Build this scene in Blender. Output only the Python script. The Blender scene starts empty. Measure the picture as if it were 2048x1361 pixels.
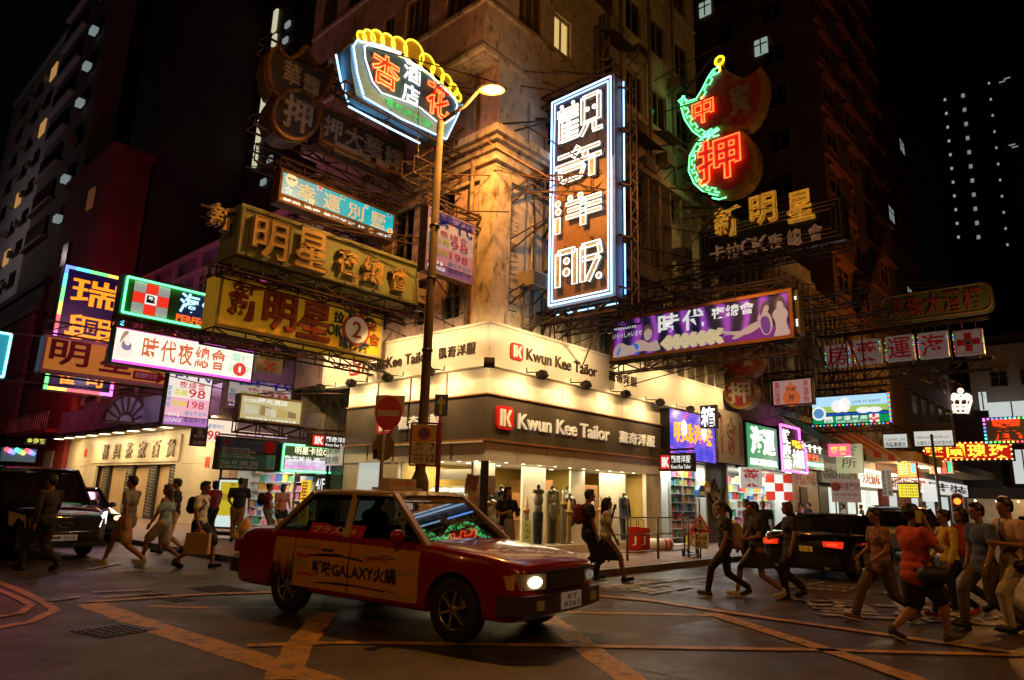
import bpy, bmesh, math, random
import numpy as np
from mathutils import Vector, Matrix
random.seed(7)
SC = bpy.context.scene
COL = SC.collection

# ------------------------------------------------------------------ camera
# world frame: X runs along the right-hand street, Y along the left-hand street, origin = foot of the shop corner
PITCH, ROLL, FPX = math.radians(12.908), math.radians(1.704), 1360.0
HEAD = math.radians(47.56)
CAM = Vector((-12.22,-11.96,1.6))
_c, _s = math.cos(-HEAD), math.sin(-HEAD)
def _loc(v): return Vector((_c*v[0]-_s*v[1],_s*v[0]+_c*v[1],v[2]))
_f = Vector((0,math.cos(PITCH),math.sin(PITCH)))
_r0 = Vector((1,0,0)); _u0 = Vector((0,-math.sin(PITCH),math.cos(PITCH)))
CF = _loc(_f)
CR = _loc(_r0*math.cos(ROLL)+_u0*math.sin(ROLL))
CU = _loc(_u0*math.cos(ROLL)-_r0*math.sin(ROLL))
cd = bpy.data.cameras.new('camera'); cam = bpy.data.objects.new('camera',cd); COL.objects.link(cam)
cd.sensor_width = 36; cd.lens = FPX / 2048 * 36; cd.clip_start = 0.1; cd.clip_end = 900
cam.matrix_world = Matrix(((CR.x,CU.x,-CF.x,CAM.x),(CR.y,CU.y,-CF.y,CAM.y),(CR.z,CU.z,-CF.z,CAM.z),(0,0,0,1)))
SC.camera = cam

# ------------------------------------------------------------------ night sky, exposure
wd = bpy.data.worlds.new('World'); SC.world = wd; wd.use_nodes = True
_n = wd.node_tree.nodes; _bg = _n['Background']
_sky = _n.new('ShaderNodeTexSky'); _sky.sky_type = 'NISHITA'; _sky.sun_disc = False
_sky.sun_elevation = math.radians(2); _sky.sun_rotation = math.radians(200)
wd.node_tree.links.new(_sky.outputs[0],_bg.inputs[0]); _bg.inputs[1].default_value = 0.0006
SC.view_settings.view_transform = 'Standard'; SC.view_settings.look = 'None'
SC.view_settings.exposure = 0.0; SC.view_settings.gamma = 1.0
SC.render.engine = 'CYCLES'
SC.cycles.use_denoising = True
SC.cycles.max_bounces = 6; SC.cycles.diffuse_bounces = 2; SC.cycles.glossy_bounces = 3
SC.cycles.transparent_max_bounces = 12; SC.cycles.sample_clamp_indirect = 4.0
SC.cycles.caustics_reflective = False; SC.cycles.caustics_refractive = False

SODIUM = (1.0,0.39,0.07)
WARM = (1.0,0.66,0.30)
def lamp(kind,name,loc,power,color,size=0.1,target=None,spot=150,blend=0.6,sy=None):
    ld = bpy.data.lights.new(name,kind); ld.energy = power; ld.color = color
    if kind == 'AREA':
        ld.size = size
        if sy: ld.shape = 'RECTANGLE'; ld.size_y = sy
    else: ld.shadow_soft_size = size
    if kind == 'SPOT': ld.spot_size = math.radians(spot); ld.spot_blend = blend
    o = bpy.data.objects.new(name,ld); COL.objects.link(o); o.location = loc
    if target is not None:
        o.rotation_euler = (Vector(target)-Vector(loc)).to_track_quat('-Z','Y').to_euler()
    return o
# lamps of the place itself (their housings are built further down)
LAMP_MAIN = Vector((0.10,-2.55,10.75))
STREET_LAMPS = [Vector((-17.5,-13.5,9.6)),Vector((-3.0,-19.0,9.6)),Vector((-19.0,1.0,9.6)),Vector((30.0,-9.0,9.6))]
P_STREET = [900,1000,350,1500]

# ------------------------------------------------------------------ pixel of the photograph -> point on a plane of the place
def ray(x,y): return CR * ((x-1024)/FPX) - CU * ((y-680.5)/FPX) + CF
def G(x,y,z=0.0):
    v = ray(x,y); return CAM + v * ((z-CAM.z)/v.z)
def HX(x,y,a):
    v = ray(x,y); return CAM + v * ((a-CAM.x)/v.x)
def HY(x,y,b):
    v = ray(x,y); return CAM + v * ((b-CAM.y)/v.y)

# ------------------------------------------------------------------ materials
MATS = {}
def mat(key,rgb,rough=0.6,metal=0.0,emit=0.0,var=0.0,vs=3.0,bump=0.0,bs=40.0,dirt=None,dscale=1.5,damt=0.5,streak=False,coat=0.0,ecol=None,trans=0.0):
    if key in MATS: return MATS[key]
    m = bpy.data.materials.new(key); m.use_nodes = True; MATS[key] = m
    nt = m.node_tree; N = nt.nodes; L = nt.links; b = N['Principled BSDF']
    b.inputs['Base Color'].default_value = (*rgb,1); b.inputs['Roughness'].default_value = rough
    b.inputs['Metallic'].default_value = metal
    if coat: b.inputs['Coat Weight'].default_value = coat; b.inputs['Coat Roughness'].default_value = 0.05
    if trans: b.inputs['Transmission Weight'].default_value = trans
    tc = N.new('ShaderNodeTexCoord')
    if var or dirt:
        col = None
        no = N.new('ShaderNodeTexNoise'); no.inputs['Scale'].default_value = vs; no.inputs['Detail'].default_value = 5
        L.new(tc.outputs['Object'],no.inputs['Vector'])
        r = N.new('ShaderNodeMapRange'); r.inputs[1].default_value = 0.3; r.inputs[2].default_value = 0.7
        r.inputs[3].default_value = 1 - var; r.inputs[4].default_value = 1 + var * 0.6
        L.new(no.outputs['Fac'],r.inputs[0])
        mx = N.new('ShaderNodeMix'); mx.data_type = 'RGBA'; mx.blend_type = 'MULTIPLY'; mx.inputs[0].default_value = 1
        mx.inputs[6].default_value = (*rgb,1); L.new(r.outputs[0],mx.inputs[7]); col = mx.outputs[2]
        if dirt:
            n2 = N.new('ShaderNodeTexNoise'); n2.inputs['Scale'].default_value = dscale; n2.inputs['Detail'].default_value = 8
            n2.inputs['Roughness'].default_value = 0.7
            if streak:
                mp = N.new('ShaderNodeMapping'); mp.inputs['Scale'].default_value = (1.2,1.2,0.55)
                L.new(tc.outputs['Object'],mp.inputs['Vector']); L.new(mp.outputs[0],n2.inputs['Vector'])
            else: L.new(tc.outputs['Object'],n2.inputs['Vector'])
            r2 = N.new('ShaderNodeMapRange'); r2.inputs[1].default_value = 0.62 - damt * 0.2; r2.inputs[2].default_value = 0.72 - damt * 0.12
            L.new(n2.outputs['Fac'],r2.inputs[0])
            m2 = N.new('ShaderNodeMix'); m2.data_type = 'RGBA'; L.new(r2.outputs[0],m2.inputs[0])
            L.new(col,m2.inputs[6]); m2.inputs[7].default_value = (*dirt,1); col = m2.outputs[2]
        L.new(col,b.inputs['Base Color'])
        if emit and var:
            L.new(col,b.inputs['Emission Color'])
    if emit:
        b.inputs['Emission Strength'].default_value = emit
        if not (var or dirt): b.inputs['Emission Color'].default_value = (*(ecol or rgb),1)
    if bump:
        nb = N.new('ShaderNodeTexNoise'); nb.inputs['Scale'].default_value = bs; nb.inputs['Detail'].default_value = 4
        L.new(tc.outputs['Object'],nb.inputs['Vector'])
        bp = N.new('ShaderNodeBump'); bp.inputs['Strength'].default_value = bump; bp.inputs['Distance'].default_value = 0.02
        L.new(nb.outputs['Fac'],bp.inputs['Height']); L.new(bp.outputs[0],b.inputs['Normal'])
    return m
def neon(key,rgb,s):
    """a glowing gas tube"""
    if key in MATS: return MATS[key]
    m = bpy.data.materials.new(key); m.use_nodes = True; MATS[key] = m
    N = m.node_tree.nodes; b = N['Principled BSDF']
    b.inputs['Base Color'].default_value = (0.8,0.8,0.8,1); b.inputs['Roughness'].default_value = 0.2
    b.inputs['Emission Color'].default_value = (*rgb,1); b.inputs['Emission Strength'].default_value = s
    return m
def glass(key,tint=(0.9,0.95,0.95),refl=0.09,op=0.0):
    if key in MATS: return MATS[key]
    m = bpy.data.materials.new(key); m.use_nodes = True; MATS[key] = m
    nt = m.node_tree; N = nt.nodes; L = nt.links; N.remove(N['Principled BSDF'])
    t = N.new('ShaderNodeBsdfTransparent'); t.inputs[0].default_value = (*tint,1)
    g = N.new('ShaderNodeBsdfGlossy'); g.inputs['Roughness'].default_value = 0.02; g.inputs[0].default_value = (1,1,1,1)
    fr = N.new('ShaderNodeLayerWeight'); fr.inputs[0].default_value = 0.5
    pw = N.new('ShaderNodeMath'); pw.operation = 'POWER'; pw.inputs[1].default_value = 4.0; L.new(fr.outputs['Facing'],pw.inputs[0])
    ma = N.new('ShaderNodeMath'); ma.operation = 'MULTIPLY_ADD'; ma.inputs[1].default_value = 0.8; ma.inputs[2].default_value = refl; L.new(pw.outputs[0],ma.inputs[0])
    mx = N.new('ShaderNodeMixShader'); L.new(ma.outputs[0],mx.inputs[0]); L.new(t.outputs[0],mx.inputs[1]); L.new(g.outputs[0],mx.inputs[2])
    L.new(mx.outputs[0],N['Material Output'].inputs[0])
    return m
def lit(key,rgb,s=1.0,var=0.0,vs=2.0):
    """face of a light box or backlit print: gives off its own colour"""
    new = key not in MATS; m = mat(key,rgb,rough=0.35,emit=s,var=var,vs=vs)
    if new:
        b = m.node_tree.nodes['Principled BSDF']
        for l in list(b.inputs['Base Color'].links): m.node_tree.links.remove(l)
        b.inputs['Base Color'].default_value = (*[c*0.3 for c in rgb],1)   # tinted acrylic: little of what falls on it comes back
    return m

# ------------------------------------------------------------------ mesh builder
TXT = {}
def text_geo(s,bold=0.0,line=1.0,space=1.0,res=2):
    bold = bold * 0.38
    k = (s,round(bold,4),line,space,res)
    if k in TXT: return TXT[k]
    cu = bpy.data.curves.new('t','FONT'); cu.body = s; cu.size = 1; cu.offset = bold; cu.resolution_u = res
    cu.space_line = line; cu.space_character = space; cu.align_x = 'CENTER' if '\n' in s else 'LEFT'
    o = bpy.data.objects.new('t',cu)
    me = o.to_mesh()
    v = np.array([tuple(p.co) for p in me.vertices]); f = [tuple(p.vertices) for p in me.polygons]
    o.to_mesh_clear(); bpy.data.objects.remove(o); bpy.data.curves.remove(cu)
    if len(v) == 0: v = np.zeros((3,3)); f = []
    # weld doubles so that the outline can be walked
    key = {}; rm = []
    nv = []
    for p in v:
        q = (round(p[0],4),round(p[1],4))
        if q not in key: key[q] = len(nv); nv.append(q)
        rm.append(key[q])
    nf = []
    for q in f:
        t = []
        for i in q:
            if not t or rm[i] != t[-1]: t.append(rm[i])
        if len(t) > 1 and t[0] == t[-1]: t.pop()
        if len(t) >= 3: nf.append(t)
    nv = np.array(nv)
    ec = {}
    for q in nf:
        for i in range(len(q)):
            e = (q[i],q[(i+1) % len(q)]); kk = (min(e),max(e)); ec.setdefault(kk,[]).append(e)
    nxt = {}
    for kk, es in ec.items():
        if len(es) == 1: nxt.setdefault(es[0][0],[]).append(es[0][1])
    loops = []
    while nxt:
        st = next(iter(nxt)); cur = st; lp = []
        while cur in nxt:
            lp.append(cur); n = nxt[cur].pop()
            if not nxt[cur]: del nxt[cur]
            cur = n
            if cur == st: break
        if len(lp) > 2: loops.append(lp)
    TXT[k] = (nv,nf,loops)
    return TXT[k]

STUFFY = {'raised_pattern','bulb_border','led_edge','key_pattern_tube','small_print','led','led_dots','goods_row','mullion_grid','hanging_bulbs'}
class MB:
    def __init__(self): self.v = []; self.f = []; self.m = []; self.mi = 0; self.sm = []; self.smooth = False
    def add(self,vs,fs):
        n = len(self.v); self.v += [tuple(p) for p in vs]
        for q in fs: self.f.append(tuple(i+n for i in q)); self.m.append(self.mi); self.sm.append(self.smooth)
        return self
    def use(self,i): self.mi = i; return self
    def box(self,x0,x1,y0,y1,z0,z1):
        if x0 > x1: x0, x1 = x1, x0
        if y0 > y1: y0, y1 = y1, y0
        if z0 > z1: z0, z1 = z1, z0
        return self.add([(x0,y0,z0),(x1,y0,z0),(x1,y1,z0),(x0,y1,z0),(x0,y0,z1),(x1,y0,z1),(x1,y1,z1),(x0,y1,z1)],
                        [(0,3,2,1),(4,5,6,7),(0,1,5,4),(1,2,6,5),(2,3,7,6),(3,0,4,7)])
    def bar(self,p,q,w=0.05,h=None):
        """square bar from p to q"""
        p, q = Vector(p), Vector(q); d = q - p
        if d.length < 1e-5: return self
        d.normalize(); h = h or w
        u = Vector((0,0,1)) if abs(d.z) < 0.95 else Vector((1,0,0))
        s = d.cross(u).normalized(); t = s.cross(d).normalized()
        s *= w / 2; t *= h / 2
        return self.add([p-s-t,p+s-t,p+s+t,p-s+t,q-s-t,q+s-t,q+s+t,q-s+t],[(0,1,2,3),(7,6,5,4),(0,4,5,1),(1,5,6,2),(2,6,7,3),(3,7,4,0)])
    def tube(self,pts,r,n=6,closed=False,cap=True):
        pts = [Vector(p) for p in pts]; k = len(pts)
        rr = r if isinstance(r,(list,tuple)) else [r] * k
        vs = []
        for i, p in enumerate(pts):
            if closed: d = pts[(i+1) % k] - pts[i-1]
            else: d = pts[min(i+1,k-1)] - pts[max(i-1,0)]
            if d.length < 1e-7: d = Vector((0,0,1))
            d.normalize(); u = Vector((0,1,0)) if abs(d.y) < 0.9 else Vector((0,0,1))
            s = d.cross(u).normalized(); t = s.cross(d)
            for j in range(n):
                a = 2 * math.pi * j / n; vs.append(p+s*(math.cos(a)*rr[i])+t*(math.sin(a)*rr[i]))
        fs = []
        for i in range(k if closed else k-1):
            i2 = (i+1) % k
            for j in range(n): fs.append((i*n+j,i*n+(j+1)%n,i2*n+(j+1)%n,i2*n+j))
        if not closed and cap: fs.append(tuple(range(n-1,-1,-1))); fs.append(tuple((k-1)*n+j for j in range(n)))
        o = self.smooth; self.smooth = True; self.add(vs,fs); self.smooth = o
        return self
    def lathe(self,prof,c=(0,0,0),n=16,axis='z',cap=True):
        vs = []
        for (r,h) in prof:
            for j in range(n):
                a = 2*math.pi*j/n; x, y = r*math.cos(a), r*math.sin(a)
                p = (x,y,h) if axis == 'z' else ((x,h,y) if axis == 'y' else (h,x,y))
                vs.append((p[0]+c[0],p[1]+c[1],p[2]+c[2]))
        fs = []
        for i in range(len(prof)-1):
            for j in range(n): fs.append((i*n+j,i*n+(j+1)%n,(i+1)*n+(j+1)%n,(i+1)*n+j))
        if cap: fs.append(tuple(range(n-1,-1,-1))); fs.append(tuple((len(prof)-1)*n+j for j in range(n)))
        o = self.smooth; self.smooth = True; self.add(vs,fs); self.smooth = o
        return self
    def disc(self,x,z,r,y0,y1,n=24,sx=1.0,sz=1.0):
        pts = [(x+r*sx*math.cos(2*math.pi*i/n),z+r*sz*math.sin(2*math.pi*i/n)) for i in range(n)]
        return self.prism(pts,y0,y1)
    def prism(self,pts,y0,y1):
        """outline (x,z) extruded in y"""
        n = len(pts)
        vs = [(x,y0,z) for x,z in pts] + [(x,y1,z) for x,z in pts]
        fs = [tuple(range(n)),tuple(range(2*n-1,n-1,-1))] + [(i,i+n,(i+1)%n+n,(i+1)%n) for i in range(n)]
        return self.add(vs,fs)
    def poly(self,pts): return self.add(pts,[tuple(range(len(pts)))])
    def ball(self,c,r,n=10,m=7,s=(1,1,1)):
        vs = []; fs = []
        for i in range(1,m):
            t = math.pi*i/m
            for j in range(n):
                a = 2*math.pi*j/n; vs.append((c[0]+r*s[0]*math.sin(t)*math.cos(a),c[1]+r*s[1]*math.sin(t)*math.sin(a),c[2]+r*s[2]*math.cos(t)))
        vs.append((c[0],c[1],c[2]+r*s[2])); vs.append((c[0],c[1],c[2]-r*s[2])); T = len(vs)-2; B = T+1
        for i in range(m-2):
            for j in range(n): fs.append((i*n+j,(i+1)*n+j,(i+1)*n+(j+1)%n,i*n+(j+1)%n))
        for j in range(n): fs.append((T,j,(j+1)%n)); fs.append((B,(m-2)*n+(j+1)%n,(m-2)*n+j))
        o = self.smooth; self.smooth = True; self.add(vs,fs); self.smooth = o
        return self
    def text(self,s,x0,x1,z0,z1,y=0.0,depth=0.004,bold=0.0,line=1.0,keep=False,res=2,flat=None,space=1.0):
        """lettering that fills the rectangle; keep = keep the letters' own proportions, centred"""
        v, f, lp = text_geo(s,bold,line,space,res)
        if not f: return self
        X, Z = _fit(v,x0,x1,z0,z1,keep)
        n = len(v)
        if flat == 'ground':
            self.add([(X[i],Z[i],y) for i in range(n)],f); return self
        self.add([(X[i],y-depth,Z[i]) for i in range(n)],f)
        if depth > 0.006:
            for l in lp:
                k = len(l)
                vs = [(X[i],y-depth,Z[i]) for i in l] + [(X[i],y,Z[i]) for i in l]
                self.add(vs,[(j,j+k,(j+1) % k+k,(j+1) % k) for j in range(k)])
        return self
    def outline(self,s,x0,x1,z0,z1,y=0.0,r=0.02,bold=0.0,line=1.0,keep=False,res=2,n=5,minlen=0.05,space=1.0):
        v, f, lp = text_geo(s,bold,line,space,res)
        if not f: return self
        X, Z = _fit(v,x0,x1,z0,z1,keep)
        for l in lp:
            pts = [Vector((X[i],y,Z[i])) for i in l]
            q = [pts[0]]
            for p in pts[1:]:
                if (p-q[-1]).length > r * 0.9: q.append(p)
            if len(q) > 2 and sum((q[i]-q[i-1]).length for i in range(len(q))) > minlen: self.tube(q,r,n,closed=True)
        return self
    def build(self,name,mats,parent=None,wp=False,smooth=False,loc=None,auto=False):
        me = bpy.data.meshes.new(name); me.from_pydata(self.v,[],self.f)
        if not isinstance(mats,(list,tuple)): mats = [mats]
        for m in mats: me.materials.append(m)
        if len(mats) > 1: me.polygons.foreach_set('material_index',self.m)
        if smooth: me.polygons.foreach_set('use_smooth',[True]*len(self.f))
        elif any(self.sm): me.polygons.foreach_set('use_smooth',self.sm)
        me.update()
        o = bpy.data.objects.new(name,me); COL.objects.link(o)
        if name in STUFFY: o['kind'] = 'stuff'
        if parent is not None:
            o.parent = parent
            if wp:
                # vertices were given in place coordinates
                q = parent; off = Vector((0,0,0))
                while q is not None: off += Vector(q.location); q = q.parent
                o.location = -off
        if loc is not None: o.location = loc
        return o
def _fit(v,x0,x1,z0,z1,keep):
    mn, mxv = v.min(0), v.max(0); w = max(mxv[0]-mn[0],1e-4); h = max(mxv[1]-mn[1],1e-4)
    if keep:
        k = min((x1-x0)/w,(z1-z0)/h); cx_, cz_ = (x0+x1)/2, (z0+z1)/2
        return (v[:,0]-(mn[0]+mxv[0])/2)*k+cx_, (v[:,1]-(mn[1]+mxv[1])/2)*k+cz_
    return (v[:,0]-mn[0])/w*(x1-x0)+x0, (v[:,1]-mn[1])/h*(z1-z0)+z0

def tag(o,label=None,cat=None,group=None,kind=None):
    if label: o['label'] = label
    if cat: o['category'] = cat
    if group: o['group'] = group
    if kind: o['kind'] = kind
    return o
def thing(name,label,cat,loc=(0,0,0),rotz=0.0,group=None):
    o = bpy.data.objects.new(name,None); COL.objects.link(o); o.empty_display_size = 0.2
    o.location = loc; o.rotation_euler = (0,0,rotz); return tag(o,label,cat,group)
def dup(root,loc=None,rotz=None,label=None,group=None):
    def cp(o,par):
        c = o.copy(); COL.objects.link(c)
        if par is not None: c.parent = par
        for ch in kids.get(o.name,[]): cp(ch,c)
        return c
    kids = {}
    def walk(o):
        kids[o.name] = list(o.children)
        for c in o.children: walk(c)
    walk(root)
    r = cp(root,None)
    if loc is not None: r.location = loc
    if rotz is not None: r.rotation_euler = (0,0,rotz)
    if label: r['label'] = label
    if group: r['group'] = group
    return r
def add_part(name,mb,m,parent,**k): return mb.build(name,m,parent,**k)

# common materials
IRON = mat('rusted_iron',(0.045,0.026,0.017),0.7,0.3,var=0.4,vs=6,dirt=(0.12,0.045,0.02),damt=0.5,dscale=4)
DARKMETAL = mat('dark_metal',(0.03,0.028,0.026),0.45,0.6,var=0.2)
GREYMETAL = mat('grey_galvanised_metal',(0.28,0.27,0.25),0.45,0.6,var=0.2,vs=5)
BLACK = mat('black_plastic',(0.012,0.012,0.013),0.4,var=0.1)
WHITEP = mat('white_paint',(0.75,0.74,0.7),0.45,var=0.08)
# ================================================================== ground
def road_material():
    m = bpy.data.materials.new('asphalt'); m.use_nodes = True; nt = m.node_tree; N = nt.nodes; L = nt.links; b = N['Principled BSDF']
    tc = N.new('ShaderNodeTexCoord')
    n1 = N.new('ShaderNodeTexNoise'); n1.inputs['Scale'].default_value = 0.9; n1.inputs['Detail'].default_value = 9; n1.inputs['Roughness'].default_value = 0.7
    n2 = N.new('ShaderNodeTexNoise'); n2.inputs['Scale'].default_value = 45; n2.inputs['Detail'].default_value = 3
    n3 = N.new('ShaderNodeTexVoronoi'); n3.inputs['Scale'].default_value = 130
    for n in (n1,n2,n3): L.new(tc.outputs['Object'],n.inputs['Vector'])
    cr = N.new('ShaderNodeValToRGB'); cr.color_ramp.elements[0].position = 0.35; cr.color_ramp.elements[0].color = (0.040,0.029,0.023,1)
    cr.color_ramp.elements[1].position = 0.68; cr.color_ramp.elements[1].color = (0.105,0.076,0.058,1); L.new(n1.outputs['Fac'],cr.inputs[0])
    mx = N.new('ShaderNodeMix'); mx.data_type = 'RGBA'; mx.blend_type = 'MULTIPLY'; mx.inputs[0].default_value = 0.85
    L.new(cr.outputs[0],mx.inputs[6]); L.new(n2.outputs['Fac'],mx.inputs[7]); n4 = N.new('ShaderNodeTexNoise'); n4.inputs['Scale'].default_value = 0.7; n4.inputs['Detail'].default_value = 12; n4.inputs['Distortion'].default_value = 1.5; L.new(tc.outputs['Object'],n4.inputs['Vector'])
    r4 = N.new('ShaderNodeMapRange'); r4.inputs[1].default_value = 0.50; r4.inputs[2].default_value = 0.62; r4.inputs[3].default_value = 1.15; r4.inputs[4].default_value = 0.42; L.new(n4.outputs['Fac'],r4.inputs[0])
    m4 = N.new('ShaderNodeMix'); m4.data_type = 'RGBA'; m4.blend_type = 'MULTIPLY'; m4.inputs[0].default_value = 1; L.new(mx.outputs[2],m4.inputs[6]); L.new(r4.outputs[0],m4.inputs[7]); L.new(m4.outputs[2],b.inputs['Base Color'])
    r = N.new('ShaderNodeMapRange'); r.inputs[1].default_value = 0.35; r.inputs[2].default_value = 0.65; r.inputs[3].default_value = 0.30; r.inputs[4].default_value = 0.60
    L.new(n1.outputs['Fac'],r.inputs[0]); L.new(r.outputs[0],b.inputs['Roughness'])
    bp = N.new('ShaderNodeBump'); bp.inputs['Strength'].default_value = 0.5; bp.inputs['Distance'].default_value = 0.006
    ad = N.new('ShaderNodeMath'); ad.operation = 'ADD'; L.new(n2.outputs['Fac'],ad.inputs[0]); L.new(n3.outputs['Distance'],ad.inputs[1])
    L.new(ad.outputs[0],bp.inputs['Height']); L.new(bp.outputs[0],b.inputs['Normal'])
    return m
ASPHALT = road_material()
def paint_material(key,rgb,wear=0.5):
    """road paint worn through to the asphalt"""
    m = bpy.data.materials.new(key); m.use_nodes = True; nt = m.node_tree; N = nt.nodes; L = nt.links; b = N['Principled BSDF']
    tc = N.new('ShaderNodeTexCoord'); n1 = N.new('ShaderNodeTexNoise'); n1.inputs['Scale'].default_value = 5; n1.inputs['Detail'].default_value = 9; n1.inputs['Roughness'].default_value = 0.75
    L.new(tc.outputs['Object'],n1.inputs['Vector'])
    r = N.new('ShaderNodeMapRange'); r.inputs[1].default_value = wear; r.inputs[2].default_value = wear + 0.12; L.new(n1.outputs['Fac'],r.inputs[0])
    mx = N.new('ShaderNodeMix'); mx.data_type = 'RGBA'; mx.inputs[6].default_value = (*rgb,1); mx.inputs[7].default_value = (0.07,0.062,0.055,1)
    L.new(r.outputs[0],mx.inputs[0]); L.new(mx.outputs[2],b.inputs['Base Color']); b.inputs['Roughness'].default_value = 0.5
    return m
YPAINT = paint_material('yellow_road_paint',(0.42,0.23,0.03),0.49)
WPAINT = paint_material('white_road_paint',(0.36,0.33,0.30),0.46)

gm = MB()
xs = [-120,-40,-20,-10,0,10,20,40,80,160,300]
for i in range(len(xs)-1):
    for j in range(len(xs)-1): gm.add([(xs[i],xs[j],0),(xs[i+1],xs[j],0),(xs[i+1],xs[j+1],0),(xs[i],xs[j+1],0)],[(0,1,2,3)])
tag(gm.build('road',ASPHALT),kind='structure')

# pavement of the shop corner with a rounded kerb
KX, KY = -4.75, -3.3
PAVE = mat('pavement_paving',(0.20,0.13,0.10),0.6,var=0.3,vs=2.5,bump=0.4,bs=25)
arc = [(KX+2.6-2.6*math.cos(t),KY+2.6-2.6*math.sin(t)) for t in [math.pi/2*i/10 for i in range(11)]]
outl = [(KX,70)] + arc + [(90,KY),(90,0.35),(0.35,0.35),(0.35,70)]
pm = MB(); n = len(outl)
pm.add([(x,y,0.13) for x,y in outl]+[(x,y,0.0) for x,y in outl],[(tuple(range(n)))]+[(i,i+n,(i+1) % n+n,(i+1) % n) for i in range(n)])
pave = tag(pm.build('pavement',PAVE),kind='structure')
KERB = mat('kerb_granite',(0.20,0.17,0.15),0.6,var=0.3,vs=6)
path = [(KX,y) for y in np.arange(34,-0.7,-1.0)] + arc[1:-1] + [(x,KY) for x in np.arange(KX+2.6,44,1.0)]
for i in range(len(path)-1):
    p, q = Vector((*path[i],0)), Vector((*path[i+1],0)); d = (q-p).normalized(); s = Vector((-d.y,d.x,0))*0.15
    k = MB(); p = p + d*0.004; q = q - d*0.004; z0, z1 = 0.002, 0.134; p -= s*0.15; q -= s*0.15
    k.add([p+Vector((0,0,z0)),q+Vector((0,0,z0)),q+s+Vector((0,0,z0)),p+s+Vector((0,0,z0)),p+Vector((0,0,z1)),q+Vector((0,0,z1)),q+s+Vector((0,0,z1)),p+s+Vector((0,0,z1))],
          [(0,3,2,1),(4,5,6,7),(0,1,5,4),(1,2,6,5),(2,3,7,6),(3,0,4,7)])
    k.build('kerb_stone',KERB,pave)
# pavers where they are still told apart (close to the corner)
PAVER = mat('red_brown_paver',(0.22,0.12,0.085),0.6,var=0.35,vs=1.3)
pvm = MB()
rr = random.Random(3)
for i in range(0,22):
    for j in range(0,9):
        x0 = -2.0 + i*0.62; y0 = -3.05 + j*0.34
        z = 0.134 + rr.random()*0.003
        pvm.box(x0+0.008,x0+0.612,y0+0.008,y0+0.332,0.131,z)
tag(pvm.build('paver',PAVER,pave),kind='stuff')
# --- road markings
def strip(name,pts,w,m,z):
    """painted line through ground points given as photograph pixels"""
    b = MB(); P = [G(*p) for p in pts]
    L_, R_ = [], []
    rr = random.Random(len(pts)+int(w*1000))
    Q = []
    for i in range(len(P)-1):
        k = max(2,int((P[i+1]-P[i]).length/0.18))
        for j in range(k): Q.append(P[i].lerp(P[i+1],j/k))
    Q.append(P[-1])
    for i, p in enumerate(Q):
        d = (Q[min(i+1,len(Q)-1)]-Q[max(i-1,0)]).normalized(); s = Vector((-d.y,d.x,0))
        a, c = w/2*(1+rr.uniform(-.1,.1)), w/2*(1+rr.uniform(-.1,.1))
        L_.append((p+s*a)[:2]+(z,)); R_.append((p-s*c)[:2]+(z,))
    k = len(Q); b.add(L_+R_,[(i,i+1,k+i+1,k+i) for i in range(k-1)])
    return tag(b.build(name,m),kind='structure')
ylines = [([(178,1208),(330,1262),(520,1322),(640,1361),(760,1400)],.34),([(560,1361),(600,1290),(655,1225),(700,1160)],.30),
          ([(495,1293),(700,1287),(1048,1292),(1700,1303),(2060,1313)],.15),([(175,1206),(300,1198),(420,1190),(560,1186)],.14),([(300,1213),(430,1217),(560,1216)],.13),
          ([(1130,1226),(1300,1229),(1430,1232)],.17),([(1422,1228),(1560,1272),(1700,1316),(1830,1361),(1900,1385)],.24),
          ([(1160,1190),(1300,1203),(1500,1233),(1760,1270),(2060,1312)],.2),([(1060,1215),(1125,1258),(1190,1310),(1262,1361),(1300,1385)],.32),
          ([(-20,1160),(40,1182),(90,1206),(110,1222),(60,1245),(-30,1262)],.13),([(-20,1175),(30,1195),(62,1212),(40,1228),(-30,1240)],.10)]
for i, (p,w) in enumerate(ylines): strip('yellow_box_line',p,w,YPAINT,0.004+0.004*(i % 4))
for p, w in [([(185,1187),(300,1181)],.12),([(205,1197),(330,1188)],.10),([(90,1205),(160,1196)],.12),([(182,1147),(320,1143)],.12),([(175,1141),(240,1128)],.15),
             ([(330,1078),(480,1132),(500,1140)],.11),([(330,1070),(400,1096)],.1),([(1210,1181),(1340,1163),(1440,1152)],.1),([(1290,1158),(1400,1163),(1440,1161)],.08),([(1590,1175),(1650,1166)],.1),([(1380,1168),(1420,1171)],.1),
             ([(1720,1189),(1740,1189)],.12),([(1210,1184),(1290,1182)],.1),([(1280,1167),(1345,1165)],.1)]:
    strip('white_road_line',p,w,WPAINT,0.02)
# painted words on the carriageway, stretched along the road
def road_text(s,c,ang,w,h):
    b = MB(); b.text(s,-w/2,w/2,-h/2,h/2,0.024,flat='ground',bold=0.02)
    o = b.build('road_lettering',WPAINT); o.location = (c.x,c.y,0); o.rotation_euler = (0,0,ang); return tag(o,kind='structure')
road_text('望右',G(1760,1222),math.radians(-58),2.3,2.0)
road_text('LOOK\nRIGHT',G(1545,1160)+Vector((-.6,-1.3,0)),math.radians(-80),1.5,1.0)
road_text('望右',G(1880,1200),math.radians(-58),1.8,1.4)
road_text('LOOK\nRIGHT',G(1960,1240),math.radians(-58),1.7,1.2)
road_text('望左',G(1290,1176),math.radians(0),1.6,1.2)
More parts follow.
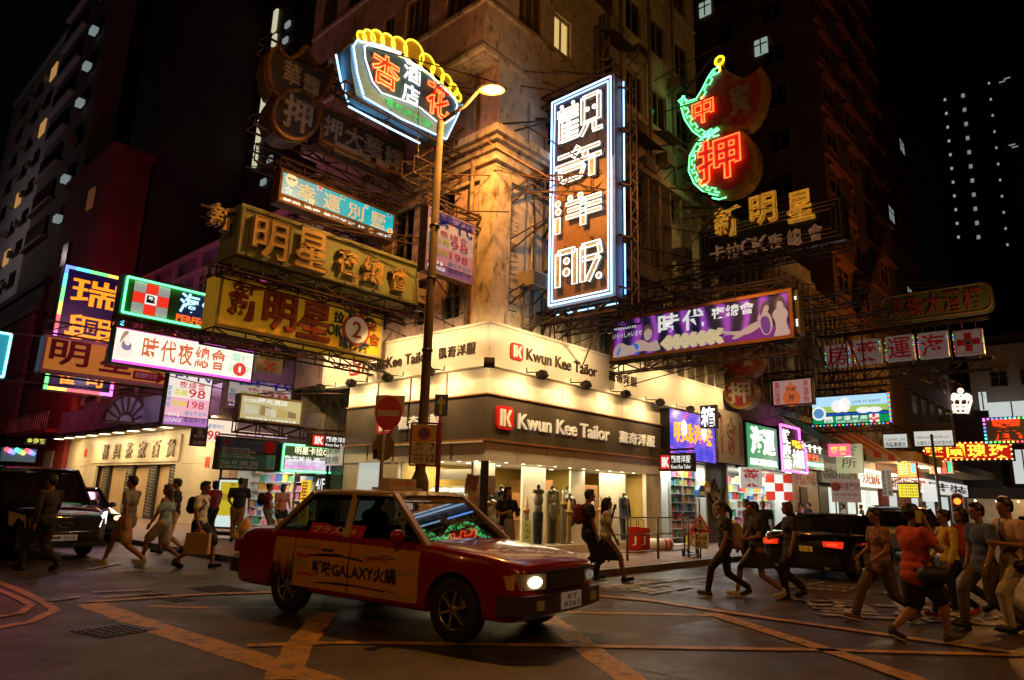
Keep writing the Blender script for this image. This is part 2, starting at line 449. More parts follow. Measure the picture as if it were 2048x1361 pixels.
# patched asphalt, tar seams and covers
TAR = mat('tar',(0.018,0.016,0.015),0.35)
for p, w in [([(310,1128),(430,1163),(560,1168)],.035),([(1080,1243),(1260,1207),(1340,1200)],.04),([(1230,1330),(1400,1361),(1500,1385)],.035),([(160,1256),(215,1252),(250,1249)],.09),([(310,1240),(375,1254)],.06),([(420,1276),(485,1270)],.05),([(860,1300),(1000,1330),(1120,1330)],.03)]:
    strip('tar_seam',p,w,TAR,0.0035)
PATCH = mat('asphalt_patch',(0.06,0.057,0.055),0.55,var=0.3,vs=20,bump=0.4,bs=60)
for q in [[(310,1128),(560,1168),(560,1120),(400,1110)],[(1080,1245),(1320,1203),(1500,1225),(1300,1260)]]:
    b = MB(); b.poly([(G(*p).x,G(*p).y,0.0018) for p in q]); tag(b.build('asphalt_patch',PATCH),kind='structure')
CAST = mat('cast_iron_cover',(0.03,0.026,0.024),0.5,0.4,var=0.3,vs=9)
def cover(px,py,lx,ly,rot,label):
    c = G(px,py); t = thing('manhole_cover',label,'manhole cover',(c.x,c.y,-0.012),rot)
    f = MB(); f.box(-lx/2,lx/2,-ly/2,ly/2,0,.02); f.build('frame',CAST,t)
    g = MB()
    for i in range(int(lx/.09)):
        for j in range(int(ly/.09)):
            x, y = -lx/2+.05+i*.09, -ly/2+.05+j*.09
            if (i+j) % 2: g.box(x-.03,x+.03,y-.012,y+.012,.02,.027)
            else: g.box(x-.012,x+.012,y-.03,y+.03,.02,.027)
    g.build('raised_pattern',CAST,t)
cover(228,1262,.62,.62,.2,'square patterned iron cover set in the road beside the thick yellow line')
cover(450,1181,.6,1.1,.1,'long checkered iron cover in the road behind the red taxi')
cover(330,1194,.3,1.2,.1,'narrow iron cover strip crossed by worn white paint')

# ================================================================== the corner building
WALL = mat('stained_render',(0.47,0.44,0.37),0.85,var=0.22,vs=2.2,dirt=(0.20,0.14,0.09),damt=0.5,dscale=5.0,streak=True,bump=0.25,bs=12)
WALLP = mat('stained_render_pinklit',(0.48,0.33,0.29),0.85,var=0.2,vs=1.6,dirt=(0.16,0.09,0.07),damt=0.5,dscale=4.5,streak=True,bump=0.2,bs=12)  # pink light on the left facade is painted into this base colour
WALLC = mat('cream_concrete_trim',(0.46,0.41,0.32),0.8,var=0.3,vs=3,dirt=(0.12,0.08,0.05),damt=0.6,dscale=3,streak=True)
DARKWIN = mat('dark_window_glass',(0.012,0.012,0.014),0.12,var=0.3,vs=3)
CURT = mat('brown_curtain',(0.10,0.055,0.03),0.8,var=0.5,vs=9)
FRAMEM = mat('window_frame_paint',(0.22,0.18,0.13),0.6,var=0.2)
PIPE = mat('old_cast_pipe',(0.26,0.22,0.17),0.6,var=0.35,vs=4,dirt=(0.10,0.05,0.03),damt=0.6)
ACM = mat('air_conditioner_casing',(0.24,0.21,0.17),0.6,var=0.25,vs=3,dirt=(0.07,0.05,0.04),damt=0.6)
bld = thing('corner_building','tall stained corner apartment block standing above the tailor shop','building',(0,0,0))
TOPZ = 27.0; LEND = 9.4; REND = 12.1; LOWEND = 24.4
def wall_rect(name,ax,c,u0,u1,z0,z1,holes,m,t=0.3,parent=bld,sign=1):
    """wall panel in plane (ax='y' -> plane y=c running in x; ax='x' -> plane x=c running in y), pierced by holes (u0,u1,z0,z1)"""
    b = MB(); us = sorted({u0,u1,*[h[0] for h in holes],*[h[1] for h in holes]}); zs = sorted({z0,z1,*[h[2] for h in holes],*[h[3] for h in holes]})
    us = [u for u in us if u0 <= u <= u1]; zs = [z for z in zs if z0 <= z <= z1]
    def P(u,z,d): return (u,c+d,z) if ax == 'y' else (c+d,u,z)
    for i in range(len(us)-1):
        for j in range(len(zs)-1):
            cu, cz = (us[i]+us[i+1])/2, (zs[j]+zs[j+1])/2
            if any(h[0] < cu < h[1] and h[2] < cz < h[3] for h in holes): continue
            b.add([P(us[i],zs[j],0),P(us[i+1],zs[j],0),P(us[i+1],zs[j+1],0),P(us[i],zs[j+1],0)],[(0,1,2,3)])
    for h in holes:
        a0, a1, b0, b1 = h; d = t*sign
        b.add([P(a0,b0,0),P(a1,b0,0),P(a1,b1,0),P(a0,b1,0),P(a0,b0,d),P(a1,b0,d),P(a1,b1,d),P(a0,b1,d)],[(0,1,5,4),(1,2,6,5),(2,3,7,6),(3,0,4,7)])
    return b.build(name,m,parent,wp=True)
def window(ax,c,h,parent,pane,mull=1,rail=0,fr=FRAMEM,depth=0.12,fw=0.05,sign=1,lit_part=None):
    u0, u1, z0, z1 = h
    def B(b,a0,a1,d0,d1,e0,e1):
        if ax == 'y': b.box(a0,a1,c+d0*sign,c+d1*sign,e0,e1)
        else: b.box(c+d0*sign,c+d1*sign,a0,a1,e0,e1)
    f = MB(); d = depth
    B(f,u0,u1,d-.03,d+.03,z0,z0+fw); B(f,u0,u1,d-.03,d+.03,z1-fw,z1)
    B(f,u0,u0+fw,d-.029,d+.029,z0+fw,z1-fw); B(f,u1-fw,u1,d-.029,d+.029,z0+fw,z1-fw)
    for i in range(mull):
        x = u0+(u1-u0)*(i+1)/(mull+1); B(f,x-fw/2,x+fw/2,d-.028,d+.028,z0+fw,z1-fw)
    for i in range(rail):
        z = z0+(z1-z0)*(i+1)/(rail+1); B(f,u0+fw,u1-fw,d-.026,d+.026,z-fw/2,z+fw/2)
    w = f.build('window',fr,parent,wp=True)
    g = MB(); B(g,u0+.01,u1-.01,d+.035,d+.05,z0+.01,z1-.01)
    g.build('pane',pane,w,wp=True)
    return w
WLIT = lit('lit_window_greenish',(0.75,0.85,0.6),0.9)
WLITY = lit('lit_window_yellow',(0.9,0.6,0.2),0.8)
# right street side, upper storeys
def fz(k): return 15.45 + 3.15*k    # window sill heights
holesR = []
for k in range(-1,4):
    z = fz(k)
    if k >= 0: holesR += [(0.75,1.85,z,z+1.75)]
    if k >= 0: holesR += [(2.42,3.3,z+.05,z+1.35)]
    if k >= 0: holesR += [(4.6,5.9,z-.1,z+1.5)]
    if k >= 0: holesR += [(8.4,9.5,z+.1,z+1.7),(10.3,11.4,z+.1,z+1.7)]
    if k >= 0: holesR += [(6.6,7.7,z+.1,z+1.6)]
holesR = [h for h in holesR if h[3] < TOPZ-.2]
wall_rect('wall','y',0.0,0.0,REND,13.6,TOPZ,holesR,WALL)
rw = random.Random(5)
for h in holesR:
    window('y',0.0,h,bld,CURT if (h[0] < 2 or rw.random() < .4) else (WLITY if (abs(h[0]-2.42) < .1 and h[2] < 16) else DARKWIN),mull=2 if h[0] < 2 else 1)
low = MB(); low.box(0.004,REND-.004,.3,9.38,TOPZ-.2,TOPZ); low.box(.3,12.0,9.0,9.38,5,TOPZ-.3); low.box(11.8,REND,.004,9.38,12.9,TOPZ-.25)
low.build('roof',WALLC,bld,wp=True)
# left street side: lower wall up to the bay, then the overhanging bay
holesL = [(1.6,2.6,8.6,10.2),(3.4,4.4,8.4,10.2),(5.4,6.5,8.6,10.2),(1.2,1.9,6.3,7.7),(2.4,3.1,6.3,7.7),(4.4,5.4,6.4,7.8),(6.9,8.0,6.4,7.8),(5.0,6.2,11.9,13.2),(2.2,3.2,11.9,13.2),(7.3,8.3,8.6,10.2)]
wall_rect('wall','x',0.0,0.0,LEND,5.0,13.6,holesL,WALLP)
for h in holesL: window('x',0.0,h,bld,DARKWIN,mull=1,rail=1)
BX = -0.65
holesB = []
for k in range(0,4):
    z = 15.35 + 3.15*k
    for (a,c_) in ((0.35,1.75),(2.5,3.7),(4.3,4.9),(5.9,7.3),(7.9,9.0)): holesB.append((a,c_,z,z+1.7))
holesB = [h for h in holesB if h[3] < TOPZ-.2]
wall_rect('wall','x',BX,0.0,LEND,13.6,TOPZ,holesB,WALLP)
for i, h in enumerate(holesB): window('x',BX,h,bld,(WLIT if i == 3 else (CURT if i % 3 != 2 else DARKWIN)),mull=3 if h[1]-h[0] > 1 else 1)
s = MB(); s.box(BX,0.0,0.0,LEND,13.55,13.6); s.box(BX-.002,-.001,-0.006,-0.0,13.6,TOPZ); s.box(BX-.0,0,LEND,LEND+.1,13.6,TOPZ)
s.build('bay_underside',WALLC,bld,wp=True)
s = MB()
for k in range(-1,4):
    z = 15.2+3.15*k
    if k >= 0: s.box(BX-.1,BX-.003,-.05,LEND,z,z+.12)
    if k >= 0: s.box(BX-.002,REND,-.08,-.007,z,z+.1)
s.box(BX-.12,BX-.004,-.1,LEND,13.62,13.75); s.box(BX-.003,1.2,-.1,-.008,13.62,13.75)
s.build('string_course',WALLC,bld,wp=True)
# stepped cornice that wraps the corner at 11 m
s = MB()
for i, (o_,z0,z1) in enumerate(((.12,10.55,10.8),(.22,10.8,10.98),(.36,10.98,11.1),(.5,11.1,11.32),(.1,10.1,10.2))):
    s.box(-o_,-.004,-o_,LEND,z0,z1-.002); s.box(-.003,3.9,-o_,-.004,z0,z1-.002)
s.build('cornice',WALLC,bld,wp=True)
# right street side, lower storeys: wall with tall pilaster fins and deep windows
holesA = []
finx = [2.1+.78*i for i in range(29)]
for i in range(3,len(finx)-1):
    for k in range(0,2 if finx[i] > 1 else 0):
        z = 6.6 + 3.1*k
        holesA.append((finx[i]+.12,finx[i+1]-.06,z,z+2.2))
holesA += [(2.2,3.0,12.0,13.2),(5.0,6.3,12.1,13.3),(7.2,8.3,12.1,13.3),(9.2,10.4,12.1,13.3)]
wall_rect('wall','y',0.0,0.0,REND,5.0,13.6,[h for h in holesA if h[1] < REND],WALL,t=.35)
wall_rect('wall','y',0.0,REND,LOWEND,5.0,13.2,[h for h in holesA if h[0] > REND and h[3] < 13],WALL,t=.35)
for i, h in enumerate(holesA):
    if h[1] < REND or h[0] > REND: window('y',0.0,h,bld,DARKWIN if rw.random() < .93 else WLITY,mull=0,rail=1,depth=.25)
for i, x in enumerate(finx[2:]):
    f = MB(); w = .09 if i % 2 else .13
    f.box(x-w/2,x+w/2,-.28,-.005,5.9,12.85); f.build('pilaster_fin',WALLC,bld,wp=True)
s = MB(); s.box(REND,LOWEND,.3,9.3,13.0,13.2); s.box(3.9,LOWEND,-.4,-.006,12.9,13.15); s.box(3.9,LOWEND,-.36,-.286,9.0,9.5); s.box(LOWEND-.2,LOWEND,.01,9.3,0,13.0)
s.box(REND,LOWEND,-.2,-.01,13.2,13.9)
s.build('floor_band',WALLC,bld,wp=True)
s = MB(); s.box(.3,LOWEND-.3,9.3,9.38,0,13.0); s.box(.32,.4,0.35,9.3,5.9,13.5); s.box(.42,LOWEND-.3,.5,.55,5.9,13.0); s.build('inner_wall',WALLC,bld,wp=True)
# drain pipes
for pts, r in [([(3.9,-.16,11.3),(3.9,-.16,13.9),(4.55,-.16,15.1),(4.55,-.16,17.4)],.09),([(4.3,-.16,11.6),(4.3,-.16,14.1),(4.85,-.16,15.0),(4.85,-.16,18)],.08),
               ([(4.55,-.2,16.1),(5.1,-.2,16.4),(5.2,-.2,18.5)],.06),([(6.1,-.12,13.3),(6.1,-.12,20)],.06),([(8.05,-.12,13.3),(8.05,-.12,22)],.07),
               ([(3.3,-.1,5.9),(3.3,-.1,10.5)],.05),([(1.2,-.08,6.1),(1.2,-.08,7.4),(1.5,-.08,7.5),(1.5,-.08,9.4)],.03),([(-.08,4.8,5.9),(-.08,4.8,13.5)],.06),([(-.1,.8,5.9),(-.1,.8,13.5)],.07),([(9.9,-.12,13.3),(9.9,-.12,24)],.05)]:
    b = MB(); b.tube(pts,r,8); b.build('drain_pipe',PIPE,bld,wp=True)
def air_con(par,c,ax,w=.62,h=.42,d=.5):
    b = MB()
    if ax == 'y': b.box(c[0]-w/2,c[0]+w/2,c[1]-d,c[1],c[2],c[2]+h)
    else: b.box(c[0]-d,c[0],c[1]-w/2,c[1]+w/2,c[2],c[2]+h)
    o = b.build('air_conditioner',ACM,par,wp=True)
    g = MB()
    for i in range(7):
        z = c[2]+.05+i*.05
        if ax == 'y': g.box(c[0]-w/2+.04,c[0]+w/2-.04,c[1]-d-.012,c[1]-d-.001,z,z+.022)
        else: g.box(c[0]-d-.012,c[0]-d-.001,c[1]-w/2+.04,c[1]+w/2-.04,z,z+.022)
    g.build('grille',DARKMETAL,o,wp=True)
    k = MB()
    if ax == 'y':
        for q in (-w/2,w/2): k.bar((c[0]+q,c[1]-d,c[2]-.01),(c[0]+q,c[1],c[2]-.35),.03)
    else:
        for q in (-w/2,w/2): k.bar((c[0]-d,c[1]+q,c[2]-.01),(c[0],c[1]+q,c[2]-.35),.03)
    k.build('bracket',IRON,o,wp=True)
for c in [(BX,4.6,15.6),(BX,7.6,16.0),(0,4.9,9.2),(0,2.9,6.9),(0,6.2,7.2)]: air_con(bld,c,'x')
for c in [(5.3,0,13.0),(6.9,0,14.3),(7.4,0,13.1),(8.9,0,13.9),(10.9,0,14.2),(6.2,-.3,11.0),(9.4,-.3,10.2),(11.2,-.3,8.1),(13.6,-.3,11.3),(15.6,-.3,8.4),(18.1,-.3,11.0),(7.0,0,17.4),(9.9,0,17.6),(20.5,-.3,9.4)]: air_con(bld,c,'y')
# awnings of corrugated sheet and clutter on the wall
for (x0,x1,z) in ((4.7,6.2,17.1),(6.6,8.0,14.0),(8.3,9.6,14.9),(10.2,11.5,17.4)):
    b = MB(); b.add([(x0,-.01,z+.3),(x1,-.01,z+.3),(x1,-.75,z),(x0,-.75,z),(x0,-.01,z+.26),(x1,-.01,z+.26),(x1,-.75,z-.04),(x0,-.75,z-.04)],[(0,3,2,1),(4,5,6,7),(0,1,5,4),(2,3,7,6),(1,2,6,5),(3,0,4,7)])
    b.build('window_awning',IRON,bld,wp=True)
b = MB(); rb = random.Random(11)
for i in range(26):
    x = rb.uniform(2.5,23.5); z = rb.uniform(6.2,12.4); l = rb.uniform(.5,2.2)
    if rb.random() < .5: b.tube([(x,-.3,z),(x,-.3,z+l)],.018,4)
    else: b.tube([(x,-.31,z),(x+l,-.31,z+rb.uniform(-.2,.2))],.015,4)
for i in range(22):
    y = rb.uniform(.4,9.0); z = rb.uniform(6.2,12.8); l = rb.uniform(.6,2.2)
    if rb.random() < .5: b.tube([(-.06,y,z),(-.06,y,z+l)],.018,4)
    else: b.tube([(-.07,y,z),(-.07,y+l*.6,z+rb.uniform(-.2,.2))],.015,4)
for i in range(14):   # clamps and cable runs on the pier at the corner
    z = 6.4+.33*i; b.tube([(-.05,-.05,z),(.9,-.05,z+rb.uniform(-.15,.15))],.012,4)
for i in range(9):
    x = rb.uniform(.2,3.4); b.tube([(x,-.04,6),(x+rb.uniform(-.1,.1),-.04,9+rb.random()*4)],.012,4)
b.build('cable',BLACK,bld,wp=True)
b = MB(); b.box(-.1,.55,-.1,-.004,5.95,10.1); b.box(-.1,-.004,-.003,.5,5.95,10.1); b.build('corner_pier',WALLC,bld,wp=True)

# rusted lattice arms left on the walls, some without a sign
def lattice(label,p,q,h=.5,w=.5,ax='x'):
    t = thing('rusted_lattice_arm',label,'steel frame',p); P, Q = Vector(p), Vector(q); d = Q-P; n = max(3,int(d.length/.55)); s = Vector((0,w,0)) if ax == 'x' else Vector((w,0,0)); z = Vector((0,0,h)); b = MB(); O = Vector((0,0,0))
    for o in (O,s,z,s+z): b.bar(o,d+o,.04)
    for i in range(n):
        a, c = d*(i/n), d*((i+1)/n)
        for o in (O,s): b.bar(a+o,c+o+z,.025) if i % 2 else b.bar(a+o+z,c+o,.025); b.bar(c+o,c+o+z,.025)
        b.bar(a,c+s,.02); b.bar(a+z,c+s+z,.02)
    b.build('lattice',IRON,t); k = MB(); k.bar(d*.9+z,Vector((0,.0,h+1.6)),.03); k.bar(d*.6,s*2.2+Vector((0,0,-1.2)),.03); k.bar(d*.95,-s*2.5+Vector((0,0,.2)),.025); k.build('stay',IRON,t)
for l, p, q, ax in (('rusted lattice arm just below the unlit pawn sign',(-.05,4.6,10.2),(-4.6,4.6,10.2),'x'),('rusted lattice arm between the teal box and the corner',(-.05,4.9,8.9),(-3.0,4.9,8.9),'x'),('rusted lattice arm at the height of the olive sign foot',(-.05,3.75,6.9),(-2.6,3.75,6.9),'x'),('short rusted lattice arm above the price light box',(-.05,1.3,9.9),(-1.8,1.3,9.9),'x'),('lattice arm behind the yellow karaoke sign',(-.05,5.4,6.6),(-5.0,5.4,6.9),'x'),
    ('rusted lattice arm from the cornice to the blue neon sign',(1.1,-.05,10.0),(1.9,-2.6,9.6),'y'),('low rusted lattice arm beside the blue neon sign foot',(2.6,-.05,6.2),(2.6,-2.6,6.2),'y'),('lattice arm behind the purple billboard',(6.2,-.05,7.9),(6.2,-4.2,7.9),'y'),('lattice arm beneath the pawn neon sign',(9.0,-.05,9.4),(9.0,-4.5,9.4),'y'),('lattice arm below the black karaoke sign',(12.2,-.3,8.4),(12.2,-6.0,8.4),'y'),('long lattice arm reaching toward the pink light box',(16.4,-.3,8.6),(16.4,-6.2,8.6),'y')): lattice(l,p,q,ax=ax)
for c in [(1.4,0,7.2),(3.2,0,8.6),(1.9,0,17.3)]: air_con(bld,c,'y')
# ================================================================== the tailor's shop at the foot of the building
CREAM = mat('cream_fascia_panel',(0.74,0.69,0.58),0.35,var=0.06,vs=1)
BROWNP = mat('brown_sign_panel',(0.085,0.066,0.045),0.32,var=0.1,vs=1)
TRIM = mat('copper_trim',(0.45,0.22,0.09),0.35,0.5)
CREAMW = mat('cream_tile',(0.68,0.63,0.52),0.4,var=0.08,vs=2)
LETB = mat('dark_letter',(0.035,0.016,0.008),0.5)
LETW = mat('cream_letter',(0.85,0.78,0.62),0.4,emit=0.22)
REDL = mat('red_logo',(0.62,0.02,0.015),0.35)
WHL = mat('white_logo',(0.9,0.88,0.82),0.4)
shop = thing('tailor_shop',"bright cream and brown tailor's shopfront wrapping round the street corner",'shop',(0,0,0))
RL, RR2 = 7.0, 12.6      # extents along the left and the right street
OF = 0.30
def band(name,o,z0,z1,lx,rx,m,pw,gap=.008,th=.08,names='fascia_panel'):
    n1 = max(1,round((rx+o)/pw)); w = (rx+o)/n1
    for i in range(n1):
        b = MB(); b.box(-o+w*i+(gap if i else 0),-o+w*(i+1)-gap,-o,-o+th,z0,z1); b.build(names,m,shop,wp=True)
    n2 = max(1,round((lx+o)/pw)); w = (lx+o)/n2
    for i in range(n2):
        b = MB(); b.box(-o,-o+th,-o+th+.002+w*i,-o+w*(i+1)-gap,z0,z1); b.build(names,m,shop,wp=True)
band('u',.42,4.74,5.80,RL,RR2,CREAM,2.25)
band('m',.16,4.06,4.74,5.8,12.0,CREAMW,1.5,names='wall_panel')
band('d',.20,2.96,4.05,5.8,8.2,BROWNP,3.4,names='sign_panel')
band('s',.17,2.42,2.93,5.8,8.2,CREAMW,1.25,names='wall_panel')
b = MB()
b.box(-.27,8.2,-.27,-.19,2.90,2.955); b.box(-.27,-.19,-.188,5.8,2.90,2.955)
b.box(-.26,8.2,-.26,-.19,4.052,4.085); b.box(-.26,-.19,-.188,5.8,4.052,4.085)
b.build('copper_moulding',TRIM,shop,wp=True)
b = MB(); b.box(-.45,RR2,-.45,-.0,5.80,5.87); b.box(-.449,0,.001,RL,5.80,5.869); b.box(-.418,RR2,-.34,-.01,4.76,4.80); b.box(-.34,-.01,.0,RL,4.76,4.80); b.build('capping',CREAMW,shop,wp=True)
b = MB(); b.box(-.3,8.2,-.165,4.2,2.86,2.90) ; b.build('shop_ceiling_slab',CREAMW,shop,wp=True)
def logo(par,x0,x1,z0,z1,y,th,ax='y',m1=REDL,m2=WHL):
    """red rounded square with a white block K"""
    b = MB(); w = x1-x0; h = z1-z0; r = .2*w; pts = []
    for (cx_,cz_,a0) in ((x1-r,z1-r,0),(x0+r,z1-r,90),(x0+r,z0+r,180),(x1-r,z0+r,270)):
        for i in range(5):
            a = math.radians(a0+22.5*i); pts.append((cx_+r*math.cos(a),cz_+r*math.sin(a)))
    b.prism(pts[::-1],y-th,y); o = b.build('logo_plate',m1,par)
    k = MB(); U = lambda u, v: (x0+w*u,z0+h*v)
    k.prism([U(.18,.14),U(.36,.14),U(.36,.86),U(.18,.86)][::-1],y-th-.012,y-th-.001)
    k.prism([U(.40,.14),U(.40,.86),U(.52,.86),U(.52,.14)],y-th-.012,y-th-.001)
    k.prism([U(.53,.50),U(.72,.86),U(.88,.86),U(.70,.52),U(.88,.14),U(.70,.14)],y-th-.012,y-th-.001)
    k.build('logo_letter',m2,o); return o
def face_frame(ax,d):
    """empty-less frame: returns a child empty? kept as rotation for lettering on the left face"""
    return d
def place_on(o,face,off,u0=0.0):
    """move a part built in (x along face, z up, front -y) on to a shop face"""
    if face == 'R': o.location = (u0,off,0)
    else: o.location = (off,u0,0); o.rotation_euler = (0,0,-math.pi/2)
# lettering; on the left face x runs from the far end towards the corner
def face_lettering(face,off,parts,parent=shop):
    for (kind,s,x0,x1,z0,z1,m,d,bold) in parts:
        if kind == 'logo':
            o = logo(parent,x0,x1,z0,z1,0,d)
            place_on(o,face,off)
        elif kind == 'chars':
            w = (x1-x0)/len(s)
            for i, ch in enumerate(s):
                b = MB(); b.text(ch,x0+w*i+.06*w,x0+w*(i+.94),z0,z1,0,d,bold); o = b.build('character',m,parent); place_on(o,face,off)
        else:
            b = MB(); b.text(s,x0,x1,z0,z1,0,d,bold,res=3); o = b.build('lettering',m,parent); place_on(o,face,off)
# pixel-measured extents on the planes of the bands
def xR(px,py,off): return HY(px,py,off).x
def zR(px,py,off): return HY(px,py,off).z
def xL(px,py,off): return -HX(px,py,off).y
face_lettering('R',-.425,[('logo','',xR(1020,715,-.425),xR(1045,715,-.425),5.02,5.46,None,.03,0),
    ('word','Kwun Kee Tailor',xR(1052,730,-.425),xR(1193,760,-.425),5.09,5.41,LETB,.03,.022),
    ('chars','觀奇洋服',xR(1216,765,-.425),xR(1274,775,-.425),5.10,5.40,LETB,.03,.02)])
face_lettering('L',-.425,[('logo','',xL(700,740,-.425),xL(720,740,-.425),5.03,5.45,None,.03,0),
    ('word','Kwun Kee Tailor',xL(726,735,-.425),xL(861,720,-.425),5.07,5.38,LETB,.03,.022),
    ('chars','觀奇洋服',xL(877,710,-.425),xL(952,700,-.425),5.08,5.38,LETB,.03,.02)])
face_lettering('R',-.205,[('logo','',xR(990,840,-.205),xR(1024,842,-.205),3.22,3.82,None,.06,0),
    ('word','Kwun Kee Tailor',xR(1035,850,-.205),xR(1217,875,-.205),3.30,3.70,LETW,.05,.03),
    ('chars','觀奇洋服',xR(1236,880,-.205),xR(1309,890,-.205),3.30,3.66,LETW,.05,.03)])
face_lettering('L',-.205,[('logo','',xL(757,850,-.205),xL(785,850,-.205),3.22,3.72,None,.06,0),
    ('chars','觀奇洋服',xL(798,842,-.205),xL(882,842,-.205),3.30,3.66,LETW,.05,.03)])
# floodlights under the fascia
FLH = mat('flood_housing',(0.03,0.025,0.02),0.5,0.4)
FLG = lit('flood_glass',WARM,6.0)
floods = [('R',x) for x in (1.0,2.9,4.9,6.9,8.9,10.9)] + [('L',y) for y in (1.2,2.9,4.6,6.2)] + [('C',0)]
def floodlight(face,u,z=4.64,up=False,off=.95,watt=85):
    if face == 'R': p = (u,-off,z); dirv = Vector((0,1,-.55)); arm = (u,-.42,z+.12)
    elif face == 'L': p = (-off,u,z); dirv = Vector((1,0,-.55)); arm = (-.42,u,z+.12)
    else: p = (-off,-off,z); dirv = Vector((.7,.7,-.55)); arm = (-.42,-.42,z+.12)
    o = MB(); o.box(-.13,.13,-.09,.09,-.08,.08);
    for i in range(5): o.box(-.12,.12,-.12,-.09,-.07+.033*i,-.06+.033*i)
    h = o.build('floodlight',FLH,shop); h.location = p
    h.rotation_euler = dirv.to_track_quat('Y','Z').to_euler()
    g = MB(); g.box(-.11,.11,.091,.1,-.065,.065); g.build('lamp_glass',FLG,h)
    a = MB(); a.bar(arm,(p[0],p[1],p[2]+.08),.03); a.bar((arm[0],arm[1],arm[2]),(arm[0],arm[1],arm[2]+.12),.03); a.build('lamp_arm',FLH,shop,wp=True)
    q = Vector(p) + dirv.normalized()*.13
    lamp('SPOT','floodlight_beam',q,watt,WARM,.08,target=q+dirv,spot=140,blend=.9)
floods_ = [floodlight(f,u) for f,u in floods]
# small floodlights standing on the capping and washing the upper fascia
for (x,y,tx,ty) in [(x,-1.7,x,-.42) for x in (.9,3.0,5.2,7.6,10.0,12.0)] + [(-1.7,y,-.42,y) for y in (.9,2.9,4.9,6.4)]:
    b = MB(); b.bar((tx,ty,5.9),(x,y,6.12),.025); b.box(x-.09,x+.09,y-.07,y+.07,6.04,6.16); b.build('wash_light',FLH,shop,wp=True)
    lamp('SPOT','wash_light_beam',(x,y,6.0),235,WARM,.07,target=(tx,ty,5.0),spot=140,blend=1.0)
# --- shop windows
GL = glass('shop_glass',(0.96,0.97,0.95),0.03)
SFLOOR = mat('shop_floor',(0.35,0.28,0.2),0.3,var=0.1)
SHOPW = mat('shop_wall_cream',(0.62,0.55,0.42),0.5,var=0.05)
SHOPY = mat('shop_wall_mustard',(0.42,0.27,0.05),0.5,var=0.1)
SHOPB = mat('shop_wood',(0.35,0.16,0.05),0.45,var=0.25,vs=4)
POST = mat('shop_corner_post',(0.06,0.045,0.035),0.25,0.6)
b = MB(); b.box(-.14,8.2,-.14,5.8,.131,.24); b.build('shop_floor',SFLOOR,shop,wp=True)
b = MB(); b.box(-.16,8.2,-.16,-.10,.135,.34); b.box(-.16,-.10,-.098,5.8,.135,.34); b.build('plinth',CREAMW,shop,wp=True)
b = MB(); b.box(-.19,-.05,-.19,-.05,.14,2.42); b.build('corner_post',POST,shop,wp=True)
for (x0,x1) in ((-.05,1.9),(1.92,3.75),(3.77,5.6),(5.62,7.25)):
    g = MB(); g.box(x0,x1,-.135,-.125,.34,2.42); g.build('shop_window',GL,shop,wp=True)
for (y0,y1) in ((-.05,1.75),(1.77,3.2)):
    g = MB(); g.box(-.135,-.125,y0,y1,.34,2.42); g.build('shop_window',GL,shop,wp=True)
for q in ((-.15,-.02,3.2,3.9),(-.15,-.02,5.1,5.8),(7.3,8.2,-.15,-.02)): b = MB(); b.box(*q,.24,2.42); b.build('window_pier',SHOPW,shop,wp=True)
b = MB(); b.box(-.1,-.03,3.9,5.1,.24,2.42); b.build('frosted_panel',lit('frosted_panel',(.75,.8,.72),.55),shop,wp=True)
b = MB(); b.box(-.05,8.1,3.2,3.25,.24,2.86); b.box(5.0,5.05,.9,3.2,.24,2.86); b.box(8.12,8.18,0,3.2,.24,2.86); b.build('back_wall',SHOPY,shop,wp=True)
for (x0,x1,y0,y1) in ((.15,.95,.55,.62),(2.3,3.3,.75,.82),(4.3,5.0,.6,.67),(6.0,7.4,.7,.77)):
    b = MB(); b.box(x0,x1,y0,y1,.24,2.42); b.build('display_wall',SHOPW,shop,wp=True)
b = MB(); b.box(4.15,4.2,1.2,2.9,.24,2.1); b.box(5.2,5.9,.75,.8,.24,2.0); b.box(3.5,4.2,2.2,2.3,.9,1.7); b.build('wood_panel',SHOPB,shop,wp=True)
b = MB(); b.box(-.1,8.1,-.05,3.2,2.44,2.47); b.build('ceiling',WHITEP,shop,wp=True)
DL = lit('downlight',(1,.9,.7),9.0)
for i in range(11):
    b = MB(); x = .3+.68*i; b.lathe([(.045,2.432),(.05,2.438)],(x,.18,0),12); b.build('downlight',DL,shop,wp=True)
for i in range(4):
    b = MB(); b.lathe([(.06,2.43),(.06,2.438)],(1.0+1.2*i,1.6,0),12); b.build('downlight',DL,shop,wp=True)
for i in range(5):
    b = MB(); b.lathe([(.045,2.432),(.05,2.438)],(.2,.5+.65*i,0),12); b.build('downlight',DL,shop,wp=True)
lamp('AREA','shop_ceiling_light',(2.2,1.0,2.40),170,(1,.82,.52),4.0,target=(2.2,.9,0),sy=1.6)
lamp('AREA','shop_ceiling_light',(6.2,.6,2.40),120,(1,.82,.52),2.6,target=(6.2,.5,0),sy=1.0)
lamp('AREA','shop_ceiling_light',(.9,2.4,2.40),60,(1,.86,.6),1.4,target=(.8,2.4,0),sy=1.4)
for x in (.5,1.3,2.7,3.4,4.6,6.6): lamp('SPOT','display_spot',(x,.15,2.38),30,WARM,.05,target=(x,.5,.6),spot=85,blend=.6)
# mirror strip with the shop's name above the rail
b = MB(); b.box(.4,.42,.55,2.2,1.98,2.25); b.build('name_board',SHOPW,shop,wp=True)
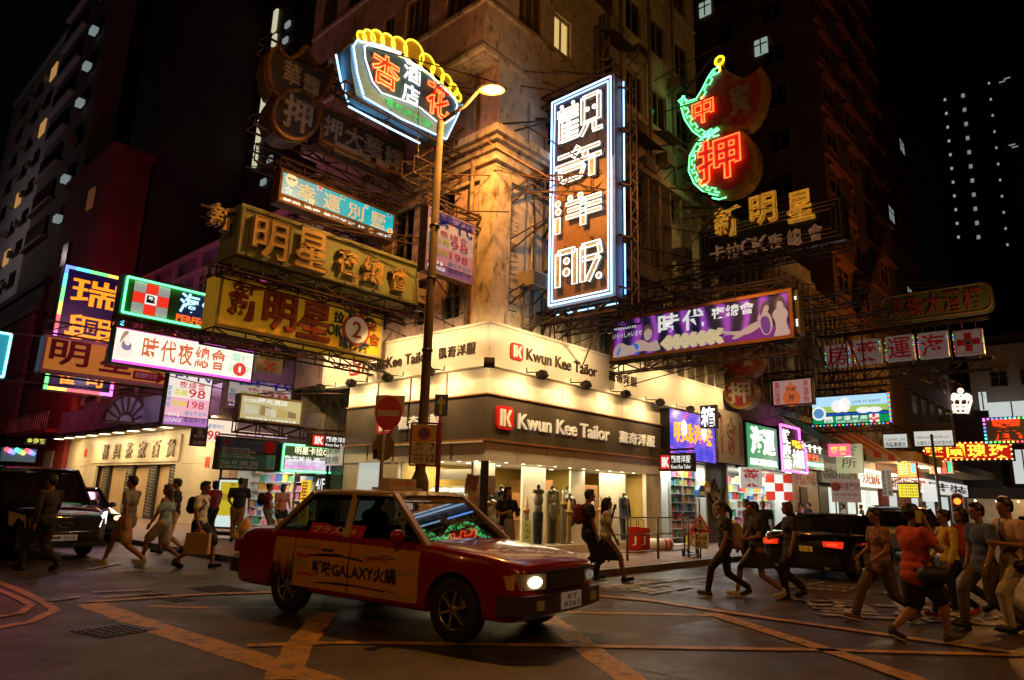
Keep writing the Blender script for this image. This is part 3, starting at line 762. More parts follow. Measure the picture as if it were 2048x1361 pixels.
# clothes rail seen through the left window, each jacket a garment
rail = thing('clothes_rail','steel clothes rail behind the left window of the tailor shop','clothes rail',(1.0,1.9,.24))
b = MB(); b.tube([(0,-1.1,1.55),(0,1.1,1.55)],.015);
for y in (-1.1,1.1): b.tube([(0,y,0),(0,y,1.56)],.018)
b.build('rail',GREYMETAL,rail)
SHIRTC = [(.5,.55,.55),(.35,.42,.48),(.62,.62,.58),(.22,.27,.3),(.5,.5,.45),(.7,.7,.66),(.3,.36,.4)]
for i in range(16):
    y = .9+.135*i; c = SHIRTC[i % 7]
    b = MB(); b.prism([(-.22,1.0),(-.25,1.42),(-.06,1.53),(.06,1.53),(.25,1.42),(.22,1.0),(.2,.75),(-.2,.75)],-.03,.03)
    o = b.build('hanging_jacket',mat('jacket_%d' % (i % 7),c,.8,var=.2,vs=8)); o.location = (1.0,y,.24); o.rotation_euler = (0,0,.25)
    tag(o,'one of the pale jackets hanging in a row on the rail behind the left window','jacket','jackets on the rail inside the tailor shop')
# posters and fabric bolts
def poster(name,label,cat,p,rz,w,h,m,extra=None):
    t = thing(name,label,cat,p,rz); b = MB(); b.box(-w/2,w/2,-.01,.01,0,h); b.build('board',m,t)
    if extra: extra(t)
    return t
def px(t):
    b = MB(); b.prism([(-.12,.15),(.14,.15),(.12,.5),(.04,.56),(-.04,.56),(-.12,.5)],-.014,-.011); b.build('printed_figure',mat('poster_suit',(.02,.02,.025),.6),t)
    b = MB(); b.disc(0,.66,.055,-.018,-.012,12,.8,1.1); b.build('printed_face',mat('poster_skin',(.5,.28,.17),.6),t)
poster('suit_poster','dark poster of a man in a suit just inside the corner window','poster',(.62,.53,1.15),0,.68,.95,mat('poster_brown',(.10,.045,.02),.4,var=.3),px)
def shirtbox(t):
    b = MB(); b.box(-.18,.18,-.03,-.012,.15,.5); b.build('shirt_print',mat('fold_shirt',(.42,.2,.12),.7,var=.4,vs=10),t)
for (x,y,z,r,l) in ((-.02,.62,1.6,-1.25,'tan folded shirt board hanging high beside the corner post'),(-.02,.55,1.1,-1.3,'tan folded shirt board hanging low beside the corner post')):
    o = poster('shirt_board',l,'display board',(x+.15,y,z),r,.34,.42,mat('tan_board',(.5,.34,.18),.5,var=.2),shirtbox); o.rotation_euler[1] = .2
FAB = [mat('fabric_tan',(.42,.30,.17),.8,var=.3,vs=5),mat('fabric_grey',(.3,.29,.26),.8,var=.3,vs=5),mat('fabric_gold',(.5,.3,.08),.7,var=.3,vs=5)]
for i, (x,h,l) in enumerate(((1.75,1.25,'tan fabric bolt standing upright behind the two couple walkers side'),(3.35,1.5,'tall grey fabric bolt leaning in the middle of the window'),(3.6,1.2,'short tan fabric bolt beside the tall grey one'),(5.15,1.3,'tan fabric bolt standing near the wooden panel'),(5.6,1.35,'golden fabric bolt right of the wooden panel'))):
    t = thing('fabric_bolt',l,'fabric',(x,.12,.34)); b = MB(); b.lathe([(.07,0),(.075,.1),(.065,h*.7),(.03,h)],n=10); b.build('cloth_roll',FAB[i % 3],t)
    b = MB(); b.lathe([(.09,h*.68),(.1,h*.72),(.09,h*.76)],n=12); b.build('ring',FAB[2],t)
# ================================================================== signs
class Sign:
    """a sign standing in the plane x=c ('X', over the right street) or y=c ('Y', over the left street).
    local frame: u to the viewer's right, v up, front towards -y"""
    def __init__(s,name,label,plane,c,tl,br,cat='sign',group=None,z_from=None):
        s.plane, s.c = plane, c
        P1, P2 = (HY(*tl,c),HY(*br,c)) if plane == 'Y' else (HX(*tl,c),HX(*br,c))
        if plane == 'Y': s.u0, s.u1 = P1.x, P2.x
        else: s.u0, s.u1 = -P1.y, -P2.y
        s.z0, s.z1 = P2.z, P1.z
        s.w, s.h = s.u1 - s.u0, s.z1 - s.z0; s.um = (s.u0+s.u1)/2
        loc = (s.um,c,s.z0) if plane == 'Y' else (c,-s.um,s.z0)
        s.t = thing(name,label,cat,loc,0 if plane == 'Y' else-math.pi/2,group)
    def p(s,x,y):
        P = HY(x,y,s.c) if s.plane == 'Y' else HX(x,y,s.c)
        return ((P.x if s.plane == 'Y' else-P.y)-s.um,P.z-s.z0)
    def f(s,a,b): return (-s.w/2+a*s.w,b*s.h)
    def R(s,a0,a1,b0,b1): return (-s.w/2+a0*s.w,-s.w/2+a1*s.w,b0*s.h,b1*s.h)
    def cabinet(s,m,depth=.35,name='cabinet',inset=0):
        b = MB(); b.box(-s.w/2+inset,s.w/2-inset,0,depth,inset,s.h-inset); s.depth = depth; return b.build(name,m,s.t)
    def face(s,m,a0=0.0,a1=1.0,b0=0.0,b1=1.0,mg=.04,y=-.006,name='face_panel'):
        x0, x1, z0, z1 = s.R(a0,a1,b0,b1); b = MB(); b.box(x0+mg,x1-mg,y,-.001 if y >-.02 else y+.01,z0+mg,z1-mg); return b.build(name,m,s.t)
    def frame(s,m,w=.05,d=.03,name='frame'):
        b = MB(); x0, x1 = -s.w/2, s.w/2
        b.box(x0,x1,-d,-.0005,0,w); b.box(x0,x1,-d,-.0005,s.h-w,s.h); b.box(x0,x0+w,-d+.001,-.0006,w,s.h-w); b.box(x1-w,x1,-d+.001,-.0006,w,s.h-w)
        return b.build(name,m,s.t)
    def text(s,txt,a0,a1,b0,b1,m,d=.006,bold=.02,y=-.008,name='lettering',keep=False,line=1.0,space=1.0):
        b = MB(); b.text(txt,*s.R(a0,a1,b0,b1),y,d,bold,line,keep,space=space); return b.build(name,m,s.t)
    def chars(s,txt,a0,a1,b0,b1,m,d=.03,bold=.03,y=-.008,vert=False,gap=.06,tube=None,tr=.018,ty=.05,name='character',tbold=None):
        n = len(txt)
        for i, ch in enumerate(txt):
            if vert: r = s.R(a0,a1,b1-(b1-b0)*(i+1)/n+gap*(b1-b0)/n,b1-(b1-b0)*i/n-gap*(b1-b0)/n)
            else: r = s.R(a0+(a1-a0)*(i+gap)/n,a0+(a1-a0)*(i+1-gap)/n,b0,b1)
            b = MB()
            if m is not None: b.text(ch,*r,y,d,bold)
            if m is not None: o = b.build(name,m,s.t)
            if tube is not None:
                k = MB(); k.outline(ch,*r,y-d-ty*.5,tr,bold if tbold is None else tbold); k.build('neon_tube' if m is not None else name,tube,o if m is not None else s.t)
    def charat(s,ch,px,py,w,h,m,d=.06,bold=.03,tube=None,tr=.018,y=-.008,name='character',tbold=None):
        u, v = s.p(px,py); b = MB(); o = None
        w = abs(s.p(px+w/2,py)[0]-s.p(px-w/2,py)[0]) ; h = abs(s.p(px,py+h/2)[1]-s.p(px,py-h/2)[1])
        if m is not None: b.text(ch,u-w/2,u+w/2,v-h/2,v+h/2,y,d,bold); o = b.build(name,m,s.t)
        if tube is not None:
            k = MB(); k.outline(ch,u-w/2,u+w/2,v-h/2,v+h/2,y-d-.02,tr,bold if tbold is None else tbold); k.build('neon_tube',tube,o or s.t)
    def tube(s,pts,m,r=.02,y=-.05,closed=False,name='neon_tube'):
        b = MB(); b.tube([(u,y,v) for u,v in pts],r,6,closed); return b.build(name,m,s.t)
    def rect_tube(s,m,mg=.06,r=.02,y=-.05):
        x, h = s.w/2-mg, s.h-mg
        for pts in ([(-x,mg),(x,mg)],[(x,mg),(x,h)],[(x,h),(-x,h)],[(-x,h),(-x,mg)]): s.tube(pts,m,r,y)
    def truss(s,wall=0.0,top=True,bot=True,stays=2,ext=.5,h=.32,rise=2.4,m=IRON):
        """steel lattice that carries the sign out from the wall; wall = the wall's coordinate along the sign"""
        wl = (wall-s.um) if s.plane == 'Y' else (-wall-s.um)
        far = -s.w/2 if abs(-s.w/2-wl) > abs(s.w/2-wl) else s.w/2
        b = MB(); d = getattr(s,'depth',.3)
        for on, z, sg in ((top,s.h+.03,1),(bot,-.03,-1)):
            if not on: continue
            z2 = z + sg*h
            for y in (.04,d-.04):
                b.bar((wl,y,z),(far,y,z),.045); b.bar((wl,y,z2),(far,y,z2),.045)
                n = max(2,int(abs(far-wl)/.7))
                for i in range(n):
                    u, u2 = wl+(far-wl)*i/n, wl+(far-wl)*(i+1)/n
                    b.bar((u,y,z if i % 2 else z2),(u2,y,z2 if i % 2 else z),.03); b.bar((u2,y,z),(u2,y,z2),.03)
            n = max(2,int(abs(far-wl)/1.4))
            for i in range(n+1):
                u = wl+(far-wl)*i/n; b.bar((u,.04,z),(u,d-.04,z),.03); b.bar((u,.04,z2),(u,d-.04,z2),.03)
        for i in range(stays):
            u = wl+(far-wl)*(.45+.5*i/max(1,stays-1) if stays > 1 else .8)
            b.bar((u,.1,s.h+.05),(wl,.1+.5*(i % 2),s.h+rise*(.6+.4*i)),.03)
            b.bar((u,.1,s.h+.05),(wl,-.9,s.h+.3+rise*.3*i),.025)
            b.bar((u,.1,-.05),(wl,.9,-.4-.3*i),.025)
        return b.build('support_truss',m,s.t)

NB = neon('neon_pale_blue',(.30,.62,1.0),3.0); NBL = neon('neon_blue',(.1,.35,1.0),4.5)
NW = neon('neon_white',(1.0,.95,.88),1.9); NG = neon('neon_green',(.10,1.0,.30),3.2); NR = neon('neon_red',(1.0,.085,.015),4.0)
NO = neon('neon_orange',(1.0,.42,.02),3.2); NY = neon('neon_yellow',(1.0,.72,.02),1.9); NP = neon('neon_pink',(1.0,.12,.75),3.0); NC = neon('neon_cyan',(.2,.85,1.0),3.0)
OFFT = mat('unlit_glass_tube',(.45,.40,.32),.3,var=.1)
GOLD = mat('old_gold_letter',(.62,.44,.14),.5,var=.35,vs=6,dirt=(.12,.06,.02),damt=.5,dscale=6)
SHEET = mat('painted_sheet_grey',(.22,.21,.20),.6,var=.25,vs=4,dirt=(.10,.05,.03),damt=.6,dscale=3,streak=True)
FR_RUST = mat('rusty_frame',(.16,.08,.035),.6,.2,var=.4,vs=8)

# ---- 1 hotel sign, shaped like a fan
S = Sign('hotel_neon_sign','pale blue fan-shaped neon hotel sign topped with a row of yellow rings','Y',1.0,(700,78),(925,285))
out = [S.p(*q) for q in [(700,92),(722,80),(760,90),(800,104),(850,134),(900,172),(923,208),(914,240),(890,283),(800,236),(735,206),(712,190),(703,140)]]
b = MB(); b.prism(out[::-1][::-1],0,.45); S.t_cab = b.build('cabinet',mat('pale_blue_sheet',(.18,.42,.56),.5,var=.15,vs=4),S.t); S.depth = .45
inn = [S.p(*q) for q in [(726,95),(735,92),(790,108),(850,145),(905,198),(912,212),(905,236),(888,248),(872,246),(838,218),(818,208),(760,188),(742,165),(728,120)]]
b = MB(); b.prism(inn,-.02,-.002); b.build('face_panel',mat('hotel_blue_grey',(.04,.16,.30),.5,var=.2,vs=4),S.t)
S.tube(inn,NW,.02,-.06,True);
o2 = [S.p(*q) for q in [(712,82),(704,95),(712,150),(724,192)]]; S.tube(o2,NB,.022,-.06); S.tube([S.p(*q) for q in [(724,196),(800,240),(890,280),(907,245),(922,212)]],NB,.022,-.06)
S.tube([S.p(*q) for q in [(690,97),(700,150),(715,193)]],NB,.028,.38); S.tube([S.p(*q) for q in [(715,202),(800,248),(858,278)]],NB,.028,.38)
S.tube([S.p(*q) for q in [(716,84),(760,93),(800,108)]],NB,.024,-.05)
for (x,y,r) in ((722,75,9),(737,76,12),(754,78,13),(775,86,13.5),(798,95,15),(827,106,19),(853,129,15),(874,148,12.5),(892,164,10.5),(906,180,8.5),(914,194,7)):
    u, v = S.p(x,y); u2, _ = S.p(x+r,y+r*.5); rad = abs(u2-u)*1.0
    k = MB(); k.disc(u,v,rad*.93,.0,.2,20,1,1.05); oo = k.build('yellow_disc',mat('yellow_sheet',(.5,.38,.04),.5),S.t)
    k = MB(); k.tube([(u+rad*math.cos(a),-.03,v+rad*1.05*math.sin(a)) for a in [2*math.pi*i/20 for i in range(20)]],.026,6,True); k.build('ring_tube',NY,oo)
REDG = mat('red_sheet_letter_glow',(.8,.03,.02),.5,emit=.35)  # emission paints the neon tubes' glow into the sheet letters
u, v = S.p(765,148)
S.charat('杏',768,146,56,62,REDG,.06,.04,NR,.022); S.charat('花',873,203,46,68,REDG,.06,.04,NR,.022)
WSH = mat('white_sheet_letter',(.5,.5,.5),.5)
S.charat('酒',822,148,34,38,WSH,.04,.0,NW,.012); S.charat('店',819,191,34,36,WSH,.04,.0,NW,.012)
for i, ch in enumerate('電梯按六字'): S.charat(ch,779+18.5*i,207+10.2*i,16,15,mat('green_letter',(.04,.55,.2),.5,emit=.6),.02,.03)
S.truss(0.0,top=False,bot=True,stays=2,rise=1.0)

# ---- 2 unlit pawn sign
BUL = mat('unlit_pawn_sheet',(.13,.12,.11),.65,var=.35,vs=3,dirt=(.09,.04,.02),damt=.6,dscale=3)
OCH = mat('ochre_border',(.40,.20,.04),.6,var=.45,vs=7,dirt=(.10,.05,.02),damt=.6,dscale=5)
PALE = mat('pale_plaster_letter',(.60,.54,.42),.6,var=.3,vs=6)
S = Sign('unlit_pawn_sign','unlit grey pawnshop sign of bat and coin shape with ochre border, high on the left','Y',3.3,(530,95),(812,358))
bat = [(553,93),(560,108),(575,120),(590,114),(600,108),(606,95),(614,97),(618,112),(630,135),(645,142),(664,132),(664,160),(650,190),(638,205),(625,215),(560,200),(545,190),(535,165),(531,130),(538,105)]
b = MB(); b.prism([S.p(*q) for q in bat],0,.5); b.build('bat_panel',BUL,S.t); S.depth = .5
def circ(cx_,cy_,rx,ry,n=28): return [(cx_+rx*math.cos(2*math.pi*i/n),cy_+ry*math.sin(2*math.pi*i/n)) for i in range(n)]
cc = circ(587,234,51,54); b = MB(); b.prism([S.p(*q) for q in cc],-.06,.5); b.build('coin_panel',BUL,S.t)
bar_ = [(636,207),(812,290),(812,355),(760,338),(636,282)]
b = MB(); b.prism([S.p(*q) for q in bar_],.03,.49); b.build('bar_panel',BUL,S.t)
def border(S,pts,m,w,y,closed=True,nm='border'):
    P = [S.p(*q) for q in pts]; b = MB(); n = len(P)
    cx_ = sum(p[0] for p in P)/n; cz_ = sum(p[1] for p in P)/n
    for i in range(n if closed else n-1):
        a, c = P[i], P[(i+1) % n]; b.bar((a[0]*.97+cx_*.03,y,a[1]*.97+cz_*.03),(c[0]*.97+cx_*.03,y,c[1]*.97+cz_*.03),w,w*.4)
    return b.build(nm,m,S.t)
border(S,bat,OCH,.22,-.01); border(S,[(587+(x-587)*.93,234+(y-234)*.93) for x,y in cc],OCH,.2,-.08); border(S,bar_,OCH,.2,.02)
border(S,bat,OFFT,.03,-.06,nm='unlit_tube'); border(S,[(587+(x-587)*.86,234+(y-234)*.86) for x,y in cc],OFFT,.03,-.12,nm='unlit_tube'); border(S,[(642,216),(804,294),(804,346),(760,330),(642,276)],OFFT,.03,-.03,nm='unlit_tube')
S.charat('華',582,150,36,46,PALE,.08,.04); S.charat('輝',620,175,34,42,PALE,.08,.04); S.charat('押',590,234,60,68,PALE,.1,.06,y=-.07)
for ch, x, y in (('押',664,258),('大',707,278),('華',745,295),('輝',786,320)): S.charat(ch,x,y,38,44,PALE,.08,.05,y=.02)
for (x,y) in ((690,302),(730,318),(758,328)):
    u, v = S.p(x,y); k = MB(); k.box(u-.35,u+.35,-.04,.02,v-.14,v+.14); k.build('ornament',PALE,S.t)
S.truss(0.0,top=True,bot=True,stays=2,rise=.8)

# ---- 3 teal light box
S = Sign('teal_hotel_lightbox','teal light box with gold characters, stars and a cartoon sun, above the olive sign','Y',3.8,(562,337),(787,486))
S.cabinet(FR_RUST,.4); TEAL = lit('lit_teal',(.004,.27,.30),1.5,var=.35,vs=.9); S.face(TEAL,b0=.2,mg=.07)
S.face(lit('lit_dark_green',(.004,.075,.035),.9),b1=.2,mg=.07,y=-.012); S.frame(FR_RUST,.07)
GL_ = lit('lit_gold_letter',(.70,.46,.16),.75); GW = lit('lit_cream',(.85,.70,.42),.85)
for i, ch in enumerate('幸運別墅'):
    r = (.14+.21*i,.28+.21*i,.30,.80)
    S.text(ch,*r,GW,.004,.035,-.012); S.text(ch,r[0]+.008,r[1]-.008,r[2]+.02,r[3]-.02,GL_,.004,.01,-.018)
S.text('時租 過夜 華麗雅靜 按',.04,.72,.05,.17,lit('lit_white',(.9,.9,.85),1.0),.004,.04,-.02)
S.text('字樓',.83,.97,.05,.17,MATS['lit_white'],.004,.04,-.02)
u, v = S.f(.775,.11); b = MB(); b.disc(u,v,.085,-.03,-.02); b.build('number_disc',GL_,S.t); S.text('5',.76,.79,.06,.16,REDL,.003,.03,-.032)
def star(S,a,c,r,m,y=-.02,nm='star',rim=None):
    u, v = S.f(a,c)
    for k_, mm, yy in (((1.25,rim,y+.004),) if rim else ()) + ((1.0,m,y),):
        pts = []
        for i in range(10):
            rr_ = r*k_*(1 if i % 2 == 0 else .42); t = math.pi/2-2*math.pi*i/10; pts.append((u+rr_*math.cos(t),v+rr_*math.sin(t)))
        b = MB(); b.prism(pts[::-1],yy-.004,yy); b.build(nm,mm,S.t)
LW = MATS['lit_white']
star(S,.31,.86,.095,lit('star_red',(.7,.03,.02),.8),rim=LW); star(S,.07,.42,.11,lit('star_blue',(.12,.5,.6),.9),rim=LW); star(S,.255,.34,.09,lit('star_yellow',(.9,.5,.03),1),rim=LW)
star(S,.51,.86,.09,lit('star_green',(.02,.3,.08),.8),rim=LW); star(S,.72,.86,.085,lit('star_tan',(.5,.4,.2),.9),rim=LW); star(S,.94,.86,.075,lit('star_navy',(.02,.03,.2),.8),rim=LW)
u, v = S.f(.085,.76); pts = [(u+(.20 if i % 2 else .155)*math.cos(2*math.pi*i/32),v+(.20 if i % 2 else .155)*math.sin(2*math.pi*i/32)) for i in range(32)]
b = MB(); b.prism(pts,-.024,-.014); b.build('sun',GW,S.t); b = MB(); b.box(u-.11,u-.01,-.03,-.025,v,v+.045); b.box(u+.015,u+.11,-.03,-.025,v,v+.045); b.build('sun_glasses',BLACK,S.t)
u, v = S.f(.955,.32); b = MB(); b.disc(u,v,.11,-.024,-.014); b.build('moon',GW,S.t); b = MB(); b.disc(u-.025,v+.025,.065,-.03,-.025); b.build('moon_shade',GL_,S.t)
S.truss(0.0,top=True,bot=False,stays=1,rise=.6)

# ---- 4 olive nightclub sign
OLIVE = mat('olive_sheet',(.24,.32,.17),.55,var=.22,vs=1.5,dirt=(.16,.075,.03),damt=.45,dscale=2.5,streak=True)
S = Sign('olive_nightclub_sign','olive green box sign with raised gold characters and one character hanging off its left end','Y',2.6,(483,407),(832,612))
S.cabinet(OLIVE,.9); S.frame(OLIVE,.09,.05)
for ch, x, y, w, h in (('明',536,482,74,80),('星',617,503,66,80),('夜',690,527,44,50),('總',741,545,42,50),('會',792,561,38,48)):
    S.charat(ch,x,y,w,h,GOLD,.16,.06,OFFT,.012)
S.charat('新',452,432,52,50,GOLD,.2,.05,OFFT,.012,y=.35)
b = MB()
for i in range(12):
    u, v = S.f((i+.5)/12,.96 if i % 2 else .04); b.bar((u,0,v),(u,-.1,v),.03)
u, v = S.p(470,440); b.bar((u-.6,.4,v),(-S.w/2,.4,v),.05); b.bar((u-.6,.5,v+.3),(-S.w/2,.5,v+.3),.05); b.build('tube_holder',IRON,S.t)
b = MB()
for z in (.07,S.h-.07): b.tube([(-S.w/2+.05,-.1,z),(S.w/2-.05,-.1,z)],.012)
for x in (-S.w/2+.07,S.w/2-.07): b.tube([(x,-.1,.07),(x,-.1,S.h-.07)],.012)
b.build('unlit_tube',OFFT,S.t)
S.truss(0.0,top=False,bot=True,stays=1,rise=1.5)

# ---- 5 yellow nightclub sign
YEL = mat('yellow_painted_sheet_glow',(.85,.50,.02),.5,var=.1,vs=1.2,dirt=(.4,.2,.03),damt=.25,dscale=2.5,streak=True,emit=.13)  # faint emission added so the painted face looks evenly bright
REDP = mat('faded_red_letter',(.34,.04,.02),.6,var=.4,vs=5,dirt=(.30,.12,.06),damt=.4,dscale=5)
NAVY = mat('navy_letter',(.02,.035,.07),.5)
S = Sign('yellow_karaoke_sign','long yellow box sign with red raised characters and a round number two','Y',3.6,(443,546),(760,718))
S.cabinet(YEL,.75); S.frame(mat('cream_frame',(.5,.38,.2),.5,var=.2),.06,.04)
for ch, x, y in (('新',488,604),('明',557,625),('星',625,643)): S.charat(ch,x,y,66,78,REDP,.14,.06)
for ch, x, y, m in (('拉',677,636,NAVY),('卡',699,627,NAVY),('夜',725,633,REDP),('總',741,651,REDP),('會',746,680,REDP)): S.charat(ch,x,y,21,23,m,.05,.05)
S.charat('OK',669,661,32,24,NAVY,.05,.06)
for i, ch in enumerate('電梯按'): S.charat(ch,686+20*i,686+4.5*i,20,22,NAVY,.05,.05)
u, v = S.p(711,661); b = MB(); b.disc(u,v,.44,-.05,-.006,32); o = b.build('number_disc',mat('red_rim',(.5,.05,.02),.5),S.t)
b = MB(); b.disc(u,v,.37,-.07,-.051,32); b.build('number_plate',mat('cream_disc',(.75,.62,.42),.5,emit=.1),o)
b = MB(); b.text('2',u-.15,u+.15,v-.23,v+.23,-.072,.02,.03); b.build('number',REDP,o)
S.truss(0.0,top=True,bot=True,stays=1,rise=.8)

# ---- 6 portrait light box 98 / 198 beside the pole
def portrait(name,label,plane,c,tl,br,emit=.62,side=FR_RUST):
    S = Sign(name,label,plane,c,tl,br)
    S.cabinet(side,.28); k = str(round(emit,2))
    S.face(lit('lit_mauve'+k,(.42,.24,.62),emit),b0=.86,mg=.03); S.face(lit('lit_offwhite'+k,(.85,.74,.66),emit),b0=.42,b1=.86,mg=.03); S.face(lit('lit_pinkish'+k,(.80,.42,.50),emit),b0=.14,b1=.46,mg=.03,y=-.01); S.face(lit('lit_violet'+k,(.40,.16,.45),emit),b1=.16,mg=.03,y=-.014)
    blue = lit('ink_blue'+k,(.02,.02,.22),emit); red = lit('ink_red'+k,(.55,.02,.03),emit); ye = lit('ink_yellow'+k,(.6,.55,.05),emit); te = lit('ink_teal'+k,(.03,.25,.45),emit)
    S.chars('時代',.12,.97,.73,.97,blue,.004,.05,-.018)
    S.chars('夜總會',.25,.85,.60,.71,red,.004,.02,-.018)
    S.text('98',.48,.86,.46,.60,red,.004,.03,-.018); S.text('198',.48,.86,.29,.41,red,.004,.02,-.018)
    S.text('茶舞',.16,.46,.47,.58,ye,.004,.04,-.018); S.text('晚舞',.16,.46,.30,.40,ye,.004,.04,-.018)
    S.text('歡\n樂\n時\n間',.03,.12,.28,.62,te,.004,.02,-.018); S.text('盡在不言中',.45,.93,.18,.25,te,.004,.01,-.018)
    S.text('電梯按1字',.45,.93,.07,.15,lit('ink_dark'+k,(.05,.03,.1),emit),.004,.01,-.018); S.text('KTV &\nLOUNGE',.05,.4,.06,.2,LW,.004,.0,-.018)
    S.frame(mat('mauve_frame',(.25,.2,.28),.5),.035,.025); return S
S = portrait('nightclub_price_lightbox','mauve portrait price light box between the street lamp and the building corner','Y',.35,(856,413),(945,572),.20)
S.truss(0.0,top=True,bot=False,stays=1,rise=.8)

# ---- 7 the tall blue neon sign of the tailor
S = Sign('blue_neon_tailor_sign','tall vertical sign with pale blue neon border and four white neon characters','X',1.8,(1104,206),(1231,592))
S.z1 = HX(1104,206,1.8).z;
PLUM = mat('rusty_orange_sheet',(.24,.125,.045),.5,var=.35,vs=1.0,dirt=(.09,.04,.03),damt=.5,dscale=1.6)
S.cabinet(mat('grey_blue_cabinet',(.25,.27,.30),.5,var=.25,vs=3),.35)
S.face(PLUM,mg=.14,y=-.02)
b = MB(); b.box(-S.w/2+.05,S.w/2-.05,-.03,-.001,S.h*.62,S.h-.06); b.build('face_panel',mat('plum_sheet',(.05,.04,.07),.5,var=.3,vs=2),S.t)
S.rect_tube(NB,.07,.026,-.08); S.rect_tube(NB,.17,.02,-.07)
LT = mat('pale_green_letter',(.40,.42,.33),.5,var=.35,vs=7)
hh = S.h
def block(strokes,x0,x1,z0,z1,th=.11):
    """one big stylised character made of straight neon-edged bars: strokes in unit coordinates"""
    b = MB(); k = MB()
    for st in strokes:
        if len(st) == 3:
            u, v = x0+(x1-x0)*st[0], z0+(z1-z0)*st[1]; r = st[2]
            b.disc(u,v,r,-.15,-.035,14); k.tube([(u+r*math.cos(a),-.17,v+r*math.sin(a)) for a in [2*math.pi*i/12 for i in range(12)]],.018,5,True)
        else:
            P = Vector((x0+(x1-x0)*st[0],0,z0+(z1-z0)*st[1])); Q = Vector((x0+(x1-x0)*st[2],0,z0+(z1-z0)*st[3])); w = st[4] if len(st) > 4 else th
            d = (Q-P).normalized(); n = Vector((-d.z,0,d.x))*w/2
            pts = [(p.x,p.z) for p in (P+n,P-n,Q-n,Q+n)]; b.prism(pts,-.15,-.035); k.tube([(x,-.17,z) for x,z in pts],.017,5,True)
    o = b.build('character',LT,S.t); k.build('neon_tube',NW,o)
W_ = S.w/2-.32
qi = [(.05,.86,.97,.86,.10),(.52,1.0,.38,.74,.18),(.66,.72,.10),(0,.58,1,.58,.11),(.80,.58,.80,.04,.19),(.06,.42,.64,.42,.10),(.08,.42,.14,.14,.10),(.14,.12,.56,.12,.10),(.56,.12,.64,.42,.10)]
yang = [(.06,.92,.09),(.07,.68,.09),(.06,.5,.06,.02,.17),(.34,.98,.08),(.56,.98,.08),(.25,.82,1,.82,.10),(.28,.62,1,.62,.10),(.25,.42,1,.42,.10),(.62,.82,.62,.08,.17)]
fu = [(.08,.05,.08,.9,.17),(.08,.9,.45,.9,.14),(.45,.9,.45,.05,.17),(.27,.66,.09),(.27,.38,.11),(.6,.92,.98,.92,.13),(.62,.92,.62,.05,.16),(.62,.6,.95,.6,.13),(.95,.6,.72,.05,.15),(.95,.92,.98,.66,.12),(.95,.12,.08)]
gu = [(.02,.86,.5,.86,.08),(.12,.98,.05),(.38,.98,.05),(.02,.74,.5,.74,.07),(.1,.66,.1,.05,.13),(.1,.62,.5,.62,.08),(.28,.62,.28,.1,.09),(.12,.46,.5,.46,.07),(.12,.33,.5,.33,.07),(.12,.2,.5,.2,.07),(.12,.07,.5,.07,.08),
      (.6,.3,.6,.98,.12),(.6,.97,.95,.97,.09),(.95,.98,.95,.3,.12),(.62,.32,.9,.32,.08),(.7,.64,.06),(.85,.64,.06),(.7,.3,.56,.02,.13),(.85,.3,.85,.08,.12),(.82,.06,1.02,.06,.1)]
block(gu,-W_,W_,hh*.745,hh*.935); block(qi,-W_,W_,hh*.54,hh*.705); block(yang,-W_,W_,hh*.32,hh*.475); block(fu,-W_,W_,hh*.07,hh*.25)
b = MB()
for a, c in ((.3,.95),(.7,.92),(.25,.5),(.65,.5),(.25,.27),(.65,.28),(.3,.74),(.7,.76)):
    u, v = S.f(a,c); b.bar((u,-.03,v),(u+.12,-.1,v-.08),.025); b.bar((u+.12,-.1,v-.08),(u+.12,-.1,v-.3),.02)
b.build('tube_holder',IRON,S.t)
x = S.w/2+.1
for i in range(4): S.tube([(x,.1+hh*i/4),(x,hh*(i+1)/4-.12)],NBL if i == 0 else NB,.024,.3)
for i in range(3): S.tube([(-S.w/2+.1+i*S.w/3,-.12),(-S.w/2-.1+(i+1)*S.w/3,-.12)],NB,.02,.25)
b = MB()
for z in np.arange(0,hh,.55):
    b.bar((x+.18,.35,z),(x+.38,.35,z+.3),.03); b.bar((x+.38,.35,z+.3),(x+.18,.35,z+.55),.03)
b.bar((x+.18,.35,-.2),(x+.18,.35,hh),.045); b.bar((x+.38,.35,-.2),(x+.38,.35,hh),.045)
for z in (.3,hh*.27,hh*.5,hh*.75,hh-.3):
    b.bar((S.w/2,.2,z),(x+.2,.3,z-.12),.05)
b.build('lattice_mast',IRON,S.t)
S.truss(0.0,top=True,bot=True,stays=2,rise=1.6)
b = MB()
for z, z2 in ((hh*.93,hh*.93),(hh*.7,hh*.58),(hh*.45,hh*.36),(hh*.2,hh*.12),(.1,-.6)):
    for y in (.0,.5):
        b.bar((-S.w/2,.2,z),(-.0-S.um,y-.2,z2),.06); b.bar((-S.w/2,.2,z),(0-S.um,y+.5,z2-1.0),.035)
        b.bar((-S.w/2-.1,.2,z),(-S.um,-1.6+y,z2-.8),.04)
b.build('wall_struts',IRON,S.t)

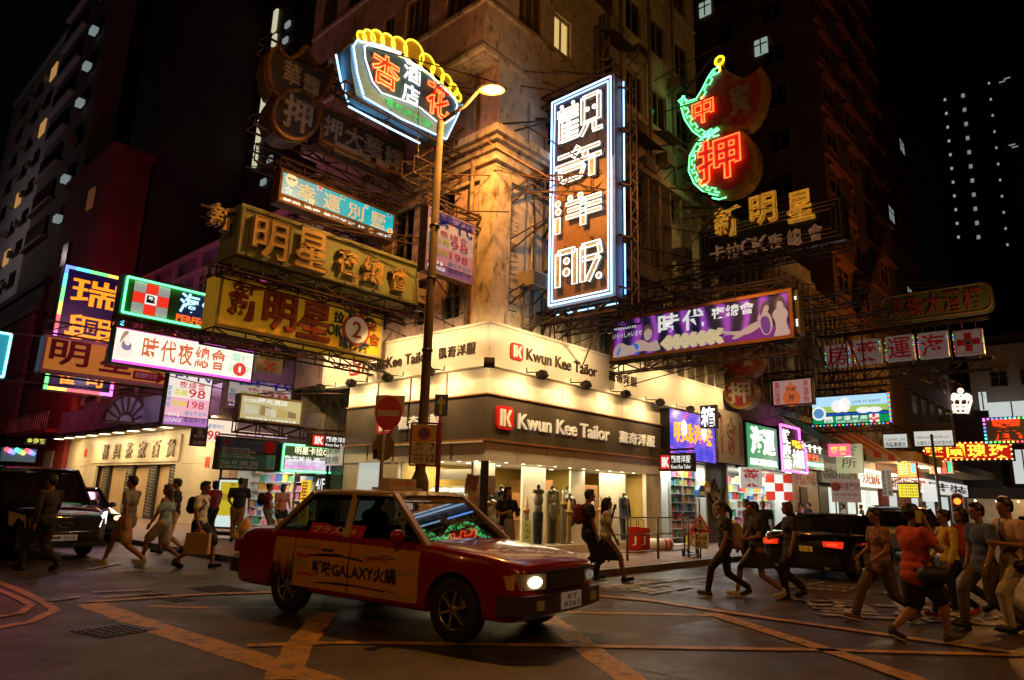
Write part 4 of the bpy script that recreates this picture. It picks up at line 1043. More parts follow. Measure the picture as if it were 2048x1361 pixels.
# ---- 8 pawn sign with green and red neon
PAWNR = mat('faded_crimson_sheet',(.42,.04,.06),.5,var=.4,vs=4,dirt=(.3,.24,.2),damt=.45,dscale=2.5)
PAWNB = mat('pawn_border_ochre',(.42,.26,.07),.55,var=.4,vs=6,dirt=(.2,.16,.05),damt=.5)
def pawnsign(S,bat,coin,lit_=True,dep=.45,sc=1.0):
    b = MB(); b.prism([S.p(*q) for q in bat],0,dep); b.build('bat_panel',PAWNB,S.t); S.depth = dep
    cx_, cy_ = sum(p[0] for p in bat)/len(bat), sum(p[1] for p in bat)/len(bat)
    b = MB(); b.prism([S.p(cx_+(x-cx_)*.87,cy_+(y-cy_)*.86) for x,y in bat],-.03,-.003); b.build('bat_face',PAWNR,S.t)
    cc = circ(*coin); b = MB(); b.prism([S.p(*q) for q in cc],-.05,dep-.02); b.build('coin_panel',PAWNB,S.t)
    b = MB(); b.prism([S.p(*q) for q in circ(coin[0],coin[1],coin[2]*.82,coin[3]*.82)],-.08,-.053); b.build('coin_face',PAWNR,S.t)
    return cc
S = Sign('pawn_neon_sign','bat and coin pawnshop neon sign with green key-pattern edge and red characters','X',9.8,(1362,118),(1533,397))
bat = [(1440,128),(1452,140),(1470,150),(1486,158),(1500,150),(1512,143),(1521,133),(1531,152),(1533,185),(1524,220),(1510,245),(1495,258),(1470,262),(1420,280),(1400,275),(1385,262),(1370,240),(1363,205),(1366,192),(1378,203),(1395,200),(1408,180),(1420,155),(1430,140)]
cc = pawnsign(S,bat,(1448,323,69,72))
def greek(path,m,r=.02,y=-.1,amp=.11,nm='key_pattern_tube'):
    P = [Vector((*S.p(*q),0)) for q in path]; Q = []
    for i in range(len(P)-1):
        k = max(1,int((P[i+1]-P[i]).length/.2))
        for j in range(k): Q.append(P[i].lerp(P[i+1],j/k))
    Q.append(P[-1])
    b = MB(); b.tube([(q.x,y,q.y) for q in Q],r,5)
    Q2 = []
    for i in range(len(Q)-1):
        d = (Q[i+1]-Q[i]).normalized(); n = Vector((d.y,-d.x,0)); a = amp if i % 2 == 0 else amp*2.1
        Q2 += [Q[i]+n*a,Q[i].lerp(Q[i+1],.95)+n*a]
    b.tube([(q.x,y,q.y) for q in Q2],r*.9,5); b.build(nm,m,S.t)
greek([(1440,136),(1428,143),(1418,158),(1406,182),(1395,200),(1378,205),(1367,195),(1364,215),(1372,242),(1388,265),(1405,277),(1420,276),(1440,262)][::-1],NG,.03)
greek([(1442,262),(1418,270),(1397,290),(1383,315),(1381,345),(1392,370),(1412,388),(1440,394)][::-1],NG,.03,y=-.15)
S.tube([S.p(*q) for q in [(1427,398),(1440,401),(1455,397)]],NG,.03,-.1)
u, v = S.p(1440,123); b = MB(); b.tube([(u+.17*math.cos(a),-.05,v+.17*math.sin(a)) for a in [2*math.pi*i/14 for i in range(14)]],.05,6,True); b.tube([(u,-.05,v-.17),(u,-.05,v-.45)],.05); b.build('yellow_finial_tube',NY,S.t)
u, v = S.p(1440,134); b = MB(); b.box(u-.16,u+.16,0,.2,v-.25,v+.3); b.build('finial',PAWNB,S.t)
S.charat('中',1408,222,42,52,REDG,.06,.04,NR,.032,y=-.035); S.charat('押',1441,321,86,86,REDG,.08,.06,NR,.034,y=-.085)
S.charat('寶',1482,200,40,56,mat('grey_letter',(.4,.36,.36),.5),.06,.03,OFFT,.015,y=-.035)
S.truss(0.0,top=False,bot=False,stays=0)
b = MB(); wl = -S.um
for z in (.3,2.6,4.5,6.6): b.bar((-S.w/2*.2,.25,z),(wl,.25,z*.7+.5),.07); b.bar((0,.2,z),(wl,1.5,z*.7-.5),.04); b.bar((0,.2,z+.3),(wl,-1.2,z*.7+.9),.04)
b.build('support_truss',IRON,S.t)

# ---- 9 unlit black sign with gold characters
S = Sign('black_karaoke_sign','unlit black sign with large gold characters rising above its stepped outline tubes','X',11.0,(1398,463),(1692,500))
S.u1 = -HX(1692,480,11.0).y; S.t.location = (11.0,-(S.u0+S.u1)/2,HX(1398,537,11.0).z); S.um = (S.u0+S.u1)/2; S.w = S.u1-S.u0; S.z0 = S.t.location.z; S.h = HX(1398,463,11.0).z-S.z0
BLK = mat('black_sign_sheet',(.022,.016,.016),.35,var=.3,vs=3)
S.cabinet(BLK,.55)
for mg in (.1,.25,.4):
    k = MB(); x, h_ = S.w/2-mg, S.h-mg
    k.tube([(-x,-.04,mg),(x,-.04,mg),(x,-.04,h_),(-x,-.04,h_)],.022,5,True); k.build('unlit_tube',mat('unlit_pinkish_tube',(.42,.30,.27),.3),S.t)
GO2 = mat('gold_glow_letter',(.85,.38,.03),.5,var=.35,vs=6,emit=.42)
for ch, x, y in (('新',1458,445),('明',1528,420),('星',1602,414)): S.charat(ch,x,y,54,60,GO2,.12,.06,OFFT,.014,y=-.04)
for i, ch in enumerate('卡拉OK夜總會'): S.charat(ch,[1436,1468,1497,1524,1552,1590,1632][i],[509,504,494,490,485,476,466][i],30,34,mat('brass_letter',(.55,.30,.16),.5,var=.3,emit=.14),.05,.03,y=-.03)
b = MB()
u, v = S.p(1700,425); b.box(S.w/2+.35,S.w/2+.6,.2,.25,-.6,S.h+.8); b.box(S.w/2+.02,S.w/2+.35,.2,.24,-.3,-.2); b.box(S.w/2+.02,S.w/2+.35,.2,.24,S.h*.7,S.h*.7+.1); b.build('end_ladder',IRON,S.t)
S.truss(0.0,top=False,bot=True,stays=1,rise=1.8)

# ---- 10 purple billboard
S = Sign('purple_nightclub_billboard','long lit purple billboard with posed women and white characters in a copper frame','X',4.8,(1222,641),(1590,676))
S.cabinet(FR_RUST,.35);
def swirl(key,emit):
    m = bpy.data.materials.new(key); m.use_nodes = True; nt = m.node_tree; N = nt.nodes; L = nt.links; b = N['Principled BSDF']
    tc = N.new('ShaderNodeTexCoord'); w = N.new('ShaderNodeTexWave'); w.inputs['Scale'].default_value = .55; w.inputs['Distortion'].default_value = 9; w.inputs['Detail'].default_value = 2; w.inputs['Detail Scale'].default_value = .8
    L.new(tc.outputs['Object'],w.inputs['Vector']); cr = N.new('ShaderNodeValToRGB'); e = cr.color_ramp.elements
    e[0].position = .15; e[0].color = (.006,.006,.02,1); e[1].position = .95; e[1].color = (.26,.05,.38,1); x = e.new(.5); x.color = (.045,.012,.11,1)
    L.new(w.outputs['Fac'],cr.inputs[0]); L.new(cr.outputs[0],b.inputs['Base Color']); L.new(cr.outputs[0],b.inputs['Emission Color']); b.inputs['Emission Strength'].default_value = emit
    return m
S.face(swirl('purple_swirl_print',.9),mg=.08); S.frame(mat('copper_frame',(.40,.16,.05),.4,.3,var=.3),.09,.05)
LWB = lit('print_white',(.8,.82,.78),.8)
S.text('welcome',.015,.165,.72,.86,LWB,.004,.0,-.012); S.text('いらっしゃいませ',.015,.20,.52,.65,LWB,.004,.0,-.012)
S.chars('時代',.29,.57,.46,.92,LWB,.004,.07,-.012); S.text('夜總會',.60,.82,.62,.88,LWB,.004,.05,-.012)
for i in range(7):
    u, v = S.f(.345+.047*i,.25); w = .21; pts = [(u-w,v),(u+w*.2,v+w*1.1),(u+w*.9,v+w*.9),(u+w*.6,v+w*.2),(u+w*.1,v),(u+w*.6,v-w*.2),(u+w*.9,v-w*.9),(u+w*.2,v-w*1.1)]
    b = MB(); b.prism(pts[::-1],-.016,-.012); b.build('heart',lit('print_cream',(.75,.62,.35),.65),S.t)
SKIN_P = lit('print_skin',(.60,.42,.36),.6); HAIRP = lit('print_hair',(.10,.05,.05),.8); BIK = lit('print_blue',(.02,.12,.5),1.0); PUR = lit('print_purple',(.2,.05,.32),.5); MAG = lit('print_magenta',(.22,.02,.24),.6)
def blob(S,pts,m,y=-.014,nm='printed_figure'):
    P = [S.f(*q) for q in pts]; Q = P
    for _ in range(2):
        Q2 = []
        for i in range(len(Q)):
            a, c = Q[i], Q[(i+1) % len(Q)]; Q2 += [(a[0]*.75+c[0]*.25,a[1]*.75+c[1]*.25),(a[0]*.25+c[0]*.75,a[1]*.25+c[1]*.75)]
        Q = Q2
    area = sum(Q[i][0]*Q[(i+1) % len(Q)][1]-Q[(i+1) % len(Q)][0]*Q[i][1] for i in range(len(Q)))
    if area < 0: Q = Q[::-1]
    b = MB(); b.prism(Q,y-.002,y); b.build(nm,m,S.t)
blob(S,[(.30,.04),(.36,.12),(.55,.12),(.68,.04)],MAG,-.0095,'printed_ground'); blob(S,[(.60,.05),(.62,.22),(.99,.35),(.99,.05)],MAG,-.0095,'printed_ground')
blob(S,[(.01,.05),(.02,.28),(.05,.40),(.08,.40),(.10,.33),(.13,.30),(.155,.38),(.20,.42),(.22,.36),(.25,.30),(.29,.38),(.30,.25),(.315,.12),(.27,.10),(.2,.16),(.14,.10),(.05,.05)],SKIN_P)
blob(S,[(.215,.40),(.21,.56),(.225,.66),(.25,.66),(.265,.55),(.255,.42),(.235,.36)],SKIN_P,-.0165); blob(S,[(.205,.5),(.205,.66),(.225,.74),(.25,.74),(.268,.64),(.268,.5),(.262,.6),(.235,.66),(.216,.58)],HAIRP,-.019,'printed_hair')
blob(S,[(.033,.12),(.05,.10),(.068,.30),(.062,.34)],BIK,-.0165,'printed_swimsuit'); blob(S,[(.13,.34),(.16,.36),(.185,.26),(.165,.16),(.150,.30)],BIK,-.0165,'printed_swimsuit'); blob(S,[(.155,.14),(.19,.16),(.175,.10),(.155,.08)],BIK,-.0165,'printed_swimsuit')
blob(S,[(.60,.36),(.63,.32),(.70,.22),(.78,.18),(.84,.30),(.86,.40),(.84,.46),(.80,.30),(.71,.28),(.62,.40)],SKIN_P); blob(S,[(.69,.14),(.73,.12),(.80,.28),(.86,.38),(.84,.46),(.77,.34)],SKIN_P,-.0165)
blob(S,[(.84,.36),(.83,.5),(.85,.62),(.875,.64),(.90,.5),(.905,.28),(.885,.12),(.855,.14)],SKIN_P,-.0165); blob(S,[(.845,.36),(.85,.52),(.885,.52),(.895,.3),(.885,.14),(.86,.16)],PUR,-.018,'printed_swimsuit')
blob(S,[(.855,.62),(.858,.74),(.875,.78),(.892,.70),(.885,.6),(.87,.58)],SKIN_P,-.019); blob(S,[(.845,.5),(.85,.74),(.87,.83),(.89,.8),(.895,.68),(.885,.75),(.865,.72),(.858,.6)],HAIRP,-.021,'printed_hair')
blob(S,[(.90,.06),(.92,.22),(.915,.4),(.90,.5),(.915,.62),(.94,.68),(.965,.64),(.98,.5),(.965,.38),(.975,.2),(.985,.1),(.95,.05)],SKIN_P,-.0165); blob(S,[(.925,.64),(.928,.76),(.94,.82),(.955,.78),(.958,.66),(.94,.6)],SKIN_P,-.019)
blob(S,[(.915,.6),(.918,.8),(.94,.9),(.96,.86),(.975,.62),(.965,.6),(.955,.76),(.93,.8),(.925,.64)],HAIRP,-.021,'printed_hair')
b = MB(); b.box(S.w/2,S.w/2+.14,.02,.33,.1,S.h-.05); b.build('side_box',mat('olive_side',(.12,.11,.05),.5),S.t)
k = MB()
for z in (.3,.35,.4,.45,1.0,1.05): k.box(S.w/2+.05,S.w/2+.09,-.0,.019,z,z+.02)
k.build('led',lit('led_white',(1,1,1),3),S.t)
S.truss(0.0,top=True,bot=True,stays=2,rise=1.5)

# ---- 11 dark rounded sign, far right
def roundrect(x0,x1,z0,z1,r,n=5):
    pts = []
    for (cx_,cz_,a0) in ((x1-r,z1-r,0),(x0+r,z1-r,90),(x0+r,z0+r,180),(x1-r,z0+r,270)):
        for i in range(n): a = math.radians(a0+90/(n-1)*i); pts.append((cx_+r*math.cos(a),cz_+r*math.sin(a)))
    return pts
S = Sign('unlit_rounded_sign','unlit dark rounded sign with faint red characters, high over the far right street','X',33,(1757,595),(1990,622))
S.depth = .5; b = MB(); b.prism(roundrect(-S.w/2,S.w/2,0,S.h,.5)[::-1][::-1],0,.5); b.build('cabinet',mat('dark_green_sheet',(.05,.07,.05),.5,var=.3),S.t)
b = MB(); b.tube([(x,-.03,z) for x,z in roundrect(-S.w/2+.1,S.w/2-.1,.1,S.h-.1,.45)],.05,5,True); b.build('rim',mat('dull_bronze',(.12,.09,.05),.5),S.t)
S.chars('海珠大酒樓',.08,.92,.15,.85,mat('dull_red_letter',(.14,.02,.015),.6),.08,.04)
S.truss(0.0,top=False,bot=False,stays=1)

# ---- 12 row of five square pharmacy boxes
sg = thing('pharmacy_box_sign','row of five square boxes with four red characters and a red cross','sign',tuple(HX(1650,732,25)))
k_ = []
for ch, x0, x1, yt, yb in (('房',1649,1700,685,732),('藥',1706,1762,675,724),('運',1768,1829,665,718),('海',1833,1898,656,712),('',1903,1969,648,706)):
    P, Q = HX(x0,yt,25), HX(x1,yb,25); w = P.y-Q.y; h = 2.0*w/2.0*1.0; h = P.z-HX(x0,yb+(x1-x0)*.14,25).z
    c = ((P.y+Q.y)/2); z = Q.z
    o = MB(); o.box(-w/2,w/2,0,.4,0,w*1.02); q = o.build('square_box',mat('pinkish_white_sheet',(.50,.40,.38),.5,var=.15,emit=.10),sg)
    q.location = Vector((25,c,z))-Vector(sg.location); q.rotation_euler = (0,0,-math.pi/2)
    RP = mat('crimson_paint',(.42,.01,.02),.5,emit=.10)
    if ch: b = MB(); b.text(ch,-w*.42,w*.42,w*.08,w*.94,-.003,.01,.03); b.build('character',RP,q)
    else:
        b = MB(); b.box(-w*.13,w*.13,-.012,-.003,w*.12,w*.9); b.box(-w*.4,-w*.132,-.012,-.003,w*.38,w*.64); b.box(w*.132,w*.4,-.012,-.003,w*.38,w*.64); b.build('red_cross',RP,q)
        b = MB(); b.box(-w*.11,w*.11,-.02,-.013,w*.4,w*.62); b.build('cross_centre',mat('pinkish_white_plain',(.5,.42,.4),.5),q); b = MB(); b.text('℞',-w*.08,w*.08,w*.42,w*.6,-.021,.003,.03); b.build('lettering',BLACK,q)
        b = MB(); b.tube([(x,-.01,z_) for x,z_ in ((-w*.45,w*.05),(w*.45,w*.05),(w*.45,w*.97),(-w*.45,w*.97))],.02,4,True); b.build('red_outline',RP,q)
    LEDS = [lit('led_blue',(.1,.3,1),2),lit('led_red',(1,.1,.05),2),lit('led_green',(.1,1,.2),2)]
    b = MB(); rb2 = random.Random(int(x0))
    for i in range(9):
        z_ = w*(.05+.1*i); b.use(rb2.randrange(3)); b.box(-w/2-.02,-w/2+.01,-.03,-.001,z_,z_+.04) if rb2.random() < .6 else b.box(w/2-.01,w/2+.02,-.03,-.001,z_,z_+.04)
    b.build('led_edge',LEDS,q)
b = MB(); P0, P1 = HX(1560,700,25), HX(1975,640,25); lz = P0.z+1.2
y0, y1 = 0.0, P1.y
z_b, z_t = HX(1700,738,25).z-.1, HX(1700,672,25).z+.1
for yy in (0.0,.4):
    for z in (z_b-.5,z_b,z_t,z_t+.05): b.bar((25+yy,y0,z),(25+yy,y1,z),.07)
for i in range(14):
    y = y0+(y1-y0)*i/14; y2 = y0+(y1-y0)*(i+1)/14; b.bar((25,y,z_b-.5),(25,y2,z_b),.05); b.bar((25.4,y,z_t+.05),(25.4,y,z_b),.05)
for i in range(3):
    y = y0+(y1-y0)*i/10; y2 = y0+(y1-y0)*(i+1)/10; b.bar((25,y,z_b-.5 if i % 2 else z_t),(25,y2,z_t if i % 2 else z_b-.5),.06); b.bar((25,y2,z_b-.5),(25,y2,z_t),.06)
b.build('support_truss',IRON,sg,wp=True)

# ---- 13 dim pawn sign below the billboard
S = Sign('dim_pawn_sign','dim pink bat and coin pawn sign hanging below the purple billboard','X',13.5,(1442,690),(1525,818))
S.z0 = HX(1480,818,13.5).z; S.t.location.z = S.z0
bat = [(1445,700),(1460,712),(1475,705),(1484,692),(1494,705),(1508,712),(1524,700),(1526,725),(1515,745),(1500,755),(1470,757),(1452,745),(1443,725)]
cc = pawnsign(S,bat,(1481,785,33,34)); S.charat('中',1464,722,20,26,PALE,.05,.04,y=-.035); S.charat('寶',1497,720,24,28,PALE,.05,.04,y=-.035); S.charat('押',1482,786,46,44,PALE,.06,.06,y=-.085)
S.truss(0.0,top=True,bot=False,stays=0)

# ---- 14 pink light box
PINKL = lit('lit_dusty_pink',(.50,.27,.24),.62)
S = Sign('pink_pawn_lightbox','dusty pink light box with small red characters and a bat and coin emblem','X',17.3,(1543,762),(1627,808))
S.cabinet(FR_RUST,.35); S.face(PINKL,mg=.05); S.frame(FR_RUST,.05)
RI = lit('ink_crimson',(.40,.015,.02),.6)
S.text('集\n團\n經\n營',.07,.20,.08,.92,RI,.004,.03,-.012,line=.9); S.text('高\n價\n押\n物',.78,.91,.08,.92,RI,.004,.03,-.012,line=.9)
OI = lit('ink_orange',(.6,.12,.03),.7)
blob(S,[(.33,.75),(.40,.72),(.44,.84),(.48,.92),(.52,.84),(.56,.72),(.63,.75),(.62,.58),(.54,.48),(.42,.48),(.34,.58)],OI,-.012,'emblem_bat')
u, v = S.f(.48,.28); b = MB(); b.disc(u,v,.37,-.016,-.012,24); b.build('emblem_coin',OI,S.t); S.text('押',.41,.55,.15,.41,PALE,.004,.05,-.018); S.text('中寶',.37,.60,.55,.68,PALE,.004,.03,-.018)
S.truss(0.0,top=True,bot=False,stays=1)

# ---- 15 green pharmacy light box
S = Sign('green_pharmacy_lightbox','bright light box with blue sky picture over green pharmacy lettering','X',22,(1621,795),(1782,845))
S.cabinet(DARKMETAL,.4); S.face(lit('lit_sky',(.45,.75,.95),1.0),b0=.58,mg=.05); S.face(lit('lit_grass',(.35,.55,.12),1.0),b0=.38,b1=.66,mg=.05,y=-.012); S.face(lit('lit_blue',(.01,.09,.42),.95),b0=.27,b1=.42,mg=.05,y=-.018); S.face(lit('lit_green',(.0,.30,.09),.95),b1=.32,mg=.05,y=-.022)
S.text('PACIFIC PHARMACY CO.',.33,.72,.055,.12,LW,.004,.02,-.03); S.chars('海運藥房',.31,.73,.14,.28,LW,.004,.05,-.03)
b = MB()
for i in range(3):
    for j in range(3):
        u, v = S.f(.77+.037*i,.09+.075*j);
        b.use((i+j) % 2); b.box(u-.08,u+.08,-.034,-.026,v-.085,v+.085)
b.build('checkered_cross',[LW,lit('lit_red',(.6,.02,.02),.9)],S.t)
S.text('關',.17,.28,.07,.28,LW,.004,.08,-.03)
u, v = S.f(.10,.40); b = MB(); b.disc(u,v,.33,-.034,-.026); b.build('shield_emblem',LW,S.t); b = MB(); b.disc(u,v,.24,-.04,-.035); b.build('shield_centre',lit('lit_lightblue',(.1,.3,.6),.9),S.t)
for (a,c,w,h) in ((.36,.62,.10,.34),(.45,.66,.08,.4),(.68,.45,.1,.16),(.82,.45,.1,.14)):
    u, v = S.f(a,c); b = MB(); b.disc(u,v,1.0,-.03,-.024,18,w*3,h*.9); b.build('printed_figure',LW,S.t)
S.text('LIVE IT EASY',.55,.9,.70,.78,lit('ink_navy',(.02,.05,.25),.8),.003,.0,-.03); S.frame(DARKMETAL,.05,.045)
k = MB(); rb2 = random.Random(4)
for i in range(20):
    k.use(i % 3); k.box(S.w/2-.03,S.w/2+.05,-.06,-.047,S.h*i/20,S.h*i/20+.05); k.box(-S.w/2+S.w*i/20,-S.w/2+S.w*i/20+.08,-.06,-.047,-.06,0.0)
k.build('led_edge',LEDS,S.t); S.truss(0.0,top=True,bot=True,stays=2)

# ---- 16-18 far right light boxes and neon
LGREY = lit('lit_grey_white',(.62,.66,.60),.85)
S = Sign('small_white_lightbox','smaller of two white light boxes side by side over the far right street','X',36,(1764,868),(1818,897)); S.cabinet(DARKMETAL,.4); S.face(LGREY,mg=.06); S.text('西醫蕭健文',.1,.9,.1,.42,BLACK,.01,.02); S.text('CLINIC 3/F',.1,.9,.52,.66,GREYMETAL,.01,.0); S.truss(0.0,top=True,bot=False,stays=0)
S = Sign('large_white_lightbox','larger of two white light boxes side by side over the far right street','X',34,(1825,862),(1910,893)); S.cabinet(DARKMETAL,.4); S.face(LGREY,mg=.06); S.text('大醫生六一診所會診所',.08,.95,.1,.36,GREYMETAL,.01,.01); S.text('MEDICAL CENTRE LTD',.1,.9,.5,.64,GREYMETAL,.01,.0); S.truss(0.0,top=True,bot=False,stays=0)
RBOX = lit('lit_red_box',(.55,.01,.008),.9); BULB = lit('bulb_yellow',(1,.7,.15),3.0)
def bulbs(S,m,sp=.2,mg=.1,s=.04,mats=None):
    b = MB(); P = []
    for x in np.arange(-S.w/2+mg,S.w/2-mg,sp): P += [(x,mg),(x,S.h-mg)]
    for z in np.arange(mg,S.h-mg,sp): P += [(-S.w/2+mg,z),(S.w/2-mg,z)]
    for i, (x,z) in enumerate(P):
        if mats: b.use(int((x-z)*1.7) % len(mats))
        b.box(x-s,x+s,-.06,-.02,z-s,z+s)
    return b.build('bulb_border',mats or m,S.t)
S = Sign('red_rose_nightclub_sign','red sign with big glowing yellow characters edged with yellow bulbs, far right','X',44,(1842,885),(2030,922)); S.cabinet(DARKMETAL,.5); S.face(RBOX,mg=.1); YL = lit('glow_yellow',(1,.72,.05),1.6)
S.chars('園瑰玫',.27,.96,.16,.86,YL,.05,.06); S.text('會總夜',.04,.25,.45,.8,YL,.03,.04); S.text('⟵',.05,.24,.15,.36,YL,.03,.06); bulbs(S,BULB,.32,.12,.045)
RAIN = [lit('rain_%d' % i,c,2.2) for i,c in enumerate(((1,.1,.1),(1,.2,.9),(.15,.25,1),(.1,.9,.9),(.15,1,.2),(1,.7,.1)))]
S = Sign('rainbow_edge_sign','dark sign with a huge red character and rainbow bulbs, cut by the right picture edge','X',38,(1963,836),(2130,885)); S.cabinet(DARKMETAL,.5); S.face(mat('dark_grey_face',(.06,.05,.05),.5),mg=.1); S.chars('麗池',.08,.98,.1,.92,lit('glow_red',(1,.06,.01),1.1),.05,.07); bulbs(S,None,.22,.1,.055,RAIN)
# ---- street-level signs on the right row
S = Sign('yellow_menu_lightbox','yellow light box full of small red writing, hanging above the far right pavement','X',34,(1794,967),(1840,997)); S.cabinet(DARKMETAL,.3); S.face(lit('lit_yellow',(.85,.72,.03),1.1),mg=.05)
for i in range(4): S.text('小龍外賣茶餐廳送貨',.06,.94,.74-.2*i,.9-.2*i,BLACK,.004,.0)
S.truss(0.0,top=True,bot=False,stays=0)
S = Sign('orange_menu_lightbox','orange and yellow picture light box under the small white one, far right','X',32,(1793,925),(1836,957)); S.cabinet(DARKMETAL,.3); S.face(lit('lit_orange',(1,.5,.05),1.3),mg=.05); S.face(lit('lit_yel2',(1,.85,.3),1.4),a0=.05,a1=.6,b0=.15,b1=.9,mg=.05,y=-.012)
for i in range(5): S.text('美食咖喱飯面',.1,.6,.72-.14*i,.82-.14*i,lit('ink_red2',(.7,.05,.02),1),.004,.02,-.014)
S.face(lit('lit_cyan2',(.2,.7,.8),1.2),a0=.66,a1=.96,b0=.3,b1=.95,mg=.04,y=-.012); bulbs(S,None,.15,.05,.03,RAIN)
S = Sign('white_vertical_board','narrow white board with two columns of black characters, beside the yellow box','X',26,(1762,940),(1785,993)); S.cabinet(WHITEP,.15); S.text('粵\n菜\n海\n鮮\n酒\n家',.08,.4,.05,.95,BLACK,.004,.02); S.text('生\n日\n大\n大\n廳',.6,.92,.05,.95,BLACK,.004,.02)
S = Sign('pinkish_banner','pale pink printed banner on two poles standing over the parked cars','X',13.5,(1661,958),(1723,1006)); S.cabinet(lit('banner_face',(.50,.34,.28),.35),.05)
u, v = S.f(.16,.66); b = MB(); b.disc(u,v,.16,-.012,-.003); b.build('round_logo',mat('salmon_ink',(.5,.12,.07),.6),S.t); S.text('阿婆藥材',.3,.97,.5,.85,mat('salmon_ink',(.5,.12,.07)),.004,.03); S.text('www.apoherbal.com',.08,.92,.12,.2,mat('salmon_ink',(.5,.12,.07)),.004,.0); S.text('健康首選',.08,.92,.26,.4,mat('salmon_ink',(.5,.12,.07)),.004,.0)
b = MB(); b.tube([(-S.w/2+.1,.06,-3.2+1.0),(-S.w/2+.1,.06,S.h)],.025); b.tube([(S.w/2-.5,.06,-3.2+1.0),(S.w/2-.5,.06,S.h)],.025); b.build('pole',GREYMETAL,S.t)
S = Sign('tricolour_lightbox','slanting light box of red, white and green squares under the rose sign','X',40,(1857,922),(1908,948)); S.cabinet(DARKMETAL,.3)
for i, c in enumerate(((.9,.05,.02),(.8,.9,.8),(.9,.1,.05),(.05,.7,.3))): S.face(lit('tri%d' % i,c,1.3),a0=.25*i,a1=.25*i+.24,mg=.03)
bulbs(S,None,.2,.05,.04,RAIN)
S = Sign('white_awning_sign','white lit panel behind the yellow box far right','X',45,(1842,968),(1876,1004)); S.cabinet(lit('lit_pale',(.7,.75,.72),.9),.3)
# ---------------------------------------------------------------- signs over the left street
S = Sign('vertical_neon_sign','tall dark purple sign with rainbow bulb edge and orange neon characters, far left','Y',19,(151,533),(205,793))
S.w *= 1.42; S.cabinet(mat('deep_purple_sheet',(.03,.006,.07),.4),.4); S.face(lit('lit_deep_purple',(.008,.002,.045),.6),mg=.1); bulbs(S,None,.13,.09,.06,RAIN)
ORL = lit('glow_orange',(1,.28,.01),1.5)
for i, ch in enumerate('瑞興'): S.text(ch,.15,.88,.70-.31*i,.92-.30*i,ORL,.04,.03,-.02);
S.text('麻',.15,.88,.22,.35,ORL,.04,.05,-.02)
S.text('雀',.16,.42,.06,.19,ORL,.04,.05,-.02); S.text('司',.56,.82,.06,.19,ORL,.04,.05,-.02)
b = MB()
for v in (.45,.75): b.bar((S.w/2,.2,S.h*v),(0-S.um,.2,S.h*v),.06); b.bar((S.w/2,.2,S.h*v),(0-S.um,.2,S.h*v+1.5),.04)
b.build('support_arm',IRON,S.t)
S = Sign('orange_star_sign','orange panel sign with maroon characters and an arrow, half hidden by the white banner','Y',14,(91,668),(334,775))
S.cabinet(mat('pinkish_frame',(.35,.2,.25),.5),.5); S.face(lit('lit_dull_orange',(.62,.20,.035),.55),mg=.09); MAR = mat('maroon_letter',(.16,.008,.02),.5)
S.text('明',.05,.34,.22,.92,MAR,.02,.05); S.text('星',.42,.68,.2,.92,MAR,.02,.05)
P = [S.f(*q) for q in [(.70,.12),(.70,.36),(.90,.36),(.90,.44),(.98,.24),(.90,.06),(.90,.12)]]; b = MB(); b.prism(P[::-1],-.02,-.007); b.build('arrow',MAR,S.t); S.text('電梯按②字',.715,.90,.16,.33,mat('pale_letter',(.55,.45,.45),.5),.003,.02,-.022)
b = MB()
for z in (-.1,S.h+.1,S.h+.5): b.bar((-S.w/2,.2,z),(0-S.um,.2,z),.06)
for i in range(8):
    u = -S.w/2+(0-S.um+S.w/2)*i/8; u2 = -S.w/2+(0-S.um+S.w/2)*(i+1)/8; b.bar((u,.2,S.h+.1),(u2,.2,S.h+.5),.04)
b.build('support_truss',IRON,S.t)
S = Sign('green_edged_pharmacy_sign','green neon edged sign with red and white chequered cross, blue characters and red lettering','Y',10.2,(249,548),(523,685))
S.cabinet(mat('dark_green_cab',(.02,.08,.03),.4),.5); S.face(mat('green_face',(.05,.16,.03),.5),mg=.08); S.face(lit('lit_dark_navy',(.015,.03,.10),.5),a0=.36,b0=.12,b1=.92,mg=.05,y=-.012)
S.rect_tube(NG,.08,.035,-.08)
b = MB()
x0, x1, z0, z1 = S.R(.07,.30,.12,.90)
for i in range(3):
    for j in range(3):
        b.use((i+j) % 2 if not (i == 1 and j == 1) else 2); b.box(x0+(x1-x0)*i/3,x0+(x1-x0)*(i+1)/3-.01,-.03,-.014,z0+(z1-z0)*j/3,z0+(z1-z0)*(j+1)/3-.01)
LRED = lit('led_red_panel',(.9,.035,.015),1.0); LSIL = mat('silver_panel',(.6,.6,.6),.4,emit=.45,var=.35,vs=60)
b.build('chequer_square',[LSIL,LRED,LW],S.t); S.text('℞',.155,.215,.42,.6,BLACK,.01,.03,-.031)
CY = lit('glow_sky',(.45,.85,1.0),1.7); RE = lit('glow_orange_red',(1,.12,.01),1.5)
S.chars('海健藥房',.36,.98,.36,.88,CY,.03,.04,y=-.014); S.text('PERFECT PHARMACY',.36,.98,.12,.30,RE,.03,.05,y=-.014)
S.depth = .5; S.truss(0.0,top=False,bot=True,stays=1,rise=.5)
S = Sign('white_nightclub_lightbox','bright white and pink light box with orange calligraphy and a woman at its left end','Y',9.4,(231,652),(503,768))
S.cabinet(DARKMETAL,.35); S.face(lit('lit_bright_cream',(1.0,.90,.74),1.15),mg=.05); S.face(lit('lit_magenta',(.9,.12,.72),1.3),b1=.16,mg=.05,y=-.012); S.face(MATS['lit_magenta'],b0=.93,mg=.03,y=-.012)
INK = lit('ink_salmon',(.75,.16,.05),.8); INKG = lit('ink_green',(.35,.75,.5),1.0)
